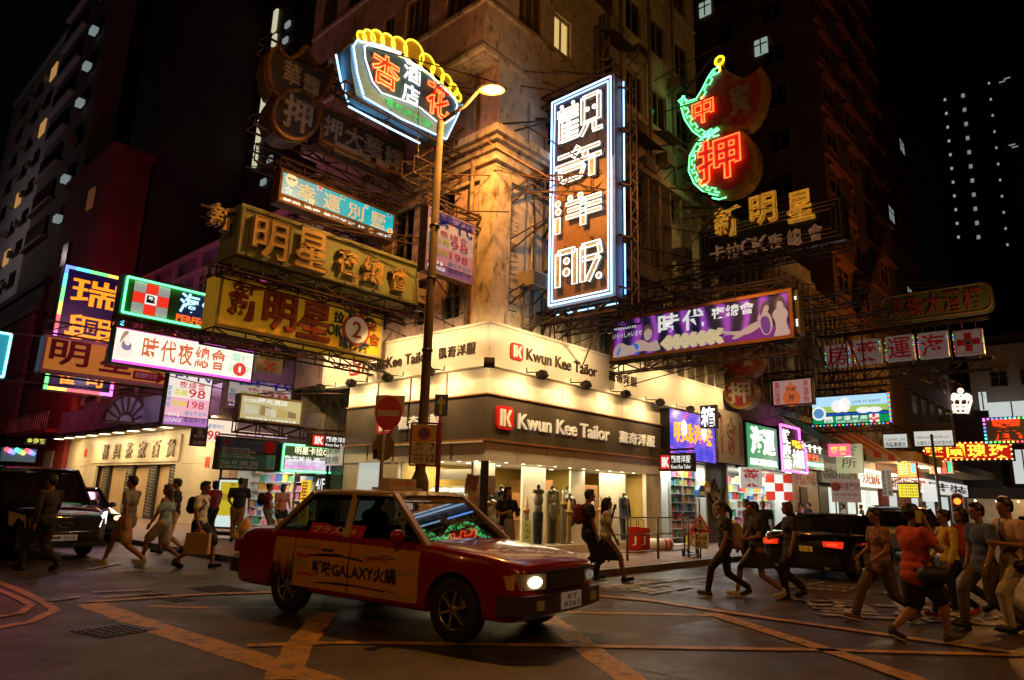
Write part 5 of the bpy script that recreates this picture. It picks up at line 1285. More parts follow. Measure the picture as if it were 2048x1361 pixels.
S.chars('時代夜總會',.18,.78,.24,.86,INK,.004,.035,y=-.014); S.text('電梯',.82,.97,.58,.84,INKG,.004,.03,-.014); S.text('按',.80,.86,.24,.50,INKG,.004,.03,-.014); S.text('字',.92,.98,.24,.5,INKG,.004,.03,-.014)
u, v = S.f(.89,.37); b = MB(); b.disc(u,v,.22,-.024,-.014); b.build('number_disc',lit('disc_red',(.75,.05,.03),1),S.t); S.text('1',.88,.90,.28,.46,LW,.003,.05,-.026)
blob(S,[(.02,.2),(.02,.55),(.05,.7),(.06,.85),(.09,.88),(.11,.8),(.10,.6),(.13,.5),(.14,.2)],lit('print_pale_skin',(.85,.7,.62),1.2)); blob(S,[(.05,.45),(.06,.7),(.075,.55),(.10,.52),(.11,.66),(.12,.45),(.09,.38)],lit('print_dark_top',(.22,.2,.3),1),-.0165); blob(S,[(.035,.5),(.05,.88),(.08,.94),(.09,.86),(.065,.75)],lit('print_brown_hair',(.4,.22,.15),1),-.018)
S.truss(0.0,top=True,bot=False,stays=1)
S = portrait('white_price_lightbox','bright white portrait price light box hanging under the pink and white banner','Y',10.6,(341,722),(414,858),1.05)
S = portrait('hidden_price_lightbox','pale price board mostly hidden behind the hotel room light box','Y',9.6,(458,752),(592,830),.35)
S = Sign('small_pharmacy_board','small square grey board with a red chequered cross under blue characters','Y',7.6,(516,705),(563,750)); S.cabinet(mat('grey_white_board',(.42,.40,.36),.5),.15)
S.text('海健藥房',.08,.92,.68,.92,mat('blueish_ink',(.06,.09,.18),.5),.004,.02); b = MB(); x0, x1, z0, z1 = S.R(.3,.7,.1,.6)
for i in range(3):
    for j in range(3):
        if (i+j) % 2 == 0: b.box(x0+(x1-x0)*i/3,x0+(x1-x0)*(i+1)/3,-.012,-.004,z0+(z1-z0)*j/3,z0+(z1-z0)*(j+1)/3)
b.build('chequer_square',REDL,S.t)
S = Sign('hotel_room_lightbox','yellowish light box with a picture of hotel rooms under white characters','Y',7.2,(481,786),(602,853)); S.cabinet(FR_RUST,.3); S.face(lit('lit_khaki',(.55,.47,.22),.85),mg=.06); S.frame(mat('brass_frame',(.3,.2,.08),.4,.4),.05)
S.text('陽光酒店',.28,.74,.70,.9,LW,.004,.03,-.012); S.text('全新人士主理 豪華舒適',.06,.27,.70,.84,LW,.004,.0,-.012); S.text('旺角彌敦道十六樓電梯全層',.12,.9,.07,.15,LW,.004,.02,-.012)
for (a,c,w,h,col) in ((.2,.45,.12,.2,(.72,.68,.5)),(.42,.45,.1,.24,(.35,.25,.1)),(.5,.4,.1,.2,(.8,.75,.55)),(.68,.42,.1,.22,(.6,.45,.15)),(.84,.4,.08,.15,(.3,.2,.08))):
    x0, x1, z0, z1 = S.R(a-w,a+w*.7,c-h*.8,c+h*.8); b = MB(); b.prism([(x0,z0),(x1,z0*.9),(x1,z1*.9),(x0,z1)][::1],-.014,-.009); b.build('printed_room',lit('room_%d' % int(a*100),col,.7),S.t)
S.truss(0.0,top=False,bot=True,stays=1,rise=1)
S = Sign('phone_shop_board','dark green phone repair board with pale lettering and a drawn tablet','Y',8.8,(441,872),(553,945)); S.cabinet(mat('dark_olive_case',(.06,.05,.03),.4),.3)
S.face(mat('board_green',(.03,.07,.045),.35,emit=.2),b1=.55,mg=.05); S.face(mat('board_plum',(.05,.04,.06),.35,emit=.15),b0=.55,mg=.05); TAN = mat('tan_ink',(.42,.33,.2),.5,emit=.15)  # board faces and ink carry a faint emission
S.text('U',.05,.17,.74,.93,REDL,.004,.06,-.012); S.text('PHONE TRADING',.3,.65,.8,.92,mat('teal_ink',(.05,.3,.25),.5),.004,.02,-.012)
for i in range(4): S.text('買賣二手手機維修平板電腦',.05,.5+.1*(i % 2),.62-.08*i,.68-.08*i,TAN,.004,.0,-.012)
S.text('Tel: 69 282 282',.05,.66,.17,.29,TAN,.004,.02,-.012); S.text('旺角彌敦道五號一字樓02室',.05,.66,.05,.14,TAN,.004,.0,-.012)
u, v = S.f(.83,.76); b = MB(); b.disc(u,v,.2,-.02,-.008); b.build('red_disc',REDL,S.t); b = MB(); x0, x1, z0, z1 = S.R(.80,.95,.08,.52); b.box(x0,x1,-.02,-.008,z0,z1); o = b.build('tablet_print',mat('tablet_white',(.5,.5,.5),.4),S.t)
b = MB(); b.box(x0+.03,x1-.03,-.024,-.021,z0+.06,z1-.05); b.build('tablet_screen',mat('tablet_green',(.04,.14,.1),.3,emit=.3),o)
b = MB(); b.tube([(-S.w/2+.25,.2,-2.6),(-S.w/2+.25,.2,0)],.04); b.bar((-S.w/2,.1,S.h+.06),(S.w/2+.6,.1,S.h+.06),.05); b.build('pole',GREYMETAL,S.t)
S = Sign('green_neon_karaoke_sign','green neon edged light box advertising karaoke in white and pink characters','Y',6.7,(565,886),(683,950)); S.cabinet(MATS['dark_green_cab'],.3); S.face(lit('lit_dark_olive',(.06,.09,.03),.8),mg=.05)
S.face(lit('lit_pastel',(.75,.62,.85),1.0,var=.5,vs=2.5),a0=.04,b0=.05,b1=.52,mg=.05,y=-.012); S.text('明星卡拉OK',.2,.82,.64,.92,lit('lit_cream2',(1,.9,.6),1.4),.004,.04,-.014)
S.text('歡樂時光 啤酒全免',.05,.93,.36,.58,LW,.004,.05,-.016); S.text('半價優惠加強音響',.06,.55,.12,.28,lit('ink_pink',(.8,.25,.6),1),.004,.04,-.016); S.rect_tube(NG,.04,.03,-.05)
u, v = S.f(.92,.78); b = MB(); b.disc(u,v,.14,-.02,-.013); b.disc(u-.16,v+.03,.1,-.02,-.013); b.build('flower_print',LW,S.t)
S = Sign('small_tailor_lightbox','small black and red tailor light box on the left side street','Y',5.9,(621,866),(698,900))
def ktail(S):
    S.cabinet(mat('bronze_case',(.10,.06,.03),.4,.4),.22); S.face(mat('black_face',(.02,.015,.012),.3),mg=.05); x0, x1, z0, z1 = S.R(.06,.34,.12,.88)
    b = MB(); b.box(x0,x1,-.02,-.008,z0,z1); o = b.build('logo_plate',lit('logo_red_lit',(.7,.02,.015),.9),S.t)
    k = MB(); w, h = x1-x0, z1-z0; U = lambda u, v: (x0+w*u,z0+h*v)
    k.prism([U(.18,.14),U(.36,.14),U(.36,.86),U(.18,.86)],-.03,-.021); k.prism([U(.42,.14),U(.56,.14),U(.56,.45),U(.75,.14),U(.92,.14),U(.7,.52),U(.9,.86),U(.74,.86),U(.56,.6),U(.56,.86),U(.42,.86)],-.03,-.021); k.build('logo_letter',LW,o)
    S.text('觀奇洋服',.38,.95,.46,.86,LW,.006,.04,-.012); S.text('Kwun Kee Tailor',.38,.95,.14,.36,LW,.006,.04,-.012)
ktail(S); b = MB(); b.bar((-S.w/2-.1,.1,S.h+.08),(0-S.um,.1,S.h+.16),.06); b.build('support_arm',IRON,S.t)
S = Sign('small_tailor_lightbox','small black and red tailor light box on the right street before the LED screen','X',7.4,(1317,907),(1386,943)); S.t['group'] = None; del S.t['group']
ktail(S); b = MB(); b.bar((S.w/2+.0,.1,S.h+.12),(0-S.um,.1,S.h+.1),.06); b.build('support_arm',IRON,S.t)
S = Sign('brown_vertical_sign','narrow brown vertical sign with pale characters below the price light boxes','Y',10.9,(387,850),(412,894)); S.cabinet(mat('chocolate_case',(.10,.03,.02),.5),.15); S.text('時\n光\nKTV',.15,.85,.4,.95,TAN,.004,.03); S.text('①字樓',.1,.9,.08,.25,TAN,.004,.03)
S = Sign('peach_price_board','peach coloured price board with 98, behind the phone repair board','Y',11.6,(412,838),(470,888)); S.cabinet(lit('lit_peach',(.95,.72,.55),1.05),.15); S.text('98',.1,.5,.08,.5,MATS['ink_red1.05'],.004,.04); S.text('歡樂時光',.1,.6,.6,.8,MATS['ink_teal1.05'],.004,.02)
S = Sign('blue_character_board','pale board with blue and red characters across the side-street pharmacy','Y',9.0,(480,862),(612,884)); S.cabinet(lit('lit_peach2',(.9,.62,.5),.95),.12); S.chars('海健藥房有限公司',.2,.98,.1,.9,lit('ink_cobalt',(.03,.08,.6),1),.004,.05,y=-.004); S.text('十',.02,.17,.1,.9,lit('ink_red3',(.8,.03,.02),1),.004,.08)
S = Sign('cyan_neon_sign','cyan neon edged sign cut off by the left picture edge','Y',17,(-60,652),(10,760)); S.cabinet(mat('deep_teal',(.01,.08,.10),.4),.3); S.face(lit('lit_teal2',(.02,.30,.38),.9),mg=.1); S.rect_tube(NC,.08,.04,-.06); S.chars('酒樓',.1,.9,.2,.8,MATS['lit_teal2'],.02,.05)
b = MB(); b.bar((S.w/2,.1,S.h),(0-S.um,.1,S.h+.4),.05); b.bar((S.w/2,.1,0),(0-S.um,.1,.2),.05); b.build('support_arm',IRON,S.t)
S = Sign('yellow_green_shop_sign','small dark sign with glowing yellow green characters, above the van','Y',22,(52,875),(92,890)); S.cabinet(DARKMETAL,.3); S.chars('金莎麵',.05,.95,.12,.9,lit('glow_yellowgreen',(.75,.8,.12),1.1),.02,.05,y=-.004)
S = Sign('glass_shop_sign','bluish glass shop canopy with coloured lights above the van roof','Y',24,(8,895),(70,925)); S.cabinet(mat('bluish_glass',(.08,.14,.17),.2,emit=.4),.4);
b = MB(); rb2 = random.Random(9)
for i in range(9): b.use(i % 6); u, v = S.f(.08+.1*i,.85-.1*(i % 3)); b.ball((u,-.08,v),.10,6,5)
b.build('coloured_bulb',RAIN,S.t)

# ---------------------------------------------------------------- street lamp at the corner
base = G(829,1142); pt = thing('street_lamp','tall brown steel street lamp with a glowing orange head, on the pavement corner','street lamp',(base.x,base.y,.13))
POLEM = mat('weathered_pole',(.10,.075,.05),.85,.0,var=.25,vs=4)
def zcol(px,py):
    v = ray(px,py); h = math.hypot(v.x,v.y); d = math.hypot(base.x-CAM.x,base.y-CAM.y); return CAM.z + v.z/h*d
ptop = zcol(865,243)
b = MB(); b.lathe([(.20,0),(.20,1.7),(.18,1.78),(.115,1.95),(.105,4.5),(.085,ptop-.13)],n=14); b.build('pole',POLEM,pt)
b = MB()
for z in (4.6,6.3,7.6): b.lathe([(.125,z),(.125,z+.06)],n=14)
b.build('pole_band',DARKMETAL,pt)
hd = HX(997,180,0);
# head stands out over the carriageway to the right
dirv = Vector((CR.x,CR.y,0)).normalized()
dist = math.hypot(base.x-CAM.x,base.y-CAM.y)
v = ray(980,180); k_ = None
for t in np.linspace(8,22,300):
    P = CAM + v*t; q = Vector((P.x-base.x,P.y-base.y,0)); e = abs(q.dot(Vector((-dirv.y,dirv.x,0))))
    if k_ is None or e < k_[0]: k_ = (e,P)
LAMP_MAIN = k_[1]
h = LAMP_MAIN - pt.location
b = MB(); b.tube([(0,0,ptop-.15),tuple(Vector((0,0,ptop-.1)).lerp(h,.5)),tuple(h-dirv*.25)],[.05,.045,.04],8); b.build('lamp_arm',POLEM,pt)
b = MB(); b.ball((0,0,0),1,16,9,(.44,.18,.08)); o = b.build('lamp_head',DARKMETAL,pt); o.location = h + Vector((0,0,.03)); o.rotation_euler = (0,0,math.atan2(dirv.y,dirv.x))
b = MB(); b.ball((0,0,0),1,16,9,(.34,.17,.11)); g = b.build('lamp_lens',neon('sodium_lens',(1.0,.42,.03),4.5),o); g.location = (.04,0,-.035)
lamp('SPOT','street_lamp_light',LAMP_MAIN-Vector((0,0,.2)),1500,SODIUM,.18,target=LAMP_MAIN-Vector((0,0,5)),spot=172,blend=.35)
lamp('POINT','street_lamp_glow',LAMP_MAIN+Vector((-.1,-.25,-.1)),680,SODIUM,.15)
def roadlamp(P,power,label,build=True):
    t = thing('street_lamp',label,'street lamp',(P.x+1.6,P.y,0))
    b = MB(); b.lathe([(.16,0),(.14,1.5),(.1,1.7),(.08,P.z)],n=12); b.build('pole',POLEM,t)
    b = MB(); b.tube([(0,0,P.z-.1),(-.8,0,P.z+.1),(-1.5,0,P.z+.05)],.04); b.build('lamp_arm',POLEM,t)
    b = MB(); b.ball((-1.6,0,P.z+.06),1,12,7,(.42,.18,.09)); o = b.build('lamp_head',DARKMETAL,t)
    b = MB(); b.ball((-1.6,0,P.z),1,12,7,(.34,.15,.09)); b.build('lamp_lens',MATS['sodium_lens'],t)
    lamp('POINT','street_lamp_light',P-Vector((0,0,.3)),power,SODIUM,.2)
for P, w, l in zip(STREET_LAMPS,P_STREET,('street lamp on the near pavement behind the viewpoint','street lamp across the right street behind the walkers','street lamp on the far side of the left street','distant glowing orange street lamp over the right street')):
    roadlamp(P,w,l)
# ---------------------------------------------------------------- traffic signs
SIGNR = mat('sign_red',(.50,.015,.015),.35,emit=.04); SIGNW = mat('sign_white',(.62,.58,.52),.35); SIGNB = mat('sign_blue',(.02,.10,.32),.35); SIGNY = mat('sign_yellow',(.65,.42,.03),.4)
CAMDIR = -math.atan2(CF.x,CF.y)
def signpost(name,label,foot,top,r=.035,m=GREYMETAL,rot=None):
    t = thing(name,label,'road sign',(foot.x,foot.y,.13),CAMDIR if rot is None else rot); b = MB(); b.tube([(0,0,0),(0,0,top)],r,10); b.build('post',m,t); return t
def zat(foot,px,py):
    v = ray(px,py); return CAM.z + v.z/math.hypot(v.x,v.y)*math.hypot(foot.x-CAM.x,foot.y-CAM.y) - .13
def wpx(foot,n):   # metres covered by n pixels at that spot
    return n/FPX*(Vector((foot.x,foot.y,1.6))-CAM).dot(CF)
f1 = G(748,1147); t = signpost('no_entry_sign','round red no entry sign on a grey pole in front of the shop window',f1,zat(f1,760,790),.04,GREYMETAL)
zc = zat(f1,761,827); R1 = wpx(f1,27); b = MB(); b.disc(.08,zc,R1,-.08,-.05,32,1,1.28); o = b.build('disc',SIGNR,t); b = MB(); b.box(.08-R1*.82,.08+R1*.82,-.092,-.081,zc-R1*.22,zc+R1*.22); b.build('white_bar',SIGNW,o)
b = MB(); b.box(.08-R1*1.05,.08+R1*1.15,-.045,-.03,zc-R1*.1,zc+R1*1.38); b.build('backing_plate',SIGNW,t)
zc2 = zat(f1,748,894); b = MB(); b.disc(0,zc2,wpx(f1,23),.045,.07,28,1,1.2); b.build('sign_back',mat('grey_sign_back',(.26,.22,.17),.5,.3),t)
b = MB(); b.bar((0,-.05,zc),(0,.0,zc),.04); b.bar((0,.0,zc2),(0,.05,zc2),.04); b.box(-.2,-.12,.035,.044,zc2-.25,zc2-.05); b.build('clip',DARKMETAL,t)
f2 = G(865,1155); t = signpost('one_way_sign','blue square sign with a white upward arrow on a maroon post',f2,zat(f2,871,790),.045,mat('maroon_post',(.16,.012,.015),.4))
za, zb_ = zat(f2,870,790), zat(f2,870,833); w = wpx(f2,13.5); b = MB(); b.box(-w,w,-.08,-.05,zb_,za); o = b.build('plate',SIGNB,t)
zm = (za+zb_)/2; h = (za-zb_)/2; b = MB(); b.prism([(-w*.22,zm-h*.85),(w*.22,zm-h*.85),(w*.22,zm+h*.2),(w*.62,zm+h*.0),(w*.62,zm+h*.3),(0,zm+h*.88),(-w*.62,zm+h*.3),(-w*.62,zm),(-w*.22,zm+h*.2)],-.088,-.081); b.build('arrow',SIGNW,o)
# the no-stopping plate is framed to the same post
fo = t; t = thing('no_stopping_plate','yellow and white no stopping plate reading 7 and 12, framed beside the maroon post','road sign',(f2.x,f2.y,.13),CAMDIR)
z1_, zmid, z0_ = zat(f2,835,852), zat(f2,835,884), zat(f2,835,925); xl, xr = -wpx(f2,58), -wpx(f2,5)
MAP = MATS['maroon_post']
b = MB()
for (p,q) in (((xl,z1_+.06),(xr+.1,z1_+.06)),((xl,z0_-.06),(xr+.1,z0_-.06)),((xl,z0_-.06),(xl,z1_+.06)),((xr,z0_-.06),(xr,z1_+.06))): b.bar((p[0],-.03,p[1]),(q[0],-.03,q[1]),.035)
b.build('frame',MAP,t)
b = MB(); b.box(xl+.02,xr-.02,-.05,-.03,zmid,z1_+.03); o = b.build('yellow_plate',SIGNY,t)
xm = (xl+xr)/2; zq = (zmid+z1_)/2+.01; rr_ = (z1_-zmid)*.42
b = MB(); b.disc(xm,zq,rr_,-.06,-.051,24); b.build('red_ring',SIGNR,o); b = MB(); b.disc(xm,zq,rr_*.78,-.066,-.061,24); b.build('blue_disc',SIGNB,o)
b = MB(); b.bar((xm-rr_*.6,-.069,zq-rr_*.6),(xm+rr_*.6,-.069,zq+rr_*.6),rr_*.16,.01); b.bar((xm-rr_*.6,-.071,zq+rr_*.6),(xm+rr_*.6,-.071,zq-rr_*.6),rr_*.16,.01); b.build('red_cross_bars',SIGNR,o)
b = MB(); b.box(xl+.02,xr-.02,-.05,-.03,z0_-.03,zmid-.01); o = b.build('white_plate',SIGNW,t); W2 = xr-xl; H2 = zmid-z0_
k = MB(); k.text('am\n上午',xl+W2*.14,xl+W2*.5,z0_+H2*.52,z0_+H2*.95,-.051,.004,.0); k.text('midnight',xl+W2*.08,xl+W2*.58,z0_+H2*.28,z0_+H2*.44,-.051,.004,.0); k.text('午夜',xl+W2*.18,xl+W2*.5,z0_+H2*.02,z0_+H2*.24,-.051,.004,.0)
k.text('7',xl+W2*.76,xl+W2*.92,z0_+H2*.58,z0_+H2*.95,-.051,.004,.02); k.text('12',xl+W2*.64,xl+W2*.94,z0_+H2*.04,z0_+H2*.4,-.051,.004,.02); k.build('lettering',BLACK,o)
# roadworks triangle, on the right pavement
f3 = G(1402,1128); t = signpost('roadworks_sign','red triangle roadworks sign above a white End plate, by the black trolley',f3,1.55,.02,DARKMETAL)
b = MB(); zt, zb2 = zat(f3,1402,1027), zat(f3,1402,1065); w = wpx(f3,21); b.prism([(-w,zb2),(w,zb2),(0,zt)],-.04,-.025); o = b.build('triangle',SIGNR,t); zc = zb2*.64+zt*.36; b = MB(); b.prism([(-w*.70,zb2+(zt-zb2)*.13),(w*.70,zb2+(zt-zb2)*.13),(0,zb2+(zt-zb2)*.86)],-.047,-.041); b.build('white_field',SIGNW,o)
b = MB(); b.disc(.0,zc+.11,.035,-.054,-.048,10); b.bar((0,-.051,zc+.07),(.03,-.051,zc-.06),.05,.006); b.bar((.03,-.051,zc-.05),(.1,-.051,zc-.16),.03,.006); b.bar((.02,-.051,zc-.05),(-.04,-.051,zc-.16),.03,.006); b.bar((0,-.051,zc+.04),(-.1,-.051,zc-.02),.025,.006); b.prism([(-.2,zb2+.06),(-.06,zb2+.06),(-.13,zb2+.14)],-.054,-.048); b.build('worker_pictogram',BLACK,o)
b = MB(); za, zb3 = zb2-.04, zb2-.42; b.box(-.17,.19,-.04,-.025,zb3,za); o = b.build('end_plate',SIGNW,t); b = MB(); b.text('End',-.13,.15,za-.15,za-.03,-.041,.004,.02); b.text('終止',-.14,.16,zb3+.03,zb3+.2,-.041,.004,.02); b.build('lettering',BLACK,o)
# hand trolley
f4 = G(1382,1124); t = thing('hand_trolley','black folding hand trolley on the kerb beside the roadworks sign','trolley',(f4.x,f4.y,.13),CAMDIR)
b = MB()
for x in (-.16,.16): b.tube([(x,.0,.1),(x,.1,1.05)],.02)
for z in (.3,.5,.7,.9,1.04): b.tube([(-.16,z*.1,z),(.16,z*.1,z)],.016)
b.box(-.2,.2,-.28,0,.05,.08); b.tube([(-.14,-.1,.15),(.32,.3,.05)],.012); b.build('frame',BLACK,t)
for x in (-.19,.19): b = MB(); b.lathe([(.03,x-.03),(.11,x-.025),(.11,x+.025),(.03,x+.03)],(0,.03,.11),14,'x'); b.build('wheel',BLACK,t)
b = MB(); b.box(-.13,.0,-.2,-.02,.3,.55); b.build('yellow_bundle',mat('acid_yellow',(.6,.55,.02),.5),t)
# pavement railings
def railing(label,pts,h=1.05,rails=(.2,.62,1.03),m=None,group=None):
    m = m or mat('railing_grey',(.2,.19,.17),.45,.5); P = [G(*p) if len(p) == 2 else Vector(p) for p in pts]; t = thing('pavement_railing',label,'railing',(P[0].x,P[0].y,.13),0,group)
    for p in P: b = MB(); b.tube([p-P[0],p-P[0]+Vector((0,0,h))],.033,8); b.build('post',m,t)
    for i in range(len(P)-1):
        for z in rails: b = MB(); a, c = P[i]-P[0], P[i+1]-P[0]; b.tube([a+Vector((0,0,z)),c+Vector((0,0,z))],.016,6); b.build('rail',m,t)
    return t
railing('grey three-rail pavement railing in front of the tailor window and red suitcases',[(1218,1136),(1255,1133),(1317,1129),(1378,1125)])
yk = [ (KX+.35,y,0) for y in (3.0,5.0,7.0,9.0)]
# ================================================================== other buildings
FARW = [mat('far_wall_brown',(.16,.085,.05),.85,var=.25,vs=.4),mat('far_wall_grey',(.15,.13,.12),.85,var=.2,vs=.3),mat('far_wall_red',(.20,.06,.05),.85,var=.3,vs=.5),mat('far_wall_pale',(.40,.40,.42),.8,var=.15,vs=.3),mat('far_wall_dark',(.045,.035,.035),.8,var=.2)]
WDK = mat('far_dark_glass',(.01,.01,.012),.2)
LITW = lit('far_lit_white',(.6,.7,.75),.32); LITY = lit('far_lit_yellow',(.8,.42,.12),.5)
def tower(name,label,x0,x1,y0,y1,H,wall,facesx=(),facesy=(),trim=None,cat='building',roof=True):
    t = thing(name,label,cat,(x0,y0,0)); b = MB(); b.box(x0,x1,y0,y1,0,H); b.build('wall',wall,t,wp=True)
    b = MB(); b.box(x0-.15,x1+.15,y0-.15,y1+.15,H,H+.5); b.build('roof',trim or wall,t,wp=True); return t
def wins(t,ax,c,us,zs,w,h,pane,trim=None,frame=FRAMEM,litp=0.0,litm=None,seed=1,out=-1,cross=True,hood=True):
    """windows (frame + pane) on a far wall; ax 'x' = wall plane x=c, us along y"""
    r = random.Random(seed)
    for z in zs:
        for u in us:
            def B(b,a0,a1,d0,d1,e0,e1):
                if ax == 'y': b.box(a0,a1,c+out*d0,c+out*d1,e0,e1)
                else: b.box(c+out*d0,c+out*d1,a0,a1,e0,e1)
            f = MB(); q = .07; B(f,u-w/2-q,u+w/2+q,.0,.07,z-q,z); B(f,u-w/2-q,u+w/2+q,.0,.07,z+h,z+h+q); B(f,u-w/2-q,u-w/2,.0,.069,z,z+h); B(f,u+w/2,u+w/2+q,.0,.069,z,z+h)
            if cross: B(f,u-.03,u+.03,.011,.05,z,z+h); B(f,u-w/2,u-.031,.011,.05,z+h*.66,z+h*.66+.05); B(f,u+.031,u+w/2,.011,.05,z+h*.66,z+h*.66+.05)
            if hood: B(f,u-w/2-.15,u+w/2+.15,.0,.35,z+h+.09,z+h+.17)
            o = f.build('window',trim or frame,t,wp=True); g = MB(); B(g,u-w/2,u+w/2,.001,.01,z,z+h)
            isl = r.random() < litp; g.build('pane',(litm or LITW) if isl else pane,o,wp=True)
# brown tower behind the right end of the low wing
t = tower('brown_tower','tall brown tower with red window frames rising behind the pawn sign',30.2,46,.3,26,62,FARW[0])
RT = mat('reddish_trim',(.40,.13,.06),.7,var=.2)
wins(t,'x',30.2,[3.0,6.5,13.0,19.5],[z for z in np.arange(18,60,3.3)],1.3,1.5,WDK,seed=3,hood=False)
wins(t,'y',.3,[32.0,36.6,42.5],[z for z in np.arange(14.6,60,3.3)],2.2,1.6,WDK,trim=RT,seed=4)
for (px_,py_,w) in ((1523,95,.9),(1411,19,.9)):
    P = HX(px_,py_,30.2); b = MB(); b.box(30.06,30.19,P.y-w/2,P.y+w/2,P.z-.6,P.z+.6); o = b.build('window',lit('dim_lit_pane',(.5,.65,.55),.5),t,wp=True)
    f = MB(); f.box(30.0,30.05,P.y-.04,P.y+.04,P.z-.6,P.z+.6); f.box(30.0,30.05,P.y-w/2,P.y+w/2,P.z+.1,P.z+.18); f.build('frame',DARKMETAL,o,wp=True)
b = MB();
for z in np.arange(14,60,3.3): b.box(30.0,46.1,.02,.29,z-.5,z-.42)
b.build('string_course',RT,t,wp=True)
t = tower('narrow_dark_tower','narrow dark tower with a few lit windows right of the brown tower',46.3,62,1.5,24,58,FARW[4])
wins(t,'y',1.5,[48.5,52.5,56.5,60],[z for z in np.arange(10,56,3.3)],1.9,1.4,WDK,trim=FARW[0],litp=.12,seed=8,hood=False)
# far tower with dotted lights
def facepx(px_,py_,a): return HX(px_,py_,a)
A_ = 150.0; p0, p1 = HX(1860,190,A_), HX(1975,150,A_);
t = tower('dotted_light_tower','distant tower with rows of small lights on its face, far right',A_,A_+30,p1.y,p0.y,p0.z+2,FARW[4])
for (cx1,cy1,cx2,cy2,n,w) in ((1890,200,1917,475,11,1),(1926,192,1957,475,11,1.5),(1978,167,2015,490,11,.8)):
    for i in range(n):
        f_ = i/(n-1); P = HX(cx1+(cx2-cx1)*f_,cy1+(cy2-cy1)*f_,A_-.1); b = MB(); b.box(A_-.2,A_-.02,P.y-.2*w,P.y+.2*w,P.z-.25*w,P.z+.3*w); b.build('window',LITW if w > 1 else lit('far_lit_dim',(.6,.7,.7),.5),t,wp=True)
for (x_,y_) in ((2006,162),(2013,158),(1762,82),(1790,210),(1778,345)):
    pass
t = tower('far_right_tower','dark far tower behind the one with dotted lights, a few lights at its top',A_+20,A_+45,p1.y-30,p1.y-3,p0.z+14,FARW[4])
for (x_,y_) in ((2004,164),(2014,157),(2024,290),(2030,294)): P = HX(x_,y_,A_+19.8); b = MB(); b.box(A_+19.7,A_+19.9,P.y-.6,P.y+.6,P.z-.12,P.z+.12); b.build('window',LITW,t,wp=True)
# old tenement over the far part of the right row
t = tower('orange_lit_tenement','old tenement with ribbed walls, lit orange, beyond the low wing',24.6,40,-.0,20,12.6,FARW[0]); t.name = 'tenement'
for i in range(18):
    b = MB(); x = 25+.82*i; b.box(x,x+.1,-.2,-.01,5.2,12.2); b.build('pilaster_fin',WALLC,t,wp=True)
wins(t,'y',0.0,[27,31,35,38.5],[6.6,9.6],1.5,1.5,WDK,seed=5)
t = tower('far_tenement','long dim tenement continuing down the right street',40.4,75,.4,18,15,FARW[1])
wins(t,'y',.4,[42+3.2*i for i in range(10)],[5.5,8.8,12.0],1.6,1.5,WDK,seed=6,litp=.04)
# buildings that close the right street
t = tower('closing_building','pale building closing the right street behind the white light boxes',78,92,-22,4,20,FARW[1])
wins(t,'x',78,[-1-3.2*i for i in range(7)],[8.5,11.6,14.7,17.5],1.7,1.5,WDK,seed=12)
t = thing('emperor_nightclub_front','dark nightclub front with a pale neon crown and small white lettering, far right','building',(64,-8,0))
P0, P1 = HX(1862,790,64), HX(1960,1000,64)
yl, yr = HX(1856,850,64).y, HX(1990,850,64).y
b = MB(); b.box(64,70,yr,yl,HX(1900,985,64).z,HX(1900,785,64).z); b.build('facade',mat('club_black',(.015,.012,.012),.5),t,wp=True)
b = MB(); b.box(63.0,63.9,yr-12,yl+2,HX(1900,988,64).z-.4,HX(1900,975,64).z); b.build('canopy',mat('club_canopy',(.03,.008,.006),.5),t,wp=True)
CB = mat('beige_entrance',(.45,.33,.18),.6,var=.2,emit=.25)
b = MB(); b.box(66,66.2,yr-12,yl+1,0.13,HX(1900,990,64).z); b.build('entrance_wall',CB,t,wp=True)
b = MB()
for i in range(12): y = yl-i*1.6; b.ball((63.5,y,HX(1900,992,64).z-.4),.10,6,5)
b.build('hanging_bulbs',lit('bulb_warm',(1,.75,.4),4),t,wp=True)
lamp('AREA','entrance_light',(64.5,(yl+yr)/2-3,3.6),220,WARM,8,target=(65.5,(yl+yr)/2-3,0),sy=1.5)
CRN = neon('crown_bulbs',(1,.72,.55),1.6)
def P64(x,y): q = HX(x,y,63.9); return (63.9,q.y,q.z)
b = MB(); cr = [(1906,826),(1900,806),(1898,800),(1903,797),(1908,803),(1912,796),(1915,800),(1918,790),(1921,787),(1924,790),(1927,800),(1930,796),(1934,803),(1940,797),(1944,800),(1941,806),(1936,826)]
b.tube([P64(*q) for q in cr],.12,5,True); b.tube([P64(1906,818),P64(1936,818)],.12,5); b.tube([P64(1904,811),P64(1938,811)],.1,5); b.tube([P64(1912,826),P64(1908,806)],.08,5); b.tube([P64(1921,826),P64(1921,795)],.08,5); b.tube([P64(1930,826),P64(1934,806)],.08,5)
for q in ((1921,782),(1898,797),(1945,797),(1909,792),(1934,792)): p_ = P64(*q); b.ball(p_,.28,8,6)
b.build('crown',CRN,t,wp=True)
w_ = HX(1885,915,63.9).y-HX(1975,918,63.9).y; b = MB(); b.text('CHANCE DE EMPEROR',-w_/2,w_/2,0,.75,0,.05,.02); o = b.build('lettering',lit('pale_lit_letter',(.8,.7,.65),.8),t); q = HX(1930,921,63.9); o.location = (-.1,(q.y)+8,q.z); o.rotation_euler = (0,0,-math.pi/2)
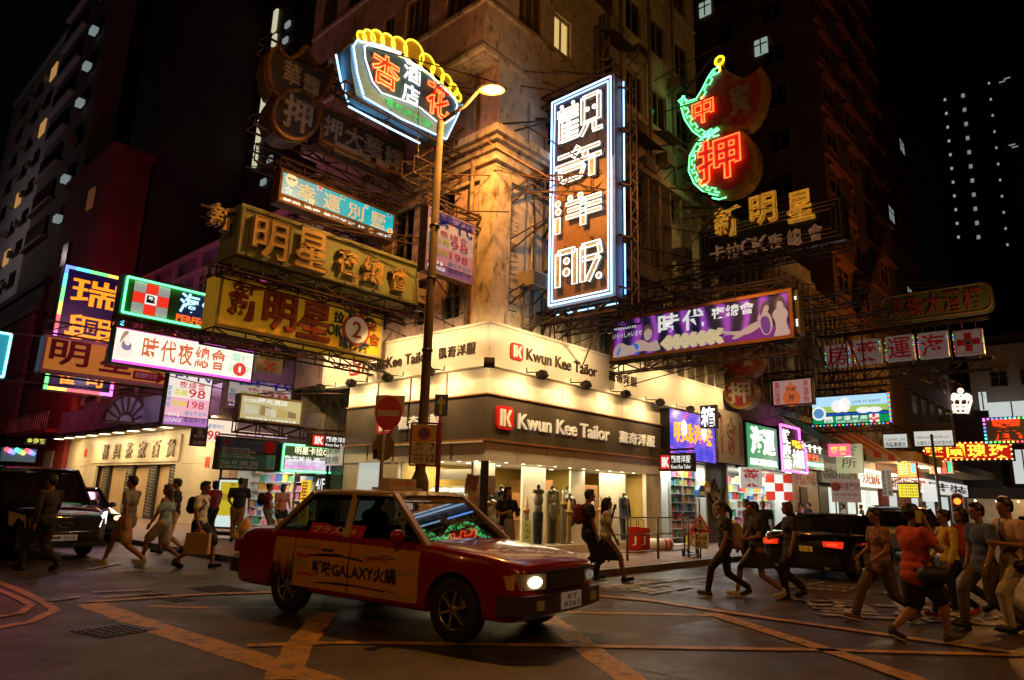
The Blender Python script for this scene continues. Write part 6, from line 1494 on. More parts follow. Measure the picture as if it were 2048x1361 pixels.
# white lit facade panels round the club
for i, (x0,y0_,x1,y1_,a,l) in enumerate(((1838,780,1862,835,62,'left white lit panel beside the neon crown'),(1863,780,1882,835,62,'narrow white lit panel right against the neon crown'),(1956,785,1975,820,60,'white lit panel right of the crown'),(1975,806,2075,835,60,'long white lit panel above the rainbow-edged sign'),(2022,900,2075,968,58,'grey white column panel at the right picture edge'))):
    P, Q = HX(x0,y0_,a), HX(x1,y1_,a); w_ = thing('lit_wall_panel',l,'wall panel',(a,(P.y+Q.y)/2,Q.z)); b = MB(); b.box(a,a+.4,Q.y,P.y,Q.z,P.z); b.build('panel',lit('panel_white',(.72,.78,.76),.75),w_,wp=True); b = MB(); b.box(a-.03,a-.001,(P.y+Q.y)/2-.05,(P.y+Q.y)/2+.05,Q.z,P.z); b.build('joint',GREYMETAL,w_,wp=True)
P, Q = HX(1935,720,62), HX(2080,790,62); t = thing('white_wall_building','pale stucco upper storey with small windows at the far right edge','building',(62,Q.y,0)); b = MB(); b.box(62,74,Q.y-8,P.y,Q.z-1,HX(2000,690,62).z); b.build('wall',mat('pale_stucco',(.35,.32,.28),.8,var=.15),t,wp=True)
wins(t,'x',62,[P.y-2.2,P.y-4.4,P.y-7.4],[Q.z+1.0],1.2,1.3,WDK,seed=2)
# ------------------------------------------------ left side
PODM = mat('dark_podium_wall',(.10,.06,.09),.6,var=.25,vs=.6)
t = tower('dark_podium','dark podium building lit magenta, behind the left street signs',2.4,14,LEND+.1,33,12.2,PODM)
b = MB()
for z in (6.4,7.5,9.3,11.0,12.0): b.box(-.25,-.01,LEND+.1,33,z,z+.16)
for i in range(9): b.box(-.2,-.012,LEND+1+2.7*i,LEND+1.15+2.7*i,5.9,12.1)
b.build('ledge',mat('podium_ledge',(.26,.10,.14),.6),t,wp=True)
b = MB(); b.box(.02,2.39,LEND+.1,33,4.15,12.2); b.build('wall',PODM,t,wp=True)
wins(t,'x',.02,[12+3*i for i in range(7)],[8.0,9.9],1.6,1.0,WDK,seed=7,hood=False)
t = tower('black_tower','black tower with faint lights behind the left signs',8,22,20,56,75,FARW[4])
for (x_,y_,w) in ((551,40,1.2),(548,90,1.2),(527,205,1.2),(519,260,1.2),(512,310,1.2)): P = HX(x_,y_,7.9) ; b = MB(); b.box(7.8,7.95,P.y-.25,P.y+.25,P.z-1.0,P.z+.8); b.build('window',lit('slim_lit',(.8,.75,.5),.7),t,wp=True)
for (x_,y_) in ((576,50),(571,82),(545,283),(540,319),(527,365),(425,378),(288,458),(375,60),(400,50),(410,30),(445,55)): P = HX(x_,y_,7.9); b = MB(); b.box(7.8,7.95,P.y-.3,P.y+.3,P.z-.2,P.z+.2); b.build('window',LITW if x_ > 500 else lit('dim_dot',(.4,.3,.1),.3),t,wp=True)
wins(t,'x',8,[23,28,33,38],[z for z in np.arange(24,66,3.4)],1.6,1.3,WDK,trim=FARW[4],seed=21,hood=False,cross=False)
# slab-balconied grey tower
t = tower('slab_balcony_tower','grey tower with dark balcony slots and lit air conditioners, upper left',.6,2.2,44,58,62,FARW[1])
for k, z in enumerate(np.arange(20,60,3.3)):
    b = MB(); b.box(.42,.59,51.5,57.6,z+1.2,z+2.9); b.build('balcony_slot',WDK,t,wp=True)
    b = MB(); b.box(.2,.6,51.3,57.8,z+.9,z+1.15); b.build('slab',FARW[3],t,wp=True)
    b = MB(); b.box(.45,.59,46.2,47.6,z+1.0,z+2.6); o = b.build('window',WDK,t,wp=True)
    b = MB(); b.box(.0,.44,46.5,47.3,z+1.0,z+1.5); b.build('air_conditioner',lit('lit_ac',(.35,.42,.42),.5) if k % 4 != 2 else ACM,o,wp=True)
t = tower('pale_apartment_tower','pale apartment tower with cluttered window columns and some lit rooms, left picture edge',1.5,20,62,84,46,FARW[3])
for k, z in enumerate(np.arange(10,45,3.2)):
    for j, y in enumerate((65.5,70.0,76.5)):
        b = MB(); b.box(1.38,1.49,y-1.0,y+1.0,z,z+1.5); o = b.build('window',LITY if (k*3+j) in (4,13,30,19,24) else WDK,t,wp=True)
        b = MB(); b.box(1.0,1.37,y+1.3,y+2.1,z+.1,z+.7); b.build('air_conditioner',ACM,o,wp=True)
t = tower('red_lit_building','windowless dark red-lit building behind the tall purple sign',-.2,2.1,34,43.5,22.5,FARW[2])
t = tower('black_tower','sheer black tower rising right of the red-lit windowless building',2.3,7.9,33.3,60,80,FARW[4])
b = MB(); b.box(-.35,-.21,36.5,37.5,19.2,20.6); o = b.build('window',mat('dim_orange_pane',(.2,.08,.03),.5,emit=.3),t,wp=True); b = MB(); b.box(-.35,-.21,40,41.2,16,17.6); b.build('window',WDK,t,wp=True)
t = tower('ribbed_building','low dark building with vertical ribs beyond the red shopfronts, left edge',-.4,10,44,75,15.5,FARW[4])
for i in range(28): b = MB(); y = 44.5+1.08*i; b.box(-.7,-.41,y,y+.25,4.8,13.2); b.build('rib',mat('rib_pinkish',(.16,.10,.11),.6),t,wp=True)
b = MB(); b.box(-.75,-.41,44,75,13.3,13.7); b.box(-.75,-.41,44,75,8.8,9.0); b.build('ledge',MATS['rib_pinkish'],t,wp=True)
t = tower('left_end_block','dark block at the very left end of the side street',-14,-2,84,96,40,FARW[2])
lamp('POINT','side_street_sign_glow',(-3.5,30,10),600,(1,.08,.22),.6)
lamp('POINT','side_street_sign_glow',(-3.2,12.5,8.4),420,(1,.28,.45),.5)
lamp('POINT','pale_tower_fill',(-9,66,24),600,(1,.78,.78),.6)  # unseen fill light added to brighten the pale apartment tower
# red shopfront block between the ribbed building and the cream shop
t = tower('red_balcony_house','low red painted house with a balcony, left of the cream shopfront',-.3,10,33.2,43.5,8.0,mat('red_house_wall',(.30,.03,.02),.7,var=.2))
b = MB(); b.box(-1.2,-.31,34,43,4.4,4.6); b.build('balcony_floor',MATS['red_house_wall'],t,wp=True)
for i in range(19): b = MB(); b.box(-1.2,-1.15,34+.48*i,34.05+.48*i,4.6,5.5); b.build('baluster',WALLC,t,wp=True)
b = MB(); b.box(-1.22,-1.12,34,43,5.5,5.58); b.build('handrail',WALLC,t,wp=True); b = MB(); b.box(-.34,-.305,35,36.8,1,3.4); b.build('pale_panel',SHOPW,t,wp=True)
# cream tiled shopfront with flood lamps and raised characters
cs = thing('cream_shopfront','cream tiled shopfront with raised bronze characters, lit from above by flood lamps','shop',(0,13.4,0))
CT = mat('cream_stone_tile',(.55,.46,.30),.35,var=.08,vs=.8)
ys = list(np.arange(13.2,33,1.65))
for i in range(len(ys)-1):
    for (z0,z1) in ((.14,1.35),(1.36,2.5),(2.51,3.95)):
        y0, y1 = ys[i], ys[i+1]-.012
        if 18.0 < y0 < 27.2 and z0 < 2.5: continue
        b = MB(); b.box(-.1,0.02,y0,y1,z0,z1); b.build('stone_tile',CT,cs,wp=True)
b = MB(); b.box(.25,.3,18,28.5,.14,2.5); b.build('recessed_wall',mat('recess_tan',(.50,.34,.17),.4,var=.1),cs,wp=True)
for y in (18.3,20.6,23.4,26.6):
    b = MB(); b.box(.1,.24,y,y+.9,.14,2.5); o = b.build('fretwork_column',mat('fret_black',(.02,.018,.015),.4),cs,wp=True)
    b = MB()
    for k in range(16):
        z = .3+.14*k; b.box(.085,.099,y+.15,y+.4+.1*(k % 3),z,z+.03); b.box(.085,.099,y+.5,y+.53,z,z+.09); b.box(.085,.099,y+.6,y+.8,z+.05,z+.075)
    q = b.build('fretwork',mat('fret_cream',(.4,.33,.22),.5),o,wp=True); q['kind'] = 'stuff'
b = MB(); b.box(-.18,-.101,17.8,28.6,2.62,3.75); b.build('name_panel',CT,cs,wp=True)
for i, ch in enumerate('裕興茶家百貨'):
    b = MB(); b.text(ch,-.42,.42,0,.75,0,.05,.03); o = b.build('character',mat('bronze_char',(.14,.09,.04),.35,.6),cs); o.location = (-.19,26.6-13.4-1.6*i,2.8); o.rotation_euler = (0,0,-math.pi/2)
b = MB(); b.box(-1.1,.0,13.3,33,3.96,4.12); b.build('canopy',mat('canopy_cream',(.5,.42,.28),.5),cs,wp=True)
b = MB(); b.box(-1.12,-1.02,13.3,33,4.0,4.18); b.build('canopy_edge',DARKMETAL,cs,wp=True)
for i in range(10):
    y = 14.6+1.75*i; b = MB(); b.add([(-1.6,y-.3,3.98),(-1.6,y+.3,3.98),(-1.15,y+.25,4.1),(-1.15,y-.25,4.1),(-1.62,y-.3,3.84),(-1.62,y+.3,3.84),(-1.15,y+.25,3.92),(-1.15,y-.25,3.92)],[(0,1,2,3),(7,6,5,4),(0,4,5,1),(1,5,6,2),(2,6,7,3),(3,7,4,0)]); o = b.build('flood_lamp',FLH,cs,wp=True)
    b = MB(); b.box(-1.55,-1.2,y-.2,y+.2,3.83,3.845); b.build('lamp_glass',lit('flood_glass2',(1,.85,.55),5),o,wp=True)
for y in (15.5,19.5,23.5,27.5,31): lamp('AREA','flood_lamp_light',(-1.35,y,3.8),210,(1,.72,.36),.5,target=(-.2,y,1.2),sy=3.2)
METP = mat('silver_panel_plain',(.42,.42,.48),.3,.2,var=.3,vs=2)
for i in range(11):
    y = 13.3+1.8*i; b = MB(); b.box(-.75,-.65,y,y+1.76,4.25,5.45); b.build('metal_parapet_panel',METP,cs,wp=True)
# fanlight
fan = MB(); fr = MB(); FY = 21.0; P = HY(250,846,FY); RF = (HY(292,846,FY).x-P.x); fcx, fcz = P.x, P.z
pts = [(fcx+RF*math.cos(a),fcz+RF*1.45*math.sin(a)) for a in [math.pi*i/16 for i in range(17)]]
fan.prism(pts,FY,FY+.25); fan.build('fanlight_glass',mat('crinkled_silver',(.42,.44,.55),.3,.2,var=.4,vs=1.5,bump=1.0,bs=3),cs,wp=True)
fr.tube([(x,FY-.06,z) for x,z in pts],.075,5); fr.tube([(fcx+RF*.36*math.cos(a),FY-.06,fcz+RF*.5*math.sin(a)) for a in [math.pi*i/8 for i in range(9)]],.05,5); fr.bar((fcx-RF,FY-.06,fcz),(fcx+RF,FY-.06,fcz),.12); fr.box(fcx-.1,min(.3,fcx+RF+1),FY+.1,FY+.2,fcz-.15,fcz)
for i in range(1,8): a = math.pi*i/8; fr.bar((fcx+RF*.36*math.cos(a),FY-.06,fcz+RF*.5*math.sin(a)),(fcx+RF*math.cos(a),FY-.06,fcz+RF*1.45*math.sin(a)),.07)
fr.build('fanlight_frame',mat('dark_bronze',(.10,.06,.05),.4,.3),cs,wp=True)
b = MB(); b.box(-.12,-.101,15.0,15.35,2.35,2.75); b.build('red_bell',REDL,cs,wp=True); b = MB(); b.box(-.12,-.101,29.8,30.2,3.0,3.4); b.build('red_box',REDL,cs,wp=True)
# ------------------------------------------------ shops with shelves of goods
COLS = [(.55,.05,.04),(.6,.35,.04),(.05,.15,.45),(.7,.68,.62),(.05,.35,.2),(.6,.2,.35),(.6,.55,.1),(.2,.45,.6),(.45,.25,.12),(.75,.45,.4)]
CNAME = ['red','orange','blue','white','green','pink','yellow','light blue','brown','salmon']
GM = [mat('goods_'+n.replace(' ','_'),c,.45,var=.45,vs=14) for n,c in zip(CNAME,COLS)]
protos = {}
def goods(ax,c,u0,u1,zs,step,place,seed,prob=.9,sz=.16,dx=0):
    """individual packets standing on shelves"""
    r = random.Random(seed)
    for z in zs:
        u = u0
        while u < u1-.05:
            w = step*r.uniform(.75,1.1); h = sz*r.uniform(.6,1.15); k = r.randrange(10)
            if r.random() < prob:
                sh = r.randrange(3); key = (k,sh)
                if key not in protos:
                    b = MB()
                    if sh == 0: b.box(-.5,.5,-.5,.5,0,1); b.box(-.3,.3,-.51,-.5,.3,.7)
                    elif sh == 1: b.lathe([(.42,0),(.45,.1),(.45,.75),(.25,.85),(.25,1)],n=8)
                    else: b.box(-.5,.5,-.5,.5,0,.45); b.box(-.45,.45,-.45,.45,.46,1)
                    me = bpy.data.meshes.new('packet'); me.from_pydata(b.v,[],b.f); me.materials.append(GM[k]); protos[key] = me
                o = bpy.data.objects.new('packet',protos[key]); COL.objects.link(o)
                o.location = (c+dx,u+w/2,z) if ax == 'x' else (u+w/2,c+dx,z); o.scale = ((.14,w*.9,h) if ax == 'x' else (w*.9,.14,h))
                tag(o,'%s packet on the %s' % (CNAME[k],place),'packet','%s packets on the %s' % (CNAME[k],place))
            u += w
SHELF = mat('white_shelf',(.6,.6,.57),.5)
# medicine shop right of the tailor
ms = thing('medicine_shop','brightly lit open medicine shop with packed white shelves, right of the tailor','shop',(9.7,0,0))
for (q,nm) in (((8.25,11.6,1.6,1.7,.14,2.9),'back_wall'),((8.22,8.32,-.1,1.6,.14,2.9),'side_wall'),((11.5,11.62,-.1,1.6,.14,2.9),'side_wall'),((8.25,11.6,-.1,1.65,2.9,2.98),'ceiling'),((8.25,11.6,-.1,1.6,.132,.15),'floor')): b = MB(); b.box(*q); b.build(nm,SHELF,ms,wp=True)
for xs_ in ((8.5,9.5),(9.7,10.5),(10.6,11.45)):
    for z in np.arange(.35,2.6,.3): b = MB(); b.box(xs_[0],xs_[1],.62 if xs_[0] < 9 else .25,.9,z-.02,z); b.build('shelf',SHELF,ms,wp=True)
    for x in xs_: b = MB(); b.box(x-.02,x+.02,.3,.9,.14,2.6); b.build('upright',SHELF,ms,wp=True)
goods('y',.72,8.52,9.48,[z for z in np.arange(.35,2.5,.3)],.15,'left shelves of the medicine shop',1,.7,sz=.24)
goods('y',.36,9.72,11.42,[z for z in np.arange(.35,2.5,.3)],.2,'right shelves of the medicine shop',2,sz=.24)
goods('y',.0,10.3,11.4,[.15,.4,.65],.25,'front stack of the medicine shop',3,sz=.26)
lamp('AREA','medicine_shop_light',(9.9,.4,2.85),150,(.92,.98,.85),2.6,target=(9.9,.3,0),sy=.9)
b = MB()
for i in range(3): b.box(8.6+1.0*i,9.3+1.0*i,.15,.3,2.84,2.88)
b.build('ceiling_tube',lit('tube_white',(.9,1,.9),5),ms,wp=True)
# LED screen above it
t = thing('led_screen_sign','blue LED screen with fiery orange and pink glowing shapes above the medicine shop','sign',(9.9,-.55,2.85))
def led_mat():
    m = bpy.data.materials.new('led_screen'); m.use_nodes = True; nt = m.node_tree; N = nt.nodes; L = nt.links; b = N['Principled BSDF']; tc = N.new('ShaderNodeTexCoord')
    n = N.new('ShaderNodeTexNoise'); n.inputs['Scale'].default_value = 1.7; n.inputs['Detail'].default_value = 3; L.new(tc.outputs['Object'],n.inputs['Vector'])
    cr = N.new('ShaderNodeValToRGB'); e = cr.color_ramp.elements; e[0].position = .35; e[0].color = (.03,.04,.8,1); e[1].position = .75; e[1].color = (1,.15,.5,1); x = e.new(.5); x.color = (.15,.10,.85,1); x = e.new(.62); x.color = (.5,.1,.8,1)
    L.new(n.outputs['Fac'],cr.inputs[0]); ck = N.new('ShaderNodeTexWave'); ck.wave_type = 'BANDS'; ck.bands_direction = 'Z'; ck.inputs['Scale'].default_value = 4.2; L.new(tc.outputs['Object'],ck.inputs['Vector'])
    mp = N.new('ShaderNodeMapRange'); mp.inputs[3].default_value = .35; mp.inputs[4].default_value = 1.5; L.new(ck.outputs['Fac'],mp.inputs[0]); L.new(mp.outputs[0],b.inputs['Emission Strength']); L.new(cr.outputs[0],b.inputs['Emission Color']); b.inputs['Base Color'].default_value = (.02,.02,.03,1)
    return m
b = MB(); b.box(8.25,11.6,-.5,-.05,2.95,4.65); b.build('cabinet',DARKMETAL,t,wp=True); b = MB(); b.box(8.28,11.57,-.52,-.505,2.98,4.62); b.build('screen',led_mat(),t,wp=True)
FI = lit('glow_fire',(1,.32,.02),1.8); b = MB(); b.text('明珠海味',8.5,11.3,3.55,4.25,-.53,.03,.05); b.build('character',FI,t,wp=True)
for (x,z,r) in ((9.15,4.05,.17),(10.6,4.02,.17)): b = MB(); b.disc(x,z,r,-.58,-.565,16,1,1.6); b.build('white_glow',lit('led_white2',(1,.95,.8),2.4),t,wp=True)
t = thing('white_character_sign','small black box with a white glowing character above the LED screen','sign',(9.9,-.9,4.2)); S_ = HX(1375,838,9.6)
b = MB(); b.box(9.6,9.75,-1.55,-.95,4.05,4.85); b.build('cabinet',BLACK,t,wp=True); b = MB(); b.text('箱',-.26,.26,.06,.74,0,.02,.05); o = b.build('character',lit('glow_white',(1,1,.95),1.6),t); o.location = (-.31,-.35,-.15); o.rotation_euler = (0,0,-math.pi/2)
# pawn shop doorway with dark screen and grey banner
t = thing('pawn_doorway','dark pawnshop doorway with a gold bat and coin emblem on its screen','doorway',(12.3,0,0))
b = MB(); b.box(11.65,13.3,-.02,.1,.14,3.0); b.build('screen_wall',mat('doorway_dark',(.035,.02,.012),.5,var=.2),t,wp=True)
GE = mat('gold_emblem',(.40,.28,.12),.45)
def emblem(y,cx_,cz_,s,m,par,tw=.03):
    b = MB(); pts = [(-.6,.9),(-.55,1.25),(-.25,1.15),(0,1.75),(.25,1.15),(.55,1.25),(.6,.9),(.45,.55),(0,.4),(-.45,.55)]
    b.tube([(cx_+x*s,y,cz_+z*s) for x,z in pts],tw,5,True); b.tube([(cx_+.45*s*math.cos(a),y,cz_-.08*s+.45*s*math.sin(a)) for a in [2*math.pi*i/16 for i in range(16)]],tw,5,True); b.text('押',cx_-.28*s,cx_+.28*s,cz_-.35*s,cz_+.2*s,y,.01,.03); b.text('中寶',cx_-.38*s,cx_+.38*s,cz_+.65*s,cz_+1.0*s,y,.01,.03)
    return b.build('emblem',m,par,wp=True)
emblem(-.04,12.45,1.35,.62,GE,t)
t = thing('pawn_banner','grey pawnshop banner with a faint red emblem hanging right of the LED screen','banner',(12.9,-.5,3.0)); b = MB(); b.box(11.9,14.1,-.5,-.4,3.05,5.05); b.build('cloth',mat('grey_banner',(.33,.28,.24),.7,var=.1),t,wp=True)
RIK = mat('brick_ink',(.30,.06,.03),.6); emblem(-.51,13.0,3.75,.62,RIK,t,.02)
b = MB(); b.text('集\n團\n經\n營',12.05,12.3,3.4,4.8,-.505,.004,.02); b.text('高\n價\n押\n物',13.7,13.95,3.3,4.7,-.505,.004,.02); b.build('lettering',RIK,t,wp=True)
# pharmacy 2
ps = thing('pharmacy','open lit pharmacy with green and white sign, crowded shelves and a red chequered cross','shop',(16.5,0,0))
for (q,nm) in (((13.35,19.6,2.2,2.3,.14,2.95),'back_wall'),((13.32,13.44,-.1,2.2,.14,2.95),'side_wall'),((19.5,19.62,-.1,2.2,.14,2.95),'side_wall'),((13.35,19.6,-.1,2.2,2.95,3.03),'ceiling')): b = MB(); b.box(*q); b.build(nm,SHELF,ps,wp=True)
for z in np.arange(.4,2.7,.33): b = MB(); b.box(13.5,19.4,.5,.9,z-.02,z); b.build('shelf',SHELF,ps,wp=True)
goods('y',.6,13.55,19.3,[z for z in np.arange(.4,2.6,.33)],.42,'pharmacy shelves behind the women in black',5,.75,sz=.28)
lamp('AREA','pharmacy_light',(16.4,.4,2.9),330,(.9,1,.95),5.4,target=(16.4,.2,0),sy=1.2)
GNL = lit('lit_pharmacy_green',(.02,.33,.13),.85)
b = MB(); b.box(14.15,17.3,-.6,-.1,2.95,4.75); b.build('sign_box',DARKMETAL,ps,wp=True); b = MB(); b.box(14.18,17.27,-.62,-.605,2.98,4.72); b.build('sign_face',GNL,ps,wp=True)
b = MB(); b.text('海運',14.5,16.9,3.55,4.65,-.625,.04,.06); b.text('PACIFIC PHARMACY CO.',14.4,17.1,3.1,3.35,-.625,.02,.03); b.build('lettering',lit('glow_white3',(1,1,.8),2.2),ps,wp=True)
b = MB(); b.box(17.4,20.3,-.7,-.1,3.0,4.9); b.build('sign_box',BLACK,ps,wp=True)
for pts in ([(17.4,3.0),(20.3,3.0)],[(20.3,3.0),(20.3,4.0)],[(20.3,4.0),(19.9,4.4)],[(17.4,4.95),(17.4,3.0)],[(17.4,4.95),(19.6,4.95)],[(19.6,4.95),(19.6,4.45)]): b = MB(); b.tube([(x,-.75,z) for x,z in pts],.05,6); b.build('neon_tube',NP,ps,wp=True)
b = MB(); b.text('健\n康\n藥',17.6,18.5,2.9,4.8,-.71,.03,.05); b.text('大專賣',18.7,20.1,3.2,4.0,-.71,.03,.05); b.build('lettering',MATS['glow_white3'],ps,wp=True); b = MB(); b.text('零售批發',18.7,20.1,4.05,4.4,-.71,.03,.04); b.build('lettering',lit('glow_amber',(1,.6,.05),1.6),ps,wp=True)
for (x,y,w,h,s,m1,m2,l) in ((13.9,-.8,.8,.8,'藥',mat('white_box_face',(.6,.6,.58),.4,emit=.45),RI,'square white box sign with one red character at the pharmacy entrance'),):
    t = thing('medicine_sign',l,'sign',(x,y,2.15)); b = MB(); b.box(-w/2,w/2,-.12,.12,0,h); b.build('box',m1,t); b = MB(); b.text(s,-w*.38,w*.38,h*.08,h*.92,-.121,.01,.03); b.build('character',m2,t); t.rotation_euler = (0,0,-.9)
t = thing('chequered_cross_sign','square red and white chequered cross hanging inside the pharmacy','sign',(18.0,-.3,1.75)); b = MB()
for i in range(3):
    for j in range(3): b.use((i+j) % 2); b.box(-.55+.37*i,-.19+.37*i,-.05,.05,.37*j,.36+.37*j)
b.build('chequer',[lit('chk_red',(.6,.04,.02),.8),lit('chk_white',(.8,.8,.75),.9)],t); t.rotation_euler = (0,0,-.9)
# small plain house front with poster and side signs
t = thing('plastered_shopfront','pale plastered shopfront with orange stains and a narrow dark window','shop',(21.5,-.2,0)); b = MB(); b.box(19.9,23.2,-.2,.2,.14,3.2); b.build('wall',mat('peach_plaster',(.42,.32,.22),.7,var=.2,dirt=(.42,.22,.05),damt=.5,dscale=.8),t,wp=True)
b = MB(); b.box(20.7,21.6,-.26,-.21,1.3,2.4); b.build('window',mat('brown_shutter',(.10,.05,.02),.6),t,wp=True); b = MB(); b.text('平價海味',20.2,22.9,2.5,3.1,-.205,.01,.03); b.build('lettering',RIK,t,wp=True)
t = thing('green_zigzag_sign','dark sign with a glowing green zigzag, white flowers and red characters','sign',(21.5,-.4,3.2)); b = MB(); b.box(20.3,23.4,-.5,-.21,3.25,4.5); b.build('cabinet',BLACK,t,wp=True)
for o_ in (0,.5): b = MB(); b.tube([(20.4+.23*i,-.55,3.4+.14*((i+int(o_*2)) % 2)) for i in range(13)],.035,5); b.build('zigzag_tube',NG,t,wp=True)
b = MB(); b.text('藥行',20.7,22.6,3.65,3.95,-.51,.03,.05); b.build('character',lit('glow_red3',(1,.08,.02),1.6),t,wp=True); b = MB(); b.text('✿✿✿✿',20.5,23.2,4.05,4.4,-.51,.03,.05); b.build('flower',MATS['glow_white3'],t,wp=True)
# awnings
def awning(name,label,x0,x1,z,m,proj=1.5,drop=.9,stripes=0):
    t = thing(name,label,'awning',((x0+x1)/2,-proj,z)); n = max(1,stripes)
    for i in range(n):
        a, c = x0+(x1-x0)*i/n, x0+(x1-x0)*(i+1)/n; b = MB(); b.add([(a,-.1,z+drop),(c,-.1,z+drop),(c,-proj,z),(a,-proj,z),(a,-.1,z+drop-.05),(c,-.1,z+drop-.05),(c,-proj,z-.05),(a,-proj,z-.05),(a,-proj,z-.3),(c,-proj,z-.3)],[(0,3,2,1),(4,5,6,7),(0,1,5,4),(1,2,6,5),(2,3,9,6) if 0 else (3,8,9,2),(3,0,4,7)]); b.build('canvas_strip',m[i % len(m)],t,wp=True)
    b = MB(); b.bar((x0,-.1,z-.3),(x0+.02,-proj,z),.04); b.bar((x1,-.1,z-.3),(x1-.02,-proj,z),.04); b.build('awning_arm',GREYMETAL,t,wp=True)
awning('shop_awning','olive canvas awning above the magenta edged sign',19.2,23.5,4.4,[mat('olive_canvas',(.12,.12,.05),.8,var=.2)],1.7,1.2)
awning('shop_awning','red and white striped awning beyond the olive one',23.7,32,4.4,[mat('red_canvas',(.35,.03,.03),.8,var=.2),mat('pale_canvas',(.4,.36,.32),.8,var=.2)],2.0,1.3,6)
b = thing('concrete_canopy','long ochre concrete canopy over the far right pavement','canopy',(40,-2,4.3)); q = MB(); q.box(32.2,62,-2.6,-.1,4.2,4.75); q.build('slab',mat('ochre_concrete',(.40,.25,.09),.7,var=.2),b,wp=True)
q = MB();
for x in (34,37,40,44): q.lathe([(.35,4.16),(.3,4.19)],(x,-1.6,0),12)
q.build('round_lamp',lit('round_lamp',(1,.85,.6),5),b,wp=True)
for x in (34,39,45): lamp('POINT','canopy_lamp',(x,-1.6,3.9),160,WARM,.3)
# remaining shopfronts of the right row, simple but separate
def shopfront(name,label,x0,x1,wall,litm,w,door=True,sg=None,y=-.12):
    t = thing(name,label,'shop',((x0+x1)/2,y,0)); b = MB(); b.box(x0,x1,y,y+.2,.14,4.2); b.build('wall',wall,t,wp=True)
    n = max(1,int((x1-x0)/w))
    for i in range(n):
        a = x0+.2+(x1-x0-.4)*i/n; c = x0+.2+(x1-x0-.4)*(i+1)/n-.15; b = MB(); b.box(a,c,y-.05,y-.001,.4 if i % 2 else .15,2.5); b.build('display_window' if i % 2 else 'doorway',litm[i % len(litm)],t,wp=True)
    if sg: b = MB(); b.box(x0+.1,x1-.1,y-.25,y-.051,2.7,3.7); o = b.build('signboard',sg[1],t,wp=True); b = MB(); b.text(sg[0],x0+.4,x1-.4,2.85,3.55,y-.26,.02,.03); b.build('lettering',sg[2],o,wp=True)
SHU = mat('grey_shutter',(.16,.20,.20),.5,.3,var=.1)
shopfront('clinic_front','shuttered grey medical centre front with a tall lit white panel',23.3,29.5,mat('olive_wall',(.10,.09,.06),.7),[SHU,lit('lit_pane_white',(.75,.85,.75),.9)],1.4,sg=('CENTRE LTD 醫務所',mat('grey_sign_board',(.18,.16,.13),.6),mat('dark_grey_ink',(.03,.03,.03),.6)))
shopfront('bright_corner_front','bright white lit shopfront behind the pink banner',29.6,34,mat('wht',(.4,.38,.33),.6),[lit('lit_warm_white',(1,.9,.7),1.3),lit('lit_pane_white',(.75,.85,.75),.9)],1.3,sg=('大旺燒味',MATS['lit_warm_white'],RI))
shopfront('red_banner_front','dark red panelled shopfront beyond the parked cars',34.2,46,mat('maroon_wall',(.16,.02,.02),.6),[mat('maroon_wall',(.16,.02,.02)),lit('lit_poster',(.6,.7,.7),.8),mat('brown_door',(.12,.05,.02),.5)],1.8,sg=('龍門大酒樓',lit('lit_awn',(.75,.75,.7),.9),RI))
shopfront('far_white_front','far white lit shopfront near the traffic lights',46.2,62,mat('grey_wall2',(.2,.18,.16),.6),[lit('lit_poster',(.6,.7,.7),.8),mat('brown_door',(.12,.05,.02))],2.5,sg=('時裝',MATS['lit_awn'],BLACK))
t = thing('round_cornered_sign','glowing pale vertical sign with faded characters under the red striped awning','sign',(23.8,-1.2,3.2)); b = MB(); b.box(23.7,23.9,-2.2,-1.0,3.15,4.55); b.build('box',lit('lit_moss',(.45,.45,.25),.55),t,wp=True); b = MB(); b.text('診\n所',-.35,.35,.2,1.2,0,.01,.03); o = b.build('character',mat('moss_ink',(.1,.1,.05),.5),t); o.location = (-.11,-.4,0); o.rotation_euler = (0,0,-math.pi/2)
t = thing('small_red_lightbox','small pink and red glowing light box under the awnings','sign',(20.5,-1.6,3.7)); b = MB(); b.box(20.4,20.6,-2.6,-1.7,3.75,4.3); b.build('box',lit('lit_hotpink',(.9,.12,.25),1.1),t,wp=True); b = MB(); b.text('麥藥',-.35,.35,.12,.5,0,.01,.03); o = b.build('character',MATS['glow_amber'],t); o.location = (-.11,-.55,0); o.rotation_euler = (0,0,-math.pi/2)
# ------------------------------------------------ left row shops between the tailor and the cream shop
t = thing('narrow_doorway','narrow dark doorway with white lettering between the tailor and the side-street pharmacy','doorway',(0,6.5,0)); b = MB(); b.box(-.05,.1,5.85,7.2,.14,3.0); b.build('wall',mat('doorway_black',(.03,.03,.025),.4),t,wp=True)
b = MB(); b.box(-.12,-.055,5.95,6.5,.14,2.1); b.build('glass_door',mat('green_glass_door',(.05,.07,.04),.15,emit=.15),t,wp=True)
def leftboard(name,label,y0,y1,z0,z1,mface,txt,mt,off=-.2,em=None):
    t = thing(name,label,'sign',(off,(y0+y1)/2,z0)); b = MB(); w = y1-y0; b.box(-w/2,w/2,0,.08,0,z1-z0); b.build('board',mface,t); t.rotation_euler = (0,0,-math.pi/2)
    n = len(txt)
    for i, s in enumerate(txt): b = MB(); h = (z1-z0)/n; b.text(s,-w*.42,w*.42,(n-1-i)*h+h*.15,(n-i)*h-h*.1,-.001,.006,.02); b.build('lettering',mt,t)
    return t
leftboard('dark_shop_sign','dark board with white character and 4/F beside the narrow doorway',6.62,7.2,1.55,2.45,mat('dk_board',(.04,.035,.03),.4),['店','4/F'],LW)
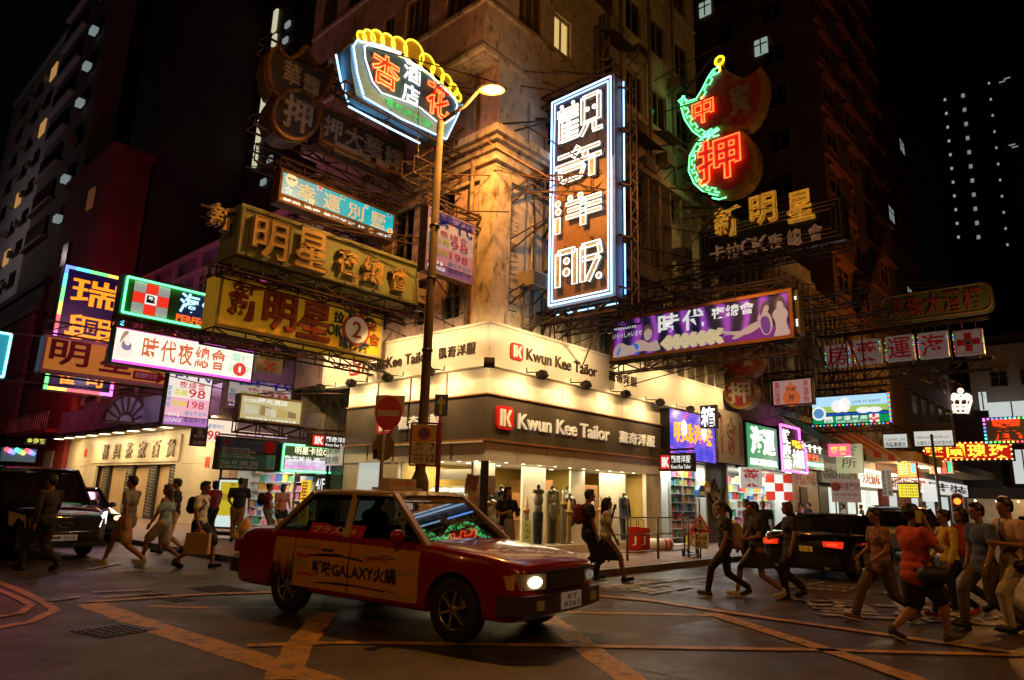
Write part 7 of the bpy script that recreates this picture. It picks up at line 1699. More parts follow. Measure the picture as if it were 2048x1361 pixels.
leftboard('white_notice_board','white board with black characters above the narrow doorway',5.85,6.75,2.35,2.95,mat('wht_board',(.6,.58,.5),.4,emit=.3),['皮膚性病科','診所'],BLACK,-.25)
lp = thing('side_street_pharmacy','bright open pharmacy on the left street, crammed with coloured packets','shop',(0,9.6,0))
for (q,nm) in (((2.0,2.1,7.2,12.6,.14,2.8),'back_wall'),((-.1,2.0,7.2,7.3,.14,2.8),'side_wall'),((-.1,2.0,12.5,12.6,.14,2.8),'side_wall'),((-.1,2.1,7.2,12.6,2.8,2.88),'ceiling'),((-.3,-.05,7.2,13.1,2.85,4.0),'fascia')): b = MB(); b.box(*q); b.build(nm,SHELF if nm != 'fascia' else mat('grey_fascia',(.2,.17,.16),.6),lp,wp=True)
for z in np.arange(.35,2.5,.3): b = MB(); b.box(.35,.8,7.4,12.4,z-.02,z); b.build('shelf',SHELF,lp,wp=True)
goods('x',.45,7.45,12.4,[z for z in np.arange(.35,2.5,.3)],.42,'shelves of the side-street pharmacy',7,sz=.26)
goods('x',-.25,8.9,10.2,[.15,.42,.7],.28,'floor stack before the side-street pharmacy',8,sz=.27)
lamp('AREA','side_pharmacy_light',(.2,9.8,2.75),230,(1,.93,.8),4.4,target=(.2,9.8,0),sy=.9)
leftboard('beige_wall_panel','plain beige wall panel between the side-street pharmacy and the cream shop',12.65,13.15,.15,2.8,mat('beige_panel',(.4,.25,.14),.5),[' '],BLACK,-.1)
leftboard('red_shop_banner','yellow and red vertical shop banner seen through the taxi windows',7.3,7.75,.5,1.9,lit('banner_yellow',(.9,.65,.03),.9),['星','期'],RI,-.35)
# upright lit advertising stand on the side pavement
P = G(452,1087); t = thing('advertising_stand','upright yellow and white light-box stand on wheels, on the side pavement','stand',(P.x,P.y,.13),-1.05)
b = MB(); b.box(-.42,.42,-.12,.12,.28,1.75); b.build('case',mat('stand_case',(.07,.04,.03),.4),t); b = MB(); b.box(-.36,.36,-.13,-.121,.34,1.69); b.build('white_face',lit('stand_white',(.7,.85,.78),.9),t); b = MB(); b.box(-.30,.30,-.14,-.131,.66,1.63); b.build('yellow_poster',lit('stand_yellow',(.75,.58,.03),.7),t)
b = MB(); b.text('MAX\nPANEL',-.0,.28,1.42,1.6,-.141,.003,.02); b.text('電訊特價',-.25,.1,1.1,1.3,-.141,.003,.02); b.build('lettering',GOLD,t); b = MB(); b.box(-.4,.4,-.2,.2,.1,.2)
for x in (-.35,.35): b.lathe([(.03,x-.03),(.08,x-.02),(.08,x+.02),(.03,x+.03)],(0,-.15,.08),10,'x')
b.build('wheeled_base',BLACK,t)
# red suitcases and bags by the tailor window
def suitcase(label,px_,py_,m,ang,s=1.0):
    P = G(px_,py_,.13); t = thing('suitcase',label,'suitcase',(P.x,P.y,.13),ang); b = MB(); b.prism(roundrect(-.21*s,.21*s,.06,.72*s,.06),-.13,.13); b.build('shell',m,t)
    b = MB(); b.prism(roundrect(-.15*s,.15*s,.12,.6*s,.05),-.15,-.131); b.build('front_pocket',m,t); b = MB(); b.tube([(-.08,.05,.7*s),(-.08,.05,.95*s),(.08,.05,.95*s),(.08,.05,.7*s)],.012); b.build('handle',BLACK,t); b = MB(); b.text('J',-.06,.06,.2,.45,-.151,.004,.05); b.build('emblem',WHL,t)
RS = mat('suitcase_red',(.45,.015,.015),.4)
suitcase('left red suitcase with a white letter beside the railing',1268,1106,RS,-.9); suitcase('right red suitcase standing partly behind its twin',1284,1105,mat('suitcase_red2',(.40,.02,.02),.5),-.7,.95)
P = G(1320,1102,.13); t = thing('striped_bag','low white bag with red stripes on the pavement by the medicine shop','bag',(P.x,P.y,.13),-.6); b = MB(); b.lathe([(.08,-.4),(.17,-.36),(.18,.36),(.08,.4)],(0,0,.18),12,'x'); b.build('body',WHL,t); b = MB()
for x in (.1,.24): b.lathe([(.183,x),(.183,x+.07)],(0,0,.18),12,'x',cap=False)
b.build('red_stripe',REDL,t)
# price placard in the tailor window
P = HY(1052,1080,-.2); t = thing('price_placard','yellow green placard standing before the tailor window','placard',(P.x,-.22,.14)); b = MB(); b.box(-.17,.17,-.01,.01,.2,.85); b.build('board',mat('lime_board',(.55,.6,.15),.5,emit=.15),t); b = MB(); b.text('SALE\n大減價\n$980\nSUITS',-.14,.14,.25,.8,-.011,.003,.02); b.build('lettering',mat('green_ink',(.05,.2,.05),.5),t); b = MB(); b.tube([(0,0,0),(0,0,.2)],.02); b.build('foot',BLACK,t)
# yellow fire hydrant
P = G(485,1112,.13); t = thing('fire_hydrant','yellow fire hydrant at the kerb behind the taxi boot','fire hydrant',(P.x,P.y,.13)); HYM = mat('hydrant_yellow',(.55,.35,.04),.4)
b = MB(); b.lathe([(.17,0),(.17,.06),(.12,.08),(.12,.5),(.16,.53),(.16,.58),(.13,.68),(.05,.76),(.04,.82)],n=16); b.build('barrel',HYM,t)
for r_ in (0,1): b = MB(); b.lathe([(.07,-.24),(.07,-.2),(.055,-.2),(.055,.2),(.07,.2),(.07,.24)],(0,0,.42),12,'x' if r_ else 'y'); b.build('outlet',HYM,t)
# traffic lights
lamp('POINT','awning_lamp',(22,-2.2,3.4),120,(1,.85,.6),.3); lamp('POINT','awning_lamp',(28,-1.8,3.6),120,(1,.85,.6),.3)
lamp('POINT','side_street_sign_glow',(-3.4,17.5,6.2),150,(.85,.65,1),.5)
def tlight(label,px_,py_,foot,a):
    P = HX(px_,py_,a); t = thing('traffic_light',label,'traffic light',(a,P.y,0),-math.pi/2); b = MB(); b.tube([(0,0,0),(0,0,P.z-.4)],.06,8); b.build('post',GREYMETAL,t)
    b = MB(); b.prism(roundrect(-.24,.24,P.z-1.05,P.z+.35,.2),.0,.25); b.build('case',BLACK,t); b = MB(); b.tube([(x,-.01,z) for x,z in roundrect(-.24,.24,P.z-1.05,P.z+.35,.2)],.03,4,True); b.build('white_rim',WHITEP,t)
    b = MB(); b.disc(0,P.z,.14,-.05,-.01,18); b.build('red_lens',lit('signal_red',(1,.10,.01),6),t); b = MB(); b.disc(0,P.z-.36,.13,-.03,-.01,16); b.disc(0,P.z-.7,.13,-.03,-.01,16); b.build('dark_lens',mat('dead_lens',(.02,.02,.01),.3),t)
tlight('traffic light with glowing red lens above the orange woman',1915,1003,0,25); tlight('farther red traffic light above the man in blue',2007,1007,0,31)
P = HX(1880,1000,22); t = thing('signal_pole','slim grey pole between the cars and the far light boxes','pole',(22,P.y,0)); b = MB(); b.tube([(0,0,0),(-.3,0,HX(1875,870,22).z)],.06,8); b.build('post',GREYMETAL,t); b = MB(); b.lathe([(.12,0),(.1,.3),(.07,.35)],n=10); b.build('foot',GREYMETAL,t)
# overhead wires
for i, (p,q,sag) in enumerate((((-.1,9,19),(-.6,-3,8.6),.3),((4.5,-.3,12.6),(27,-7,6.9),.5),((8,-.3,10.2),(30,-6,7.5),.6),((-.6,3.5,22.5),(-3.0,-.4,8.8),.15))):
    p, q = Vector(p), Vector(q); o = MB(); pts = [p.lerp(q,k/16)-Vector((0,0,sag*4*(k/16)*(1-k/16))) for k in range(17)]; o.tube([x-p for x in pts],.012,4)
    w = o.build('overhead_wire',[mat('orange_wire',(.35,.12,.05),.6),BLACK,BLACK,BLACK][i]); w.location = p; tag(w,['reddish wire slanting down past the hotel sign to the street lamp','black wire from the corner block toward the green pharmacy light box','black wire sagging over the right street behind the pawn sign','thin black wire from the bay toward the corner lamp pole'][i],'wire')
# ================================================================== vehicles
TYRE = mat('tyre_rubber',(.012,.012,.012),.7); RIM = mat('wheel_rim',(.35,.33,.30),.3,.8,var=.1); CHROME = mat('chrome',(.6,.6,.6),.12,1.0)
CGL = glass('car_glass',(.22,.24,.24),.06); CGD = mat('dark_car_glass',(.008,.008,.010),.06,coat=.5); SEAT = mat('seat_cloth',(.04,.035,.03),.8); PLATEF = mat('plate_white',(.6,.58,.5),.4,emit=.06); PLATER = mat('plate_yellow',(.6,.40,.03),.4,emit=.1)
HEADL = mat('headlamp_glass',(.5,.5,.45),.1,.3); TAILR = lit('tail_red',(1,.04,.01),2.2); TAILD = mat('tail_dark',(.25,.01,.01),.2)
def interp(x,tab):
    for (a,va), (b,vb) in zip(tab,tab[1:]):
        if x <= b: t = (x-a)/(b-a) if b > a else 0; t = max(0,min(1,t)); return va+(vb-va)*t
    return tab[-1][1]
def loft(stations,half):
    """stations: x list; half(x) -> list of (y,z) from bottom centre round to top centre; mirrored"""
    b = MB(); R = []
    for x in stations:
        h = half(x); ring = [(x,y,z) for y,z in h] + [(x,-y,z) for y,z in h[-2:0:-1]]; R.append(ring)
    n = len(R[0]); vs = [p for r in R for p in r]; fs = []
    for i in range(len(R)-1):
        for j in range(n): fs.append((i*n+j,(i+1)*n+j,(i+1)*n+(j+1) % n,i*n+(j+1) % n))
    fs.append(tuple(reversed(range(n)))); fs.append(tuple((len(R)-1)*n+j for j in range(n))); fs = [tuple(reversed(q)) for q in fs]; b.add(vs,fs); return b
def evalmods(o):
    dg = bpy.context.evaluated_depsgraph_get(); dg.update(); me = bpy.data.meshes.new_from_object(o.evaluated_get(dg)); old = o.data; o.modifiers.clear(); o.data = me; return o
def car(name,label,cat,loc,ang,L,W,H,wb,fo,shoulder,deck,gh,paint,roofpaint=None,wr=.31,zb=.22,spokes=5,rim=RIM,gm=None,lights=True,tail=None,van=False):
    """shoulder: z of belt line along x; deck: z of bonnet/boot centre line along x; gh: greenhouse (x0b,x0t,x1t,x1b) rear base, rear top, front top, front base"""
    t = thing(name,label,cat,loc,ang); gm = gm or CGD; roofpaint = roofpaint or paint
    xr, xf = -L/2, L/2; wf = xf-fo; wrr = wf-wb; hw = W/2
    AR = wr*1.17; arch = lambda x: max([zb]+[wr*.96+math.sqrt(max(0,AR*AR-(x-q)**2)) for q in (wf,wrr) if abs(x-q) < AR])
    xs = [xr,xr+.04,xr+.12,xr+.3,xf-.3,xf-.12,xf-.04,xf] + list(np.linspace(xr+.45,xf-.45,14))
    xs = [x for x in xs if all(abs(x-q) > AR+.05 for q in (wf,wrr))] + [q+AR*c_ for q in (wf,wrr) for c_ in (-1.06,-1.0,-.985,-.94,-.85,-.7,-.5,-.25,0,.25,.5,.7,.85,.94,.985,1.0,1.06)]
    xs = sorted(x for x in set(xs) if xr <= x <= xf)
    plan = [(xr,hw*.86),(xr+.1,hw*.94),(xr+.5,hw),(xf-.7,hw),(xf-.2,hw*.95),(xf,hw*.86)]
    def half(x):
        w = interp(x,plan); s = interp(x,shoulder); d = interp(x,deck); e = min(1,min(x-xr,xf-x)/.12); zbb = zb+.10*(1-e)
        s2 = s - .03*(1-e); A = arch(x); A = min(A,s2-.12); zq = max(zbb,A); return [(0,zq),(w*.86,zq),(w*.97,max(zbb+.02,A)),(w*.995,max(zbb+.06,A+.015)),(w*1.0,max(zbb+(s2-zbb)*.35,A+.03)),(w*1.0,max(zbb+(s2-zbb)*.62,A+.06)),(w*.975,s2-.06),(w*.945,s2),(w*.90,max(s2+.004,s2*.3+d*.7)),(w*.5,d),(0,d+.008)]
    b = loft(xs,half); o = b.build('body',[paint,BLACK],t,smooth=True)
    m = o.modifiers.new('s','SUBSURF'); m.levels = 1
    bm = bmesh.new(); bm.from_mesh(o.data); bmesh.ops.recalc_face_normals(bm,faces=bm.faces); bm.to_mesh(o.data); bm.free()
    bpy.context.view_layer.update(); evalmods(o)
    for p_ in o.data.polygons: p_.use_smooth = True
    try:
        o.data.set_sharp_from_angle(angle=math.radians(40))
    except Exception: pass
    c = MB(); c.box(xr+.3,xf-.3,-hw+.24,hw-.24,zb+.02,.55); c.build('underbody',BLACK,t)
    # greenhouse
    x0b, x0t, x1t, x1b = gh; sb = lambda x: interp(x,shoulder)-.01; tw = hw*(.72 if not van else .84); bw = hw*.935
    Hh = H; cor = {}
    for sgn in (1,-1):
        cor[('rb',sgn)] = Vector((x0b,sgn*bw*.97,sb(x0b))); cor[('rt',sgn)] = Vector((x0t,sgn*tw,Hh-.05)); cor[('ft',sgn)] = Vector((x1t,sgn*tw,Hh-.05)); cor[('fb',sgn)] = Vector((x1b,sgn*bw*.97,sb(x1b)))
    xm = (x0b+x1b)/2+.05; xmt = (x0t+x1t)/2+.05
    r = loft(sorted([x0t-.10,x0t,x0t+.25,(x0t+x1t)/2,x1t-.25,x1t,x1t+.10]),lambda x:(lambda e:[(0,Hh-.09-.06*(1-e)),(tw*1.0*(.94+.06*e),Hh-.09-.06*(1-e)),(tw*1.03*(.95+.05*e),Hh-.055-.05*(1-e)),(tw*.85,Hh-.012-.045*(1-e)),(0,Hh-.045*(1-e))])(1 if x0t-.02 <= x <= x1t+.02 else 0))
    rr = r.build('roof',roofpaint,t,smooth=True)
    for sgn in (1,-1):
        for a, c_, w in ((cor[('fb',sgn)],cor[('ft',sgn)],.07),(cor[('rb',sgn)],cor[('rt',sgn)],.11),(Vector((xm,sgn*bw,sb(xm))),Vector((xmt,sgn*tw,Hh-.07)),.08)): pil = MB(); pil.bar(a,c_,w,.05); pil.build('pillar',roofpaint,t)
        if van: a = Vector((x0b+1.1,sgn*bw,sb(x0b+1.1))); pil = MB(); pil.bar(a,Vector((x0t+1.0,sgn*tw,Hh-.07)),.07,.05); pil.build('pillar',roofpaint,t)
    def gq(a,b_,c_,d_,nm): g = MB(); off = Vector((0,0,0)); g.poly([a,b_,c_,d_]); return g.build(nm,gm,t)
    c = cor
    gq(c[('fb',-1)],c[('fb',1)],c[('ft',1)],c[('ft',-1)],'windscreen'); gq(c[('rb',1)],c[('rb',-1)],c[('rt',-1)],c[('rt',1)],'rear_window')
    for sgn in (1,-1):
        M0, M1 = Vector((xm,sgn*bw,sb(xm))), Vector((xmt,sgn*tw,Hh-.07))
        gq(c[('fb',sgn)],M0,M1,c[('ft',sgn)],'side_window'); gq(M0,c[('rb',sgn)],c[('rt',sgn)],M1,'side_window')
    # seats, dark cabin floor
    s = MB();
    for x in (xm+.15,xm-.85 if L > 4 else xm-.7):
        for y in (-.38,.38): s.box(x-.1,x+.1,y-.24,y+.24,.5,H-.42); s.ball((x-.02,y,H-.36),.13,8,6,(.6,1,.8))
    s.build('seat',SEAT,t)
    # wheels
    for x in (wf,wrr):
        for sgn in (1,-1):
            w_ = thing('wheel',None,None,(x,sgn*(hw-.115),wr)); w_.parent = t; del_ = [w_.pop(k,None) for k in ('label','category')]
            T = MB(); T.lathe([(wr*.62,-.09),(wr*.9,-.1),(wr,-.07),(wr,.07),(wr*.9,.1),(wr*.62,.09)],n=28,axis='y',cap=False); tt = T.build('tyre',TYRE,w_)
            D = MB(); yo = sgn*.06; D.lathe([(wr*.64,yo-sgn*.02),(wr*.64,yo+sgn*.02),(wr*.58,yo+sgn*.02),(wr*.56,yo-sgn*.0)],n=24,axis='y',cap=False)
            D.lathe([(wr*.16,yo-sgn*.02),(wr*.16,yo+sgn*.025),(.001,yo+sgn*.03)],n=14,axis='y',cap=False)
            for k in range(spokes):
                a = 2*math.pi*k/spokes+.3; D.bar((wr*.1*math.cos(a),yo,wr*.1*math.sin(a)),(wr*.6*math.cos(a),yo,wr*.6*math.sin(a)),wr*.19 if spokes < 8 else wr*.07,.03)
            D.build('rim',rim,w_); B_ = MB(); B_.lathe([(wr*.6,yo-sgn*.05),(wr*.6,yo-sgn*.04)],n=20,axis='y'); B_.build('brake_drum',BLACK,w_)
    # mirrors, handles
    for sgn in (1,-1):
        mI = MB(); mI.ball((x1b-.32,sgn*(hw+.08),sb(x1b)+.10),1,10,7,(.06,.11,.075)); mI.build('wing_mirror',paint,t)
        for x in (xm-.25,xm+.75 if not van else xm+.9): hI = MB(); hI.box(x-.10,x+.10,sgn*(hw*.985)-.015,sgn*(hw*.985)+.02*1,sb(x)-.17,sb(x)-.14); hI.build('door_handle',CHROME if not van else paint,t)
    t['_half'] = 0; del t['_half']
    return t, dict(xr=xr,xf=xf,wf=wf,wr=wrr,hw=hw,half=half,xm=xm,sb=sb,bw=bw,tw=tw,plan=plan)
def cbox(t,name,m,*q,par=None): b = MB(); b.box(*q); return b.build(name,m,par or t)
# ---- the taxi
RED = mat('taxi_red',(.25,.006,.012),.25,coat=.8,var=.06); SILV = mat('taxi_silver_roof',(.48,.38,.28),.28,.4,coat=.6)
AD = mat('ad_orange',(.58,.31,.07),.35,coat=.3,var=.06,vs=2)
fw, rw_ = G(918,1287), G(568,1221)
dirT = Vector((fw.x-rw_.x,fw.y-rw_.y,0)).normalized(); side = Vector((-dirT.y,dirT.x,0))   # left of heading
mid = (fw+rw_)/2; L_, W_t = 4.695, 1.695
angT = math.atan2(dirT.y,dirT.x)
# right side faces the camera: body centre lies to the left of the wheel line
fo = .82; wbT = 2.68
cx_local = (L_/2-fo) - wbT/2
ctr = mid + side*(W_t/2-.03) - dirT*cx_local
taxi, I = car('taxi','red taxi with silver roof and orange advertising on its doors, crossing the junction','taxi',(ctr.x,ctr.y,0),angT,L_,W_t,1.50,wbT,fo,
    [(-2.35,.86),(-2.1,.93),(-1.2,.95),(0,.94),(1.1,.92),(1.6,.88),(2.2,.82),(2.35,.74)],[(-2.35,.90),(-2.2,1.0),(-1.4,1.02),(-1.0,1.0),(.8,.98),(1.2,.96),(1.8,.91),(2.2,.85),(2.35,.78)],
    (-1.55,-1.0,.42,1.12),RED,SILV,wr=.32,zb=.24,spokes=6,gm=CGL)
hw = I['hw']
# doors: thin shells that follow the side, wrapped with the advertisement
def door_shell(x0,x1,nm,m,sgn,zb_=.33,zt=None,lift=.006):
    b = MB(); n = 8; P = []
    for i in range(n+1):
        x = x0+(x1-x0)*i/n; h = I['half'](x); ring = None
        zz = [(zb_,None)]
        row = []
        for z in (zb_,.42,.55,.68,.80,I['sb'](x)-.05):
            # side half width at z by interpolation
            tab = sorted([(q[1],q[0]) for q in h[3:8]]); y = interp(z,tab); row.append((x,sgn*(y+lift),z))
        P.append(row)
    k = len(P[0]); vs = [p for r in P for p in r]; fs = [(i*k+j,(i+1)*k+j,(i+1)*k+j+1,i*k+j+1) if sgn < 0 else (i*k+j,i*k+j+1,(i+1)*k+j+1,(i+1)*k+j) for i in range(n) for j in range(k-1)]
    b.add(vs,fs); return b.build(nm,m,taxi,smooth=True)
for sgn in (-1,1):
    d1 = door_shell(-.02,1.06,'door',AD,sgn); d2 = door_shell(-1.02,-.04,'door',AD,sgn); d3 = door_shell(-1.42,-1.04,'quarter_panel',AD,sgn,zb_=.70)
    INK = [mat('ad_black',(.03,.02,.015),.4),mat('ad_grey',(.42,.32,.24),.4),mat('ad_red',(.5,.03,.02),.4)]
    # flat print on the wrap: brush strokes, blurred lettering, faces
    y = lambda x: sgn*(hw*1.0+.011)
    b = MB(); rt = random.Random(2)
    def qd(x0,x1,z0,z1,mi,sk=0): b.use(mi); b.add([(x0,y(x0),z0),(x1,y(x1),z0+sk),(x1,y(x1),z1+sk),(x0,y(x0),z1)],[(0,1,2,3) if sgn < 0 else (3,2,1,0)])
    for (u0,u1,zc_,th_,mi,am) in ((-.72,.2,.70,.035,0,.03),(-.6,.75,.40,.022,0,.02),(-.98,-.55,.79,.04,1,.02),(.15,.7,.775,.035,1,-.02),(.45,.98,.37,.06,1,.015),(-1.0,-.78,.6,.12,1,.02),(.25,.6,.72,.04,2,.03),(-.98,-.7,.71,.05,2,-.02),(-.95,-.62,.47,.035,2,.02),(.7,1.0,.62,.07,1,.01)):
        b.use(mi); N_ = 14; up_ = []; dn_ = []
        for q_ in range(N_+1):
            f_ = q_/N_; x_ = u0+(u1-u0)*f_; c_ = zc_+am*math.sin(f_*3.1)+rt.uniform(-.004,.004); h_ = th_*.5*math.sin(min(1,f_*1.4+.15)*2.4)*rt.uniform(.7,1.1); up_.append((x_,y(x_),c_+h_)); dn_.append((x_,y(x_),c_-h_))
        b.add(up_+dn_,[(i_,i_+1,N_+2+i_,N_+1+i_) for i_ in range(N_)])


    b.build('ad_stroke',INK,taxi)['kind'] = 'stuff'
    b = MB(); b.text('鮮味GALAXY火鍋',-.66,.74,0,.17,0,.002,.06); o = b.build('ad_lettering',INK[0],taxi)
    if sgn < 0: o.location = (0,-hw-.012,.49)
    else: o.location = (0,hw+.012,.49); o.rotation_euler = (0,0,math.pi)
    b = MB(); b.box(-.62,.35,-.004,0,0,.15); o = b.build('window_banner',mat('banner_red',(.5,.01,.02),.4),taxi); k = MB(); k.text('プラズXH',-.55,.2,.03,.12,-.006,.002,.03); k2 = k.build('lettering',WHL,o)
    tilt = math.atan2(I['bw']-I['tw'],1.43-.95)
    o.location = (-.25,sgn*(I['bw']-.006),I['sb'](0)+.01); o.rotation_euler = (tilt*(-1 if sgn < 0 else 1)*(1 if sgn < 0 else 1),0,0 if sgn < 0 else math.pi)
taxi.scale = (1.085,1.085,1.085)
# bumpers, grille, lamps, number plate
BUMP = mat('bumper_grey',(.05,.045,.04),.4,var=.1); xf, xr = I['xf'], I['xr']
b = MB(); b.add([(xf-.25,-hw*1.01,.34),(xf+.03,-hw*.9,.34),(xf+.09,-hw*.5,.34),(xf+.10,0,.34),(xf+.09,hw*.5,.34),(xf+.03,hw*.9,.34),(xf-.25,hw*1.01,.34),(xf-.25,-hw*1.01,.52),(xf+.03,-hw*.9,.52),(xf+.09,-hw*.5,.52),(xf+.10,0,.52),(xf+.09,hw*.5,.52),(xf+.03,hw*.9,.52),(xf-.25,hw*1.01,.52)],
    [(i,i+1,i+8,i+7) for i in range(6)]+[(7,8,9,10,11,12,13),(6,5,4,3,2,1,0)]); b.build('front_bumper',BUMP,taxi)
b = MB(); b.add([(-x,y_,z) for x,y_,z in b.v] if 0 else [],[]); b.box(xr-.07,xr+.12,-hw*.93,hw*.93,.38,.56); b.build('rear_bumper',BUMP,taxi)
cbox(taxi,'grille',mat('grille_dark',(.02,.02,.02),.3),xf-.02,xf+.045,-.38,.38,.56,.72)
b = MB()
for i in range(5): b.box(xf+.046,xf+.055,-.37,.37,.575+.028*i,.585+.028*i)
b.build('grille_bar',CHROME,taxi)['kind'] = 'stuff'
cbox(taxi,'bonnet_edge',CHROME,xf-.04,xf+.05,-.62,.62,.725,.745)
for sgn in (-1,1):
    b = MB(); b.add([(xf-.03,sgn*.40,.57),(xf-.14,sgn*.76,.57),(xf-.14,sgn*.76,.72),(xf-.03,sgn*.40,.72),(xf+.045,sgn*.40,.57),(xf-.03,sgn*.74,.57),(xf-.03,sgn*.74,.72),(xf+.045,sgn*.40,.72)],[(0,1,2,3),(4,5,6,7),(0,1,5,4),(1,2,6,5),(2,3,7,6),(3,0,4,7)])
    b.build('headlight',HEADL,taxi)
    b = MB(); b.ball((xf+.0,sgn*.54,.64),1,12,8,(.055,.115,.058)); b.build('bulb',lit('headlight_on',(1,.74,.36),5.0) if sgn < 0 else lit('headlight_off',(.5,.45,.35),.25),taxi)
    cbox(taxi,'indicator',mat('amber_lens',(.6,.2,.02),.2,emit=.4 if sgn > 0 else .05) if sgn > 0 else mat('amber_lens2',(.5,.2,.04),.2,emit=.05),xf-.30,xf-.10,sgn*hw*.90-.02,sgn*hw*.90+.02,.57,.70)
    cbox(taxi,'tail_light',TAILD,xr-.025,xr+.1,sgn*.42 if sgn > 0 else-hw*.93,hw*.93 if sgn > 0 else-.42,.64,.80)
    cbox(taxi,'fog_lamp',HEADL,xf+.06,xf+.08,sgn*.5-.1,sgn*.5+.1,.38,.47)
pl = cbox(taxi,'number_plate',PLATEF,xf+.101,xf+.115,-.20,.20,.36,.52); b = MB(); b.text('KT\n8263',-.16,.16,.02,.14,0,.002,.02); q = b.build('lettering',BLACK,pl); q.location = (xf+.117,0,.36); q.rotation_euler = (0,0,math.pi/2)
cbox(taxi,'rear_number_plate',PLATER,xr-.085,xr-.071,-.24,.24,.4,.5)
b = MB(); b.box(-.16,.16,-.30,.30,0,.035); b.box(-.10,.10,-.24,.24,.035,.15); o = b.build('roof_sign',mat('roof_sign_white',(.55,.5,.42),.4),taxi); o.location = (-.15,0,1.50); b = MB(); b.text('TAXI 的士',-.2,.2,.06,.13,0,.002,.03); q = b.build('lettering',REDL,o); q.location = (.101,0,0); q.rotation_euler = (0,0,math.pi/2)
b = MB();
for x0 in (1.05,): b.box(x0,x0+.6,-.62,-.02,0,.004)
b = MB(); b.text('UNIONTAXI 九龍的士',-.55,.55,-.09,.09,0,flat='ground',bold=.03); o = b.build('bonnet_lettering',mat('pale_bonnet_print',(.6,.45,.3),.4),taxi); o.location = (1.72,0,.955); o.rotation_euler = (0,math.atan2(.13,1.0),math.pi/2)
lamp('SPOT','taxi_headlight_beam',ctr+dirT*(L_/2+.12)-side*.58+Vector((0,0,.64)),60,(1,.8,.5),.05,target=ctr+dirT*12-side*.6,spot=80,blend=.8)
# taxi roof line trim
for sgn in (-1,1): b = MB(); b.bar((-1.0,sgn*I['tw']*1.02,1.41),(.42,sgn*I['tw']*1.02,1.41),.03); b.build('roof_gutter',CHROME,taxi)
# driver
# ---- black van on the left
BLKP = mat('black_car_paint',(.006,.006,.008),.12,coat=1.0); GRYP = mat('silver_car_paint',(.22,.21,.21),.25,.5,coat=.8)
V = Vector((-7.55,8.0,0));
van, J = car('black_van','large black people carrier facing the viewer at the left edge, plate MM 2616','van',(-7.75,7.7,0),-math.pi/2+.12,5.1,1.94,1.94,3.2,.95,
    [(-2.55,1.15),(-1,1.18),(.9,1.14),(1.6,1.08),(2.3,.98),(2.55,.85)],[(-2.55,1.25),(1.0,1.22),(1.6,1.18),(2.2,1.05),(2.55,.88)],(-2.5,-2.35,.75,1.65),BLKP,wr=.35,zb=.24,spokes=10,van=True)
xf = J['xf']; hwv = J['hw']
o = MB(); o.prism([(-.62,.55),(.62,.55),(.74,.84),(.70,.88),(-.70,.88),(-.74,.84)],-.02,.02); g = o.build('grille',BLACK,van); g.rotation_euler = (0,0,math.pi/2); g.location = (xf+.02,0,0)
b = MB(); b.tube([(xf+.05,-.62,.58),(xf+.05,.62,.58)],.018); b.tube([(xf+.05,-.72,.84),(xf+.04,-.62,.57)],.012); b.tube([(xf+.05,.72,.84),(xf+.04,.62,.57)],.012); b.tube([(xf+.03,-.72,.87),(xf+.03,.72,.87)],.01); b.tube([(xf+.06+0,.13*math.cos(a),.72+.06*math.sin(a)) for a in [2*math.pi*i/16 for i in range(16)]],.008,4,True); b.build('chrome_trim',CHROME,van)
for sgn in (-1,1):
    b = MB(); b.add([(xf-.25,sgn*.95,.72),(xf+.0,sgn*.72,.66),(xf+.0,sgn*.76,.92),(xf-.30,sgn*.97,1.0),(xf-.2,sgn*.9,.70),(xf-.06,sgn*.7,.66),(xf-.1,sgn*.74,.9),(xf-.3,sgn*.9,.98)],[(0,1,2,3),(7,6,5,4),(0,1,5,4),(2,3,7,6),(1,2,6,5),(3,0,4,7)])
    b.build('headlight',lit('headlight_dim',(.95,.85,.9),2.5) if sgn > 0 else HEADL,van)
pl = cbox(van,'number_plate',PLATEF,xf+.03,xf+.045,-.27,.27,.40,.52); b = MB(); b.text('MM 2616',-.23,.23,.02,.10,0,.002,.03); q = b.build('lettering',BLACK,pl); q.location = (xf+.047,0,.40); q.rotation_euler = (0,0,math.pi/2)
b = MB(); b.box(xf-.15,xf+.03,-hwv*.9,hwv*.9,.26,.38); b.build('lower_bumper',BLACK,van)
# ---- dark car behind the walkers, pale car behind
P = G(262,1095)
c3, K = car('dark_hatchback','dark small car waiting behind the walkers beside the van','car',(-5.75,11.3,0),-math.pi/2+.05,4.1,1.72,1.5,2.5,.8,[(-2.05,.95),(0,.95),(1.1,.92),(2.05,.75)],[(-2.05,1.0),(1.1,.97),(2.05,.8)],(-1.9,-1.4,.35,1.05),BLKP,wr=.3)
for sgn in (-1,1): b = MB(); b.ball((K['xf']-.08,sgn*.62,.68),1,10,7,(.1,.17,.10)); b.build('headlight',lit('headlight_peach',(1,.62,.42),1.6),c3)
cbox(c3,'grille',BLACK,K['xf']-.03,K['xf']+.02,-.35,.35,.5,.62); cbox(c3,'number_plate',PLATEF,K['xf']+.02,K['xf']+.03,-.25,.25,.38,.48)
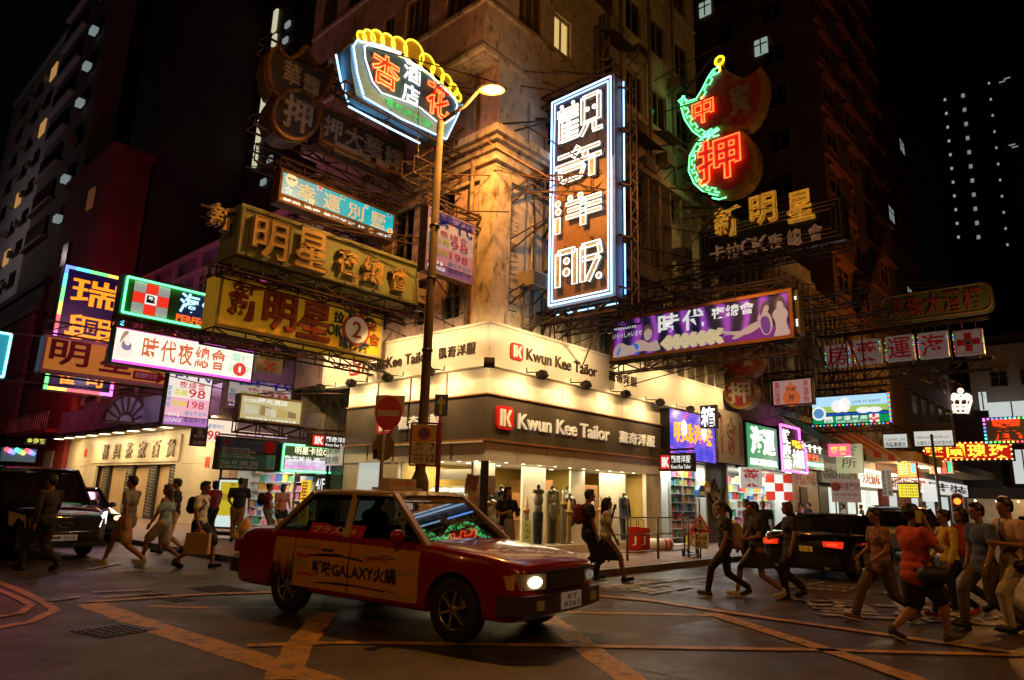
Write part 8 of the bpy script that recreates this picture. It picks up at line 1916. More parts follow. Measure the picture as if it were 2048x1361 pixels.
# ---- black saloon on the right, seen from behind
P = G(1580,1158)
sd, K = car('black_saloon','glossy black saloon seen from behind with glowing red tail lights, among the women in black','car',(6.1,-6.15,0),math.radians(1),4.65,1.83,1.42,2.85,.82,
    [(-2.33,.90),(-2.0,.96),(-1,.95),(.9,.90),(1.8,.80),(2.33,.64)],[(-2.33,.98),(-2.1,1.02),(-1.5,1.03),(.8,.95),(1.6,.87),(2.33,.68)],(-1.75,-.75,.35,1.2),BLKP,wr=.34,zb=.2,spokes=10)
xr = K['xr']
for sgn in (-1,1):
    b = MB(); b.prism([(sgn*.50,.72),(sgn*.88,.70),(sgn*.90,.84),(sgn*.48,.83)][::1 if sgn > 0 else-1],-.03,.05); o = b.build('tail_light',mat('tail_glow',(.7,.03,.01),.2,emit=.9),sd); k = MB(); k.ball((sgn*.68,-.035,.77),1,10,6,(.11,.015,.035)); k.build('bulb',TAILR,o); o.rotation_euler = (0,0,-math.pi/2); o.location = (xr-.015,0,0)
    cbox(sd,'exhaust',CHROME,xr-.03,xr+.05,sgn*.55-.06,sgn*.55+.06,.24,.30)
pl = cbox(sd,'number_plate',PLATER,xr-.03,xr-.01,-.26,.26,.60,.71); b = MB(); b.text('BM 318',-.22,.22,.02,.09,0,.002,.02); q = b.build('lettering',BLACK,pl); q.location = (xr-.031,0,.60); q.rotation_euler = (0,0,-math.pi/2)
# ---- silver estate beyond
sv, K = car('silver_estate_car','silver estate car with yellow rear plate, beyond the black saloon','car',(14.6,-5.9,0),0.03,4.6,1.85,1.62,2.75,.85,[(-2.3,.98),(0,1.0),(1.2,.95),(2.3,.75)],[(-2.3,1.0),(1.2,.98),(2.3,.8)],(-2.22,-1.8,.35,1.1),GRYP,wr=.35,zb=.24,spokes=8)
for sgn in (-1,1): cbox(sv,'tail_light',TAILD,K['xr']-.03,K['xr']+.1,min(sgn*.55,sgn*.9),max(sgn*.55,sgn*.9),.86,.98); b = MB(); b.bar((-1.7,sgn*.62,1.64),(.3,sgn*.62,1.64),.03); b.build('roof_rail',CHROME,sv)
pl = cbox(sv,'number_plate',PLATER,K['xr']-.04,K['xr']-.02,-.26,.26,.80,.91); b = MB(); b.text('PA 829',-.22,.22,.02,.09,0,.002,.02); q = b.build('lettering',BLACK,pl); q.location = (K['xr']-.042,0,.80); q.rotation_euler = (0,0,-math.pi/2)
c5, K = car('dark_far_car','dark car with red tail lights farthest down the right street','car',(19.5,-9.3,0),0.02,4.5,1.8,1.45,2.7,.85,[(-2.25,.9),(0,.93),(1.2,.9),(2.25,.7)],[(-2.25,.98),(1.2,.95),(2.25,.75)],(-1.7,-.9,.35,1.1),BLKP,wr=.32)
for sgn in (-1,1): cbox(c5,'tail_light',TAILR,K['xr']-.03,K['xr']+.1,min(sgn*.5,sgn*.85),max(sgn*.5,sgn*.85),.74,.84)
cbox(c5,'number_plate',PLATER,K['xr']-.04,K['xr']-.02,-.26,.26,.58,.68)
# ================================================================== people
SK = mat('skin',(.40,.22,.14),.55,var=.08,vs=20); SKD = mat('skin_tan',(.26,.13,.08),.55,var=.08,vs=20); HAIR = mat('black_hair',(.012,.009,.008),.45,var=.3,vs=30); HAIRB = mat('brown_hair',(.07,.025,.015),.45,var=.3,vs=30)
EYE = mat('eye_dark',(.015,.01,.01),.2); LIP = mat('lip',(.28,.09,.07),.5)
def caps(out,p,q,r0,r1,n=12):
    """closed tapered capsule"""
    p, q = Vector(p), Vector(q); d = q-p; L = d.length
    if L < 1e-5: d = Vector((0,0,1)); L = 1e-5
    d.normalize(); u = Vector((0,0,1)) if abs(d.z) < .9 else Vector((1,0,0)); s = d.cross(u).normalized(); t = s.cross(d)
    rings = []
    for k in range(1,4): a = math.pi/2*k/4; rings.append((-r0*math.cos(a),r0*math.sin(a)))
    rings.append((0,r0)); rings.append((L,r1))
    for k in range(3,0,-1): a = math.pi/2*k/4; rings.append((L+r1*math.cos(a),r1*math.sin(a)))
    vs = [p-d*r0]
    for h, r in rings: vs += [p+d*h+s*(r*math.cos(2*math.pi*j/n))+t*(r*math.sin(2*math.pi*j/n)) for j in range(n)]
    vs.append(q+d*r1); m = len(rings); fs = [(0,1+(j+1) % n,1+j) for j in range(n)]
    for i in range(m-1): fs += [(1+i*n+j,1+i*n+(j+1) % n,1+(i+1)*n+(j+1) % n,1+(i+1)*n+j) for j in range(n)]
    fs += [(1+(m-1)*n+j,1+(m-1)*n+(j+1) % n,len(vs)-1) for j in range(n)]
    out.add(vs,fs)
def ell(out,c,r,rot=None,n=14,m=10):
    b = MB(); b.ball((0,0,0),1,n,m,r); M = rot or Matrix.Identity(3)
    out.add([Vector(c)+M @ Vector(v) for v in b.v],b.f)
TASKS = []
def fuse(mb,name,m,parent,vox,it=4,tris=None):
    """join overlapping closed pieces into one continuous skin"""
    o = mb.build(name,m,parent); r = o.modifiers.new('r','REMESH'); r.mode = 'VOXEL'; r.voxel_size = vox; r.use_smooth_shade = True
    s = o.modifiers.new('s','SMOOTH'); s.factor = .5; s.iterations = it; TASKS.append(o); return o
def person(px_,py_,face,label,H=1.66,sex='f',stride=.0,lead=1,top=('tee',None),bottom=('trousers',None),shoe=None,hair='short',hairm=None,skin=None,arms=(('hang',0),('hang',0)),lean=0,fat=0,fine=True,group=None,ground=0.0,turn=0,extra=None,bend=None):
    """face: heading in degrees (0 = +X); stride: metres between the feet; arms: (pose, amount) for right, left"""
    P = G(px_,py_,ground) if not isinstance(px_,Vector) else px_
    t = thing('person',label,'person',(P.x,P.y,ground),math.radians(face),group); k = H/1.7; vox = (.0115 if fine else .016)
    skin = skin or SK; hairm = hairm or HAIR
    V3 = lambda x, y, z: Vector((x*k,y*k,z*k))
    hz = .90 - (stride*.09); hipw = .095; sw = .185 if sex == 'f' else .215; fx = 1+fat
    # x forward, y left
    feet = {lead:stride*.5,-lead:-stride*.5}; hips, knees, ank, toes = {}, {}, {}, {}
    for s_ in (1,-1):
        hips[s_] = V3(0,s_*hipw,hz); a = feet[s_]; back = a < -.05
        az = .085 + (.07 if back else 0) + (.0); ank[s_] = V3(a-(.03 if back else 0),s_*hipw*.85,az)
        d = ank[s_]-hips[s_]; L1 = .44*k; L2 = .425*k; D = min(d.length,L1+L2-.002);
        aa = (L1*L1-L2*L2+D*D)/(2*D); hh = math.sqrt(max(0,L1*L1-aa*aa)); dn = d.normalized(); fw = Vector((-dn.z,0,dn.x));
        if fw.x < 0: fw = -fw
        knees[s_] = hips[s_] + dn*aa + fw*hh; ank[s_] = hips[s_]+dn*D
        pit = -.75 if back else (.22 if a > .12 else 0.0)
        toes[s_] = ank[s_] + Vector((math.cos(pit)*.16*k,0,math.sin(pit)*.16*k-(.045*k if not back else .0)))
    ln = math.radians(lean); up = Vector((math.sin(ln),0,math.cos(ln)))
    pel = V3(0,0,hz+.02); wai = pel + up*(.17*k); che = pel + up*(.36*k); nb = pel + up*(.545*k); nk = nb + up*(.045*k)+Vector((.012*k,0,0)); hd = nk + up*(.115*k) + Vector((.02*k,0,0))
    sh = {s_:nb+Vector((0,s_*sw*k,-.055*k)) for s_ in (1,-1)}
    el, wr_, hdir = {}, {}, {}
    for s_, (pose,amt) in zip((-1,1),arms):
        S0 = sh[s_]; ua, fa = .27*k, .25*k
        if pose == 'hang': a = math.radians(amt); el[s_] = S0 + Vector((math.sin(a)*ua,s_*.05*k,-math.cos(a)*ua)); a2 = a+math.radians(14); wr_[s_] = el[s_] + Vector((math.sin(a2)*fa,0,-math.cos(a2)*fa))
        elif pose == 'bend': el[s_] = S0 + Vector((.03*k,s_*.05*k,-ua)); a2 = math.radians(amt); wr_[s_] = el[s_]+Vector((math.sin(a2)*fa*.95,-s_*.08*k,-math.cos(a2)*fa))
        elif pose == 'phone': el[s_] = S0 + Vector((.12*k,s_*.12*k,-.2*k)); wr_[s_] = hd + Vector((.05*k,s_*.15*k,-.06*k))
        elif pose == 'mouth': el[s_] = S0 + Vector((.10*k,s_*.06*k,-.23*k)); wr_[s_] = hd + Vector((.14*k,s_*.05*k,-.13*k))
        hdir[s_] = (wr_[s_]-el[s_]).normalized()
    b = MB()
    # trunk
    ell(b,pel,(.105*k*fx,(.165 if sex == 'f' else .155)*k*fx,.12*k)); ell(b,wai,(.088*k*fx,.13*k*fx,.14*k)); ell(b,che,(.108*k*fx,(.15 if sex == 'f' else .172)*k*fx,.17*k)); caps(b,che+up*.08*k,nb-up*.03*k,.085*k,.06*k)
    if sex == 'f': ell(b,che+Vector((.06*k,.065*k,.01*k)),(.06*k,.06*k,.06*k)); ell(b,che+Vector((.06*k,-.065*k,.01*k)),(.06*k,.06*k,.06*k))
    for s_ in (1,-1):
        caps(b,nb-up*.045*k,sh[s_],.055*k,.058*k)
        caps(b,hips[s_]+Vector((0,0,.02*k)),knees[s_],.088*k*fx,.056*k*(1+fat*.7)); caps(b,knees[s_],knees[s_].lerp(ank[s_],.35)-Vector((.012*k,0,0)),.054*k*(1+fat*.6),.056*k*(1+fat*.6)); caps(b,knees[s_].lerp(ank[s_],.35)-Vector((.012*k,0,0)),ank[s_],.055*k*(1+fat*.6),.036*k)
        caps(b,ank[s_]-Vector((.03*k,0,.035*k)),toes[s_],.038*k,.03*k)
        caps(b,sh[s_],el[s_],.050*k*fx,.039*k*fx); caps(b,el[s_],wr_[s_],.039*k,.026*k)
        # hand: palm, thumb, four fingers lightly curled
        d = hdir[s_]; nrm = Vector((0,s_,0)); fwd = d.cross(nrm).normalized();
        if fwd.x < 0: fwd = -fwd
        pc = wr_[s_]+d*.05*k; ell(b,pc,(.036*k,.018*k,.046*k),Matrix((fwd,nrm,-d)).transposed())
        for i, (o_,l) in enumerate(((.026,.07),(.009,.078),(-.009,.072),(-.026,.058))):
            r0 = wr_[s_]+d*.085*k+fwd*o_*k; m0 = r0+d*l*.5*k - nrm*.006*k; m1 = m0+(d*.8-nrm*.6).normalized()*l*.5*k; caps(b,r0,m0,.0092*k,.0088*k,8); caps(b,m0,m1,.0088*k,.0075*k,8)
        caps(b,wr_[s_]+d*.035*k+fwd*.028*k,wr_[s_]+d*.075*k+fwd*.055*k,.011*k,.0085*k,8)
    # neck, head with face
    caps(b,nb-up*.03*k,nk+up*.05*k,.055*k if sex == 'm' else .048*k,.048*k if sex == 'm' else .042*k)
    tr = Matrix.Rotation(math.radians(turn),3,'Z'); F = lambda x, y, z: hd + tr @ V3(x,y,z)
    ell(b,F(0,0,.012),(.092*k,.074*k,.108*k),tr); ell(b,F(.03,0,-.055),(.058*k,.052*k,.058*k),tr); caps(b,F(.086,0,.02),F(.105,0,-.018),.010*k,.015*k,8)
    ell(b,F(.080,0,-.055),(.016*k,.024*k,.010*k),tr); ell(b,F(.072,0,-.085),(.02*k,.022*k,.018*k),tr)
    for s_ in (1,-1): ell(b,F(-.005,s_*.075,-.005),(.018*k,.010*k,.030*k),tr); ell(b,F(.078,s_*.03,.038),(.012*k,.024*k,.008*k),tr)
    fuse(b,'body',skin,t,vox,3)
    for s_ in (1,-1): e = MB(); e.ball(tuple(F(.0795,s_*.031,.018)),.0085*k,8,6,(1,1.3,.7)); e.build('eye',EYE,t)
    e = MB(); e.ball(tuple(F(.0925,0,-.052)),.017*k,8,6,(.4,1.2,.35)); e.build('mouth',LIP,t)
    # hair
    h = MB()
    ell(h,F(-.018,0,.035),(.098*k,.086*k,.102*k),tr);
    if hair in ('short','crop'): ell(h,F(.03,0,.098),(.066*k,.066*k,.036*k),tr); ell(h,F(-.06,0,-.005),(.05*k,.068*k,.07*k),tr)
    if hair == 'bob': ell(h,F(-.03,0,-.03),(.085*k,.094*k,.12*k),tr); ell(h,F(.045,0,.085),(.05*k,.075*k,.04*k),tr)
    if hair == 'curly':
        ell(h,F(-.03,0,.05),(.115*k,.105*k,.115*k),tr); rc = random.Random(5)
        for i in range(26): a, c_ = rc.uniform(0,6.28), rc.uniform(-.2,1.2); ell(h,F(-.03+.1*math.cos(a)*math.cos(c_),.095*math.sin(a)*math.cos(c_),.05+.1*math.sin(c_)),(.026*k,)*3,tr,8,6)
    if hair in ('long','verylong','side'):
        z2 = -.22 if hair == 'long' else -.36; caps(h,F(-.055,0,.0),F(-.085,0,z2),.085*k,.055*k);
        for s_ in (1,-1): caps(h,F(-.01,s_*.07,.03),F(-.03,s_*.085,-.15 if hair == 'long' else-.26),.03*k,.022*k)
        ell(h,F(.03,0,.095),(.062*k,.07*k,.036*k),tr)
    if hair in ('pony','bun'):
        ell(h,F(-.05,0,.0),(.06*k,.07*k,.075*k),tr); ell(h,F(.035,0,.095),(.055*k,.066*k,.032*k),tr)
        if hair == 'pony': caps(h,F(-.10,0,.04),F(-.15,0,-.04),.036*k,.04*k); caps(h,F(-.15,0,-.04),F(-.15,0,-.24),.04*k,.02*k)
        else: ell(h,F(-.10,0,.08),(.042*k,)*3,tr)
    fuse(h,'hair',hairm,t,.013 if fine else .018,1)
    # cut the hair back from the face: a forehead/face shell of skin was left proud by shaping above
    # clothing
    g = .020; kind, cm = top
    if cm:
        c = MB(); a0 = wai if kind == 'crop' else pel
        ell(c,wai,((.088*fx+g+.012)*k,(.13*fx+g+.012)*k,.15*k)); ell(c,che,((.108*fx+g)*k,((.15 if sex == 'f' else .172)*fx+g)*k,.175*k))
        if kind != 'crop': ell(c,pel+Vector((0,0,.05*k)),((.105*fx+g+.01)*k,(.155*fx+g+.01)*k,.12*k))
        if kind in ('long_tee','dress','tunic'): ell(c,pel-Vector((0,0,.05*k)),((.12*fx+g)*k,(.17*fx+g)*k,.15*k))
        if kind != 'offshoulder': caps(c,che+up*.08*k,nb-up*.03*k,.10*k,.068*k)
        if sex == 'f': ell(c,che+Vector((.062*k,.065*k,.01*k)),(.07*k,)*3); ell(c,che+Vector((.062*k,-.065*k,.01*k)),(.07*k,)*3)
        for s_ in (1,-1):
            if kind == 'offshoulder': caps(c,sh[s_]-Vector((0,0,.07*k)),sh[s_].lerp(el[s_],.75),.068*k,.066*k); continue
            caps(c,nb-up*.05*k,sh[s_],.068*k,.068*k)
            if kind == 'sleeveless': continue
            if kind == 'jacket' or kind == 'longsleeve': caps(c,sh[s_],el[s_],.064*k*fx,.054*k*fx); caps(c,el[s_],el[s_].lerp(wr_[s_],.93),.054*k,.043*k)
            else: caps(c,sh[s_],sh[s_].lerp(el[s_],.62 if sex == 'm' else .5),.066*k*fx,.068*k*fx)
        fuse(c,{'jacket':'jacket','dress':'dress','longsleeve':'jumper'}.get(kind,'shirt'),cm,t,.014 if fine else .018,10)
    kind, cm = bottom
    if cm:
        c = MB(); ell(c,pel-Vector((0,0,.01*k)),((.108*fx+.008)*k,(.165*fx+.008)*k,.115*k))
        if kind == 'skirt':
            n = 20; hem = .50 if bend is None else bend; vs = []; q = MB(); sp = max(stride*.42,.13)
            for i, (zz,rx,ry) in enumerate(((hz+.10,.10,.14),(hz-.02,.125*fx,.17*fx),(hz-.16,.14+sp*.25,.19),(hem+.02,.13+sp*.75,.21),(hem,.13+sp*.74,.205))):
                for j in range(n): a = 2*math.pi*j/n; w_ = 1+.05*math.sin(a*5)*(i/4); vs.append(V3(rx*math.cos(a)*w_,ry*math.sin(a)*w_,zz))
            q.add(vs,[(i*n+j,i*n+(j+1) % n,(i+1)*n+(j+1) % n,(i+1)*n+j) for i in range(4) for j in range(n)]+[tuple(range(n-1,-1,-1))]); q.build('skirt',cm,t,smooth=True); c = None
        else:
            e1 = {'shorts':.80,'hotpants':.35,'trousers':9,'kneeshorts':.95,'leggings':9}[kind]; lo = .012 if kind == 'leggings' else .024
            for s_ in (1,-1):
                if e1 < 1: caps(c,hips[s_]+Vector((0,0,.02*k)),hips[s_].lerp(knees[s_],e1),(.09*fx+lo)*k,(.075*fx+lo+.012)*k)
                else: caps(c,hips[s_]+Vector((0,0,.02*k)),knees[s_],(.09*fx+lo)*k,(.058*fx+lo)*k); caps(c,knees[s_],ank[s_]+Vector((0,0,.03*k)),(.056+lo)*k,(.046+lo*.8)*k)
            fuse(c,{'leggings':'leggings','trousers':'trousers'}.get(kind,'shorts'),cm,t,.014 if fine else .018,7)
    if shoe:
        for s_ in (1,-1):
            c = MB(); A = ank[s_]; T = toes[s_]; caps(c,A-Vector((.035*k,0,.045*k)),T+Vector((.01,0,.0)),.046*k,.038*k); caps(c,A-Vector((.02*k,0,.02*k)),A-Vector((.02*k,0,.0)),.046*k,.045*k)
            fuse(c,'shoe',shoe,t,.014,1)
            q = MB(); d = (T-A); d = Vector((T.x-A.x,0,(T.z-(A.z-.045*k)))).normalized(); q.bar(A-Vector((.06*k,0,.082*k)),T+d*.04*k-Vector((0,0,.036*k)),.085*k,.022*k); q.build('shoe_sole',mat('shoe_sole',(.45,.42,.36),.6) if shoe is not BLACKS else BLACKS,t)
    J = dict(t=t,k=k,hips=hips,sh=sh,wr=wr_,hd=hd,che=che,pel=pel,el=el,nb=nb,ank=ank,F=F,V3=V3,hdir=hdir)
    return J
BLACKS = mat('black_shoe',(.012,.011,.01),.5)
def cloth(n,c,v=.15,vs=8): return mat('cloth_'+n,c,.85,var=v+.1,vs=vs,bump=.9,bs=11)
def plaid(key,c1,c2,sc=28):
    if key in MATS: return MATS[key]
    m = mat(key,c1,.85); nt = m.node_tree; N = nt.nodes; L = nt.links; tc = N.new('ShaderNodeTexCoord'); ck = N.new('ShaderNodeTexChecker'); ck.inputs['Scale'].default_value = sc; ck.inputs[1].default_value = (*c1,1); ck.inputs[2].default_value = (*c2,1); L.new(tc.outputs['Object'],ck.inputs[0]); L.new(ck.outputs[0],N['Principled BSDF'].inputs['Base Color']); return m
def backpack(J,m,label,sz=1.0,cat='backpack',low=0.0):
    t = J['t']; k = J['k']; c = J['che'] + Vector((-.20*k,0,.0-low)); o = thing(cat,label,cat.replace('_',' '),t.location,t.rotation_euler.z)
    b = MB(); caps(b,c+Vector((0,0,.10*sz)),c-Vector((0,0,.12*sz)),.12*sz,.135*sz); ell(b,c-Vector((.07*sz,0,.08)),(.08*sz,.11*sz,.10*sz)); fuse(b,'bag_body',m,o,.015,2)
    for s_ in (1,-1):
        S = J['sh'][s_]; q = MB(); q.tube([c+Vector((.05,s_*.08,.16*sz)),S*.0+Vector((S.x,s_*.12*k,S.z+.07*k)),Vector((J['che'].x+.135*k,s_*.115*k,J['che'].z+.03)),Vector((J['che'].x+.02*k,s_*.175*k,J['che'].z-.14*k)),c+Vector((.05,s_*.1,-.12*sz))],.014,6); q.build('strap',m,o)
    return o
def handbag(J,s_,m,label,w=.3,h=.26,d=.08,drop=.02,cat='bag',nm='shopping_bag'):
    t = J['t']; P = J['wr'][s_]+J['hdir'][s_]*.11*J['k']; o = thing(nm,label,cat,t.location,t.rotation_euler.z)
    b = MB(); z1 = P.z-drop-.03; b.add([(P.x-w/2,P.y-d/2,z1-h),(P.x+w/2,P.y-d/2,z1-h),(P.x+w/2,P.y+d/2,z1-h),(P.x-w/2,P.y+d/2,z1-h),(P.x-w*.48,P.y-d*.4,z1),(P.x+w*.48,P.y-d*.4,z1),(P.x+w*.48,P.y+d*.4,z1),(P.x-w*.48,P.y+d*.4,z1)],[(0,3,2,1),(4,5,6,7),(0,1,5,4),(1,2,6,5),(2,3,7,6),(3,0,4,7)]); b.build('bag_body',m,o)
    for y in (-d*.35,d*.35): q = MB(); q.tube([(P.x-w*.22,P.y+y,z1),(P.x-w*.1,P.y+y*.3,P.z+.0),(P.x+w*.1,P.y+y*.3,P.z+.0),(P.x+w*.22,P.y+y,z1)],.006,5); q.build('bag_handle',m,o)
    return o
def crossbag(J,m,label,s_=1,sz=.2):
    t = J['t']; k = J['k']; o = thing('crossbody_bag',label,'bag',t.location,t.rotation_euler.z); P = J['pel']+Vector((.05*k,s_*.24*k,-.02*k)); b = MB(); caps(b,P+Vector((-sz*.4,0,0)),P+Vector((sz*.4,0,0)),sz*.42,sz*.42); fuse(b,'bag_body',m,o,.014,1)
    q = MB(); q.tube([P+Vector((.05,0,.08)),J['che']+Vector((.14*k,0,-.02*k)),J['nb']+Vector((.05*k,-s_*.11*k,.0)),J['che']+Vector((-.14*k,0,0)),P+Vector((-.05,0,.08))],.011,6); q.build('strap',m,o); return o
BT = cloth('black',(.012,.012,.013)); BT2 = cloth('charcoal',(.022,.02,.02)); GRT = cloth('grey_tee',(.20,.21,.22)); KH = cloth('khaki',(.38,.24,.12)); WT = cloth('white_tee',(.58,.60,.62)); LB = cloth('pale_blue',(.32,.46,.58)); BEIGE = cloth('beige',(.42,.40,.36)); DKG = cloth('dark_green',(.015,.028,.018)); OR = cloth('orange',(.50,.075,.03)); YE = cloth('yellow',(.50,.38,.06)); BL = cloth('steel_blue',(.06,.09,.20)); NV = cloth('navy',(.02,.025,.05)); MG = cloth('magenta',(.35,.03,.10)); PK = cloth('pink',(.55,.25,.25)); KHD = cloth('olive_trousers',(.08,.06,.035))
WSHOE = mat('white_shoe',(.5,.48,.42),.5); RSHOE = mat('red_shoe',(.45,.05,.05),.5)
def ang(dx): return dx
RIGHTW = math.degrees(math.atan2(CR.y,CR.x))       # heading that walks to the right in the picture
LEFTW = RIGHTW + 180
# --- left group
person(75,1142,LEFTW-10,'man in a dark suit jacket crossing in front of the black van',1.74,'m',.55,1,('jacket',BT2),('trousers',BT),BLACKS,'short',skin=SKD,arms=(('hang',12),('hang',-10)))
person(243,1132,LEFTW,'man in a grey tee and khaki shorts striding left beside the van',1.80,'m',.80,-1,('long_tee',GRT),('shorts',KH),WSHOE,'short',skin=SKD,arms=(('hang',24),('hang',-16)))
J = person(318,1130,LEFTW,'long-haired woman in a pale off-shoulder top and short beige skirt walking left',1.64,'f',.70,1,('offshoulder',LB),('shorts',BEIGE),WSHOE,'verylong',HAIRB,skin=SKD,arms=(('hang',-6),('hang',14)))
person(338,1108,LEFTW+15,'young man in a black tee and khaki shorts behind the long-haired woman',1.77,'m',.45,-1,('tee',BT),('kneeshorts',KH),BLACKS,'short',skin=SKD,arms=(('hang',10),('hang',-8)))
J = person(388,1137,RIGHTW,'man in glasses and a pale tee with a black back bag walking right',1.72,'m',.62,1,('tee',WT),('kneeshorts',BT),BLACKS,'short',skin=SKD,arms=(('hang',4),('hang',-8)))
g = MB(); F = J['F']; g.tube([F(.095,.06,.02),F(.1,.0,.02),F(.095,-.06,.02)],.004,5); g.tube([F(.095,-.062,.02),F(.0,-.08,.02)],.003,5); g.build('glasses',BLACKS,J['t'])
backpack(J,BT,'black shoulder bag on the back of the man in glasses',.75)
handbag(J,-1,mat('kraft_paper',(.42,.28,.12),.7,var=.1),'large brown paper bag carried by the man in glasses',.48,.40,.14)
for (x,y,face,lab,H,tm,bm_,hr,sx) in ((418,1080,100,'distant shopper in a red top before the cream shopfront',1.62,MG,NV,'bob','f'),(468,1085,60,'shopper in a navy tee behind the advertising stand',1.72,NV,KH,'short','m'),
        (527,1082,RIGHTW+30,'woman in a magenta tee wearing a black backpack at the side-street pharmacy',1.60,MG,GRT,'bun','f'),(556,1082,RIGHTW-40,'woman in a pink top and dark shorts looking right at the side-street pharmacy',1.60,PK,BT,'bob','f')):
    J = person(x,y,face,lab,H,sx,.25,1,('tee',tm),('hotpants' if 'dark shorts' in lab else 'trousers',bm_),BLACKS,hr,arms=(('hang',8),('bend',60)),fine=False,ground=.13)
    if 'backpack' in lab: backpack(J,BT,'black backpack with yellow trim on the woman in magenta',.8)
# --- by the tailor's window
J = person(1010,1142,-110,'woman with long dark hair in black looking at her phone by the shop window',1.62,'f',.1,1,('tee',BT),('skirt',BT),BLACKS,'long',arms=(('bend',105),('bend',100)),ground=.13)
ph = thing('mobile_phone','phone held by the woman at the shop window','phone',J['t'].location,J['t'].rotation_euler.z); q = MB(); p_ = J['wr'][1]+Vector((.09,-.06,.05)); q.box(p_.x-.01,p_.x+.01,p_.y-.04,p_.y+.04,p_.z-.07,p_.z+.07); q.build('case',BLACKS,ph)
handbag(J,-1,BEIGE,'cream tote bag hanging from the arm of the woman with the phone',.32,.34,.08,.12)
J = person(1176,1160,RIGHTW+8,'balding man in a dark green shirt walking with a woman before the shop window',1.76,'m',.35,1,('long_tee',DKG),('trousers',BT),BLACKS,'crop',skin=SKD,arms=(('hang',4),('hang',-4)))
backpack(J,mat('dark_red_pack',(.16,.015,.02),.7),'dark red backpack on the man in the green shirt',.9)
J = person(1212,1162,RIGHTW-4,'woman in a white tee and black midi skirt with her hand at her mouth',1.64,'f',.75,-1,('tee',WT),('skirt',BT),BLACKS,'long',arms=(('hang',14),('mouth',0)),skin=SKD,bend=.42)
# --- three women in black
J = person(1455,1194,LEFTW-4,'woman in black tee and leggings, leftmost of the walkers in black',1.62,'f',.72,1,('tee',BT),('leggings',BT),mat('black_white_shoe',(.02,.02,.02),.5),'pony',skin=SKD,arms=(('hang',-4),('hang',8)))
backpack(J,cloth('beige_pack',(.38,.30,.22)),'beige backpack on the leftmost woman in black',1.0,low=.12)
J = person(1518,1196,LEFTW,'short-haired woman in a black dress and pale slippers, middle of the walkers in black',1.64,'f',.72,-1,('tee',BT2),('skirt',BT2),WSHOE,'short',skin=SKD,arms=(('hang',18),('bend',75)),bend=.52)
J = person(1588,1196,LEFTW,'person in black tee with a white back print, rightmost of the walkers in black',1.62,'f',.34,1,('long_tee',BT),('trousers',BT),BLACKS,'bob',HAIRB,skin=SKD,arms=(('bend',78),('hang',4)))
q = MB(); c = J['che']; r_ = random.Random(3)
for i in range(16): y, z = r_.uniform(-.10,.10), r_.uniform(-.16,.12); q.add([(c.x-.135,c.y+y,c.z+z),(c.x-.137,c.y+y+.05,c.z+z+.01),(c.x-.137,c.y+y+.04,c.z+z+.05),(c.x-.135,c.y+y-.01,c.z+z+.03)],[(0,1,2,3)])
q.build('small_print',mat('print_grey',(.4,.4,.36),.7),J['t'])
J = person(1500,1130,90,'shopper in a black and white checked shirt before the pharmacy',1.66,'f',.1,1,('tee',plaid('plaid_bw',(.02,.02,.02),(.5,.5,.5))),('trousers',NV),BLACKS,'short',fine=False,ground=.0)
J = person(1531,1120,20,'white-haired man in a dark vest with lime trim at the pharmacy',1.64,'m',.1,1,('tee',BT2),('trousers',BT),BLACKS,'crop',mat('white_hair',(.45,.42,.38),.6),fine=False)
for (x,y,lab,tm) in ((1608,1082,'far pedestrian in a peach top behind the saloon roof',PK),(1624,1083,'far pedestrian in a dark top behind the saloon roof',BT),(1692,1085,'far pedestrian in a pale tee near the pink banner',WT),(1885,1078,'far pedestrian in dark clothes under the signal pole',BT2),(1760,1075,'far pedestrian near the dark red shopfront',NV),(1728,1076,'far pedestrian beyond the silver estate car',GRT)):
    person(x,y,120,lab,1.66,'m',.2,1,('tee',tm),('trousers',BT),BLACKS,'short',fine=False)
# --- right group
person(1772,1243,LEFTW+6,'woman in a dim checked shirt and dark trousers with hands forward, walking left',1.60,'f',.85,-1,('long_tee',plaid('plaid_red',(.16,.05,.035),(.30,.17,.12),30)),('trousers',KHD),mat('brown_sandal',(.12,.06,.03),.6),'bun',skin=SKD,arms=(('bend',62),('bend',50)))
J = person(1846,1284,RIGHTW+10,'heavy-set woman in an orange tee talking on a phone, black shorts, walking right',1.63,'f',.62,-1,('long_tee',OR),('shorts',BT),mat('dark_trainer',(.05,.03,.03),.5),'curly',skin=SKD,arms=(('phone',0),('hang',16)),fat=.26,turn=-20)
crossbag(J,BLACKS,'black crossbody bag of the woman in orange',-1,.26)
ph = thing('mobile_phone','yellowish phone at the ear of the woman in orange','phone',J['t'].location,J['t'].rotation_euler.z); q = MB(); p_ = J['F'](.02,-.115,-.01); q.box(p_.x-.03,p_.x+.04,p_.y-.012,p_.y+.012,p_.z-.075,p_.z+.075); q.build('case',mat('yellow_case',(.5,.45,.15),.5),ph)
J = person(1912,1236,LEFTW,'girl in a yellow top with a pink backpack and red trainers walking left',1.60,'f',.72,1,('longsleeve',YE),('leggings',BT),RSHOE,'bun',skin=SKD,arms=(('bend',50),('hang',10)))
backpack(J,cloth('pink_pack',(.45,.06,.09)),'pink backpack on the girl in yellow',1.05)
person(1945,1222,LEFTW,'person in dark clothes walking half hidden behind the girl in yellow',1.62,'f',.5,-1,('tee',BT2),('trousers',NV),BLACKS,'long',skin=SKD)
J = person(1985,1262,LEFTW,'man in a steel blue tee and olive trousers wearing a wrist watch',1.70,'m',.60,-1,('long_tee',BL),('trousers',KHD),BLACKS,'short',skin=SKD,arms=(('hang',2),('hang',10)))
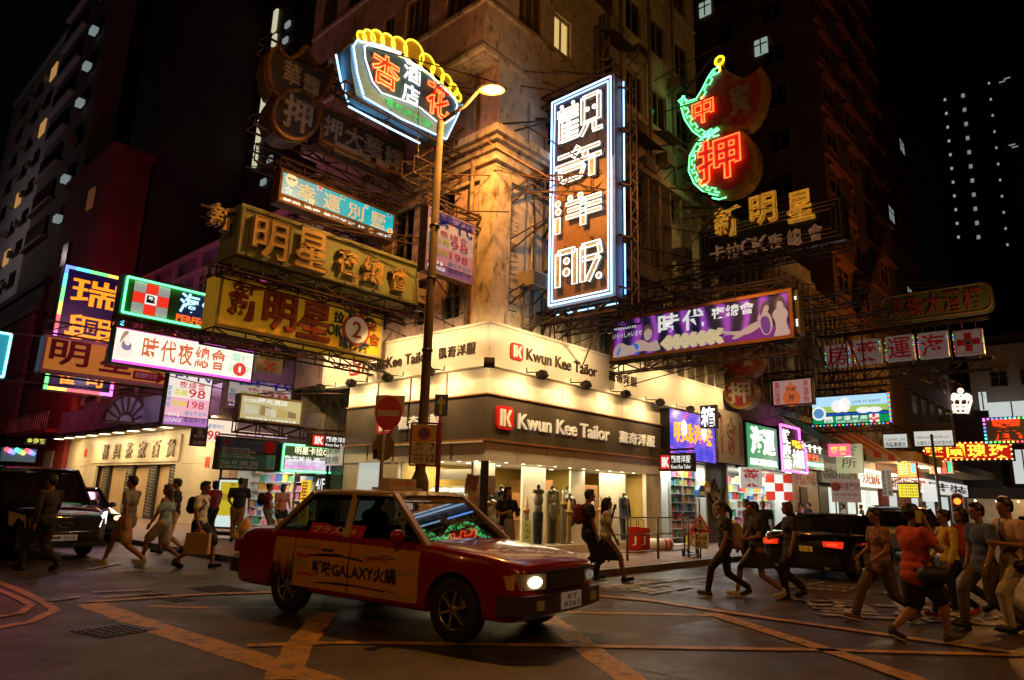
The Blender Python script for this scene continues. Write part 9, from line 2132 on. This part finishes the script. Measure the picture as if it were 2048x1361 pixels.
for s_ in (1,): w_ = J['wr'][s_]; q = MB(); q.tube([w_-J['hdir'][s_]*.01,w_+J['hdir'][s_]*.012],.034,12); q.build('wrist_watch',CHROME,J['t'])
J = person(2046,1268,LEFTW,'man in a pale pink shirt and beige trousers at the right picture edge',1.76,'m',.4,1,('tee',cloth('pale_pink',(.5,.36,.30))),('trousers',BEIGE),BLACKS,'short',skin=SKD,arms=(('bend',110),('bend',95)))
crossbag(J,BLACKS,'black camera strap bag of the man at the right edge',1,.16)
# driver and shop dummies
J = None
def dummy(x,y,label,body,coat,shirt,tie=None,legs=False,h=1.5,coatonly=False,face=-90,hands=False,z0=.34):
    t = thing('shop_dummy',label,'mannequin',(x,y,z0),math.radians(face)); k = 1.0
    b = MB(); zc = h-.42; z_sh = h-.16
    ell(b,(0,0,zc),(.11,.17,.20)); ell(b,(0,0,zc-.2),(.10,.145,.16)); caps(b,(0,-.17,z_sh-.02),(0,.17,z_sh-.02),.06,.06)
    for s_ in (1,-1):
        if coat: caps(b,(0,s_*.205,z_sh-.04),(.03,s_*.25,z_sh-.32),.056,.048); caps(b,(.03,s_*.25,z_sh-.32),(.06,s_*.24,z_sh-.58),.048,.04)
    if coat: caps(b,(0,0,zc-.15),(0,0,zc-.38),.15,.16)
    fuse(b,'jacket' if coat else 'shirt',coat or shirt,t,.017,2)
    n = MB(); n.lathe([(.05,z_sh),(.045,z_sh+.12),(.05,z_sh+.14),(.02,z_sh+.17)],n=12); n.build('neck_block',mat('dummy_neck',(.03,.025,.02),.4),t)
    q = MB(); q.add([(.118,-.05,z_sh+.03),(.118,.05,z_sh+.03),(.14,0,zc-.02)],[(0,1,2)]); q.add([(.05,-.07,z_sh+.07),(.05,.07,z_sh+.07),(.118,.05,z_sh+.03),(.118,-.05,z_sh+.03)],[(0,1,2,3)]); q.build('shirt_front',shirt,t)
    if tie: q = MB(); q.box(.135,.146,-.016,.016,zc-.02,z_sh+.02); q.build('tie',tie,t)
    if legs: l = MB(); caps(l,(0,-.07,zc-.35),(0,-.09,.06),.10,.06); caps(l,(0,.07,zc-.35),(0,.09,.06),.10,.06); fuse(l,'trousers',legs,t,.018,1)
    s = MB(); s.lathe([(.02,.0),(.02,zc-.3)],n=8); s.lathe([(.16,0),(.15,.02),(.02,.03)],n=16); s.build('stand',GREYMETAL,t); return t
CHARC = cloth('charcoal_suit',(.035,.032,.03)); OLS = cloth('olive_shirt',(.20,.18,.12)); CRM = cloth('cream_suit',(.5,.44,.33)); DKS = cloth('dark_suit',(.02,.018,.02)); TIE = cloth('tie_red',(.35,.05,.04)); WSH2 = cloth('white_shirt',(.65,.62,.56))
def xw(px_): return HY(px_,1020,.12).x
dummy(xw(985),.18,'dummy in a cream suit at the corner end of the window',None,CRM,WSH2,TIE,h=1.25)
dummy(xw(1020),.45,'dummy in a charcoal suit and tie behind the woman with the phone',None,CHARC,WSH2,TIE,legs=DKS,h=1.52)
dummy(xw(1078),.15,'dummy in an olive short-sleeved shirt and black trousers',None,None,OLS,None,legs=DKS,h=1.58)
dummy(xw(1108),.2,'dummy in a pale olive suit and tie beside the grey fabric bolt',None,cloth('pale_olive_suit',(.25,.23,.15)),WSH2,None,legs=KHD,h=1.58)
dummy(xw(1155),.4,'dummy in a dark jacket behind the walking couple',None,CHARC,WSH2,TIE,h=1.38)
dummy(xw(1176),.9,'dummy in a white shirt standing farther inside the shop',None,None,WSH2,None,legs=DKS,h=1.6)
dummy(xw(1208),.6,'dummy in a white shirt and red tie before the wooden panel',None,None,WSH2,TIE,h=1.42)
dummy(xw(1255),.25,'dummy in a dark navy three-piece suit at the right end of the window',None,DKS,WSH2,TIE,legs=DKS,h=1.45)
dummy(xw(1238),.85,'dummy in a tan jacket half hidden behind the navy suit',None,cloth('tan_suit',(.35,.22,.12)),WSH2,TIE,h=1.4)
# pharmacy / shop clutter that hangs at eye level
for (x,y,z,lab,m) in ((10.9,-.2,1.75,'blue and orange round-topped display bag hung at the medicine shop entrance',GM[2]),(11.3,-.2,1.9,'orange display bag hung at the right post of the medicine shop',GM[1])):
    t = thing('display_bag',lab,'bag',(x,y,z)); b = MB(); b.prism([(-.22,0),(.22,0),(.26,.25),(.12,.42),(-.12,.42),(-.26,.25)],-.08,.08); b.build('body',m,t); b = MB(); b.box(-.2,.2,-.09,-.081,.06,.2); b.build('label_strip',WHL,t)
# evaluate every fused skin in one pass
dg = bpy.context.evaluated_depsgraph_get(); dg.update()
new = []
for o in TASKS:
    new.append((o,bpy.data.meshes.new_from_object(o.evaluated_get(dg))))
for o, me in new:
    old = o.data; o.modifiers.clear(); o.data = me; me.polygons.foreach_set('use_smooth',[True]*len(me.polygons)); bpy.data.meshes.remove(old)
print('TRIS',sum(len(o.data.polygons)*2 for o in SC.objects if o.type == 'MESH'))
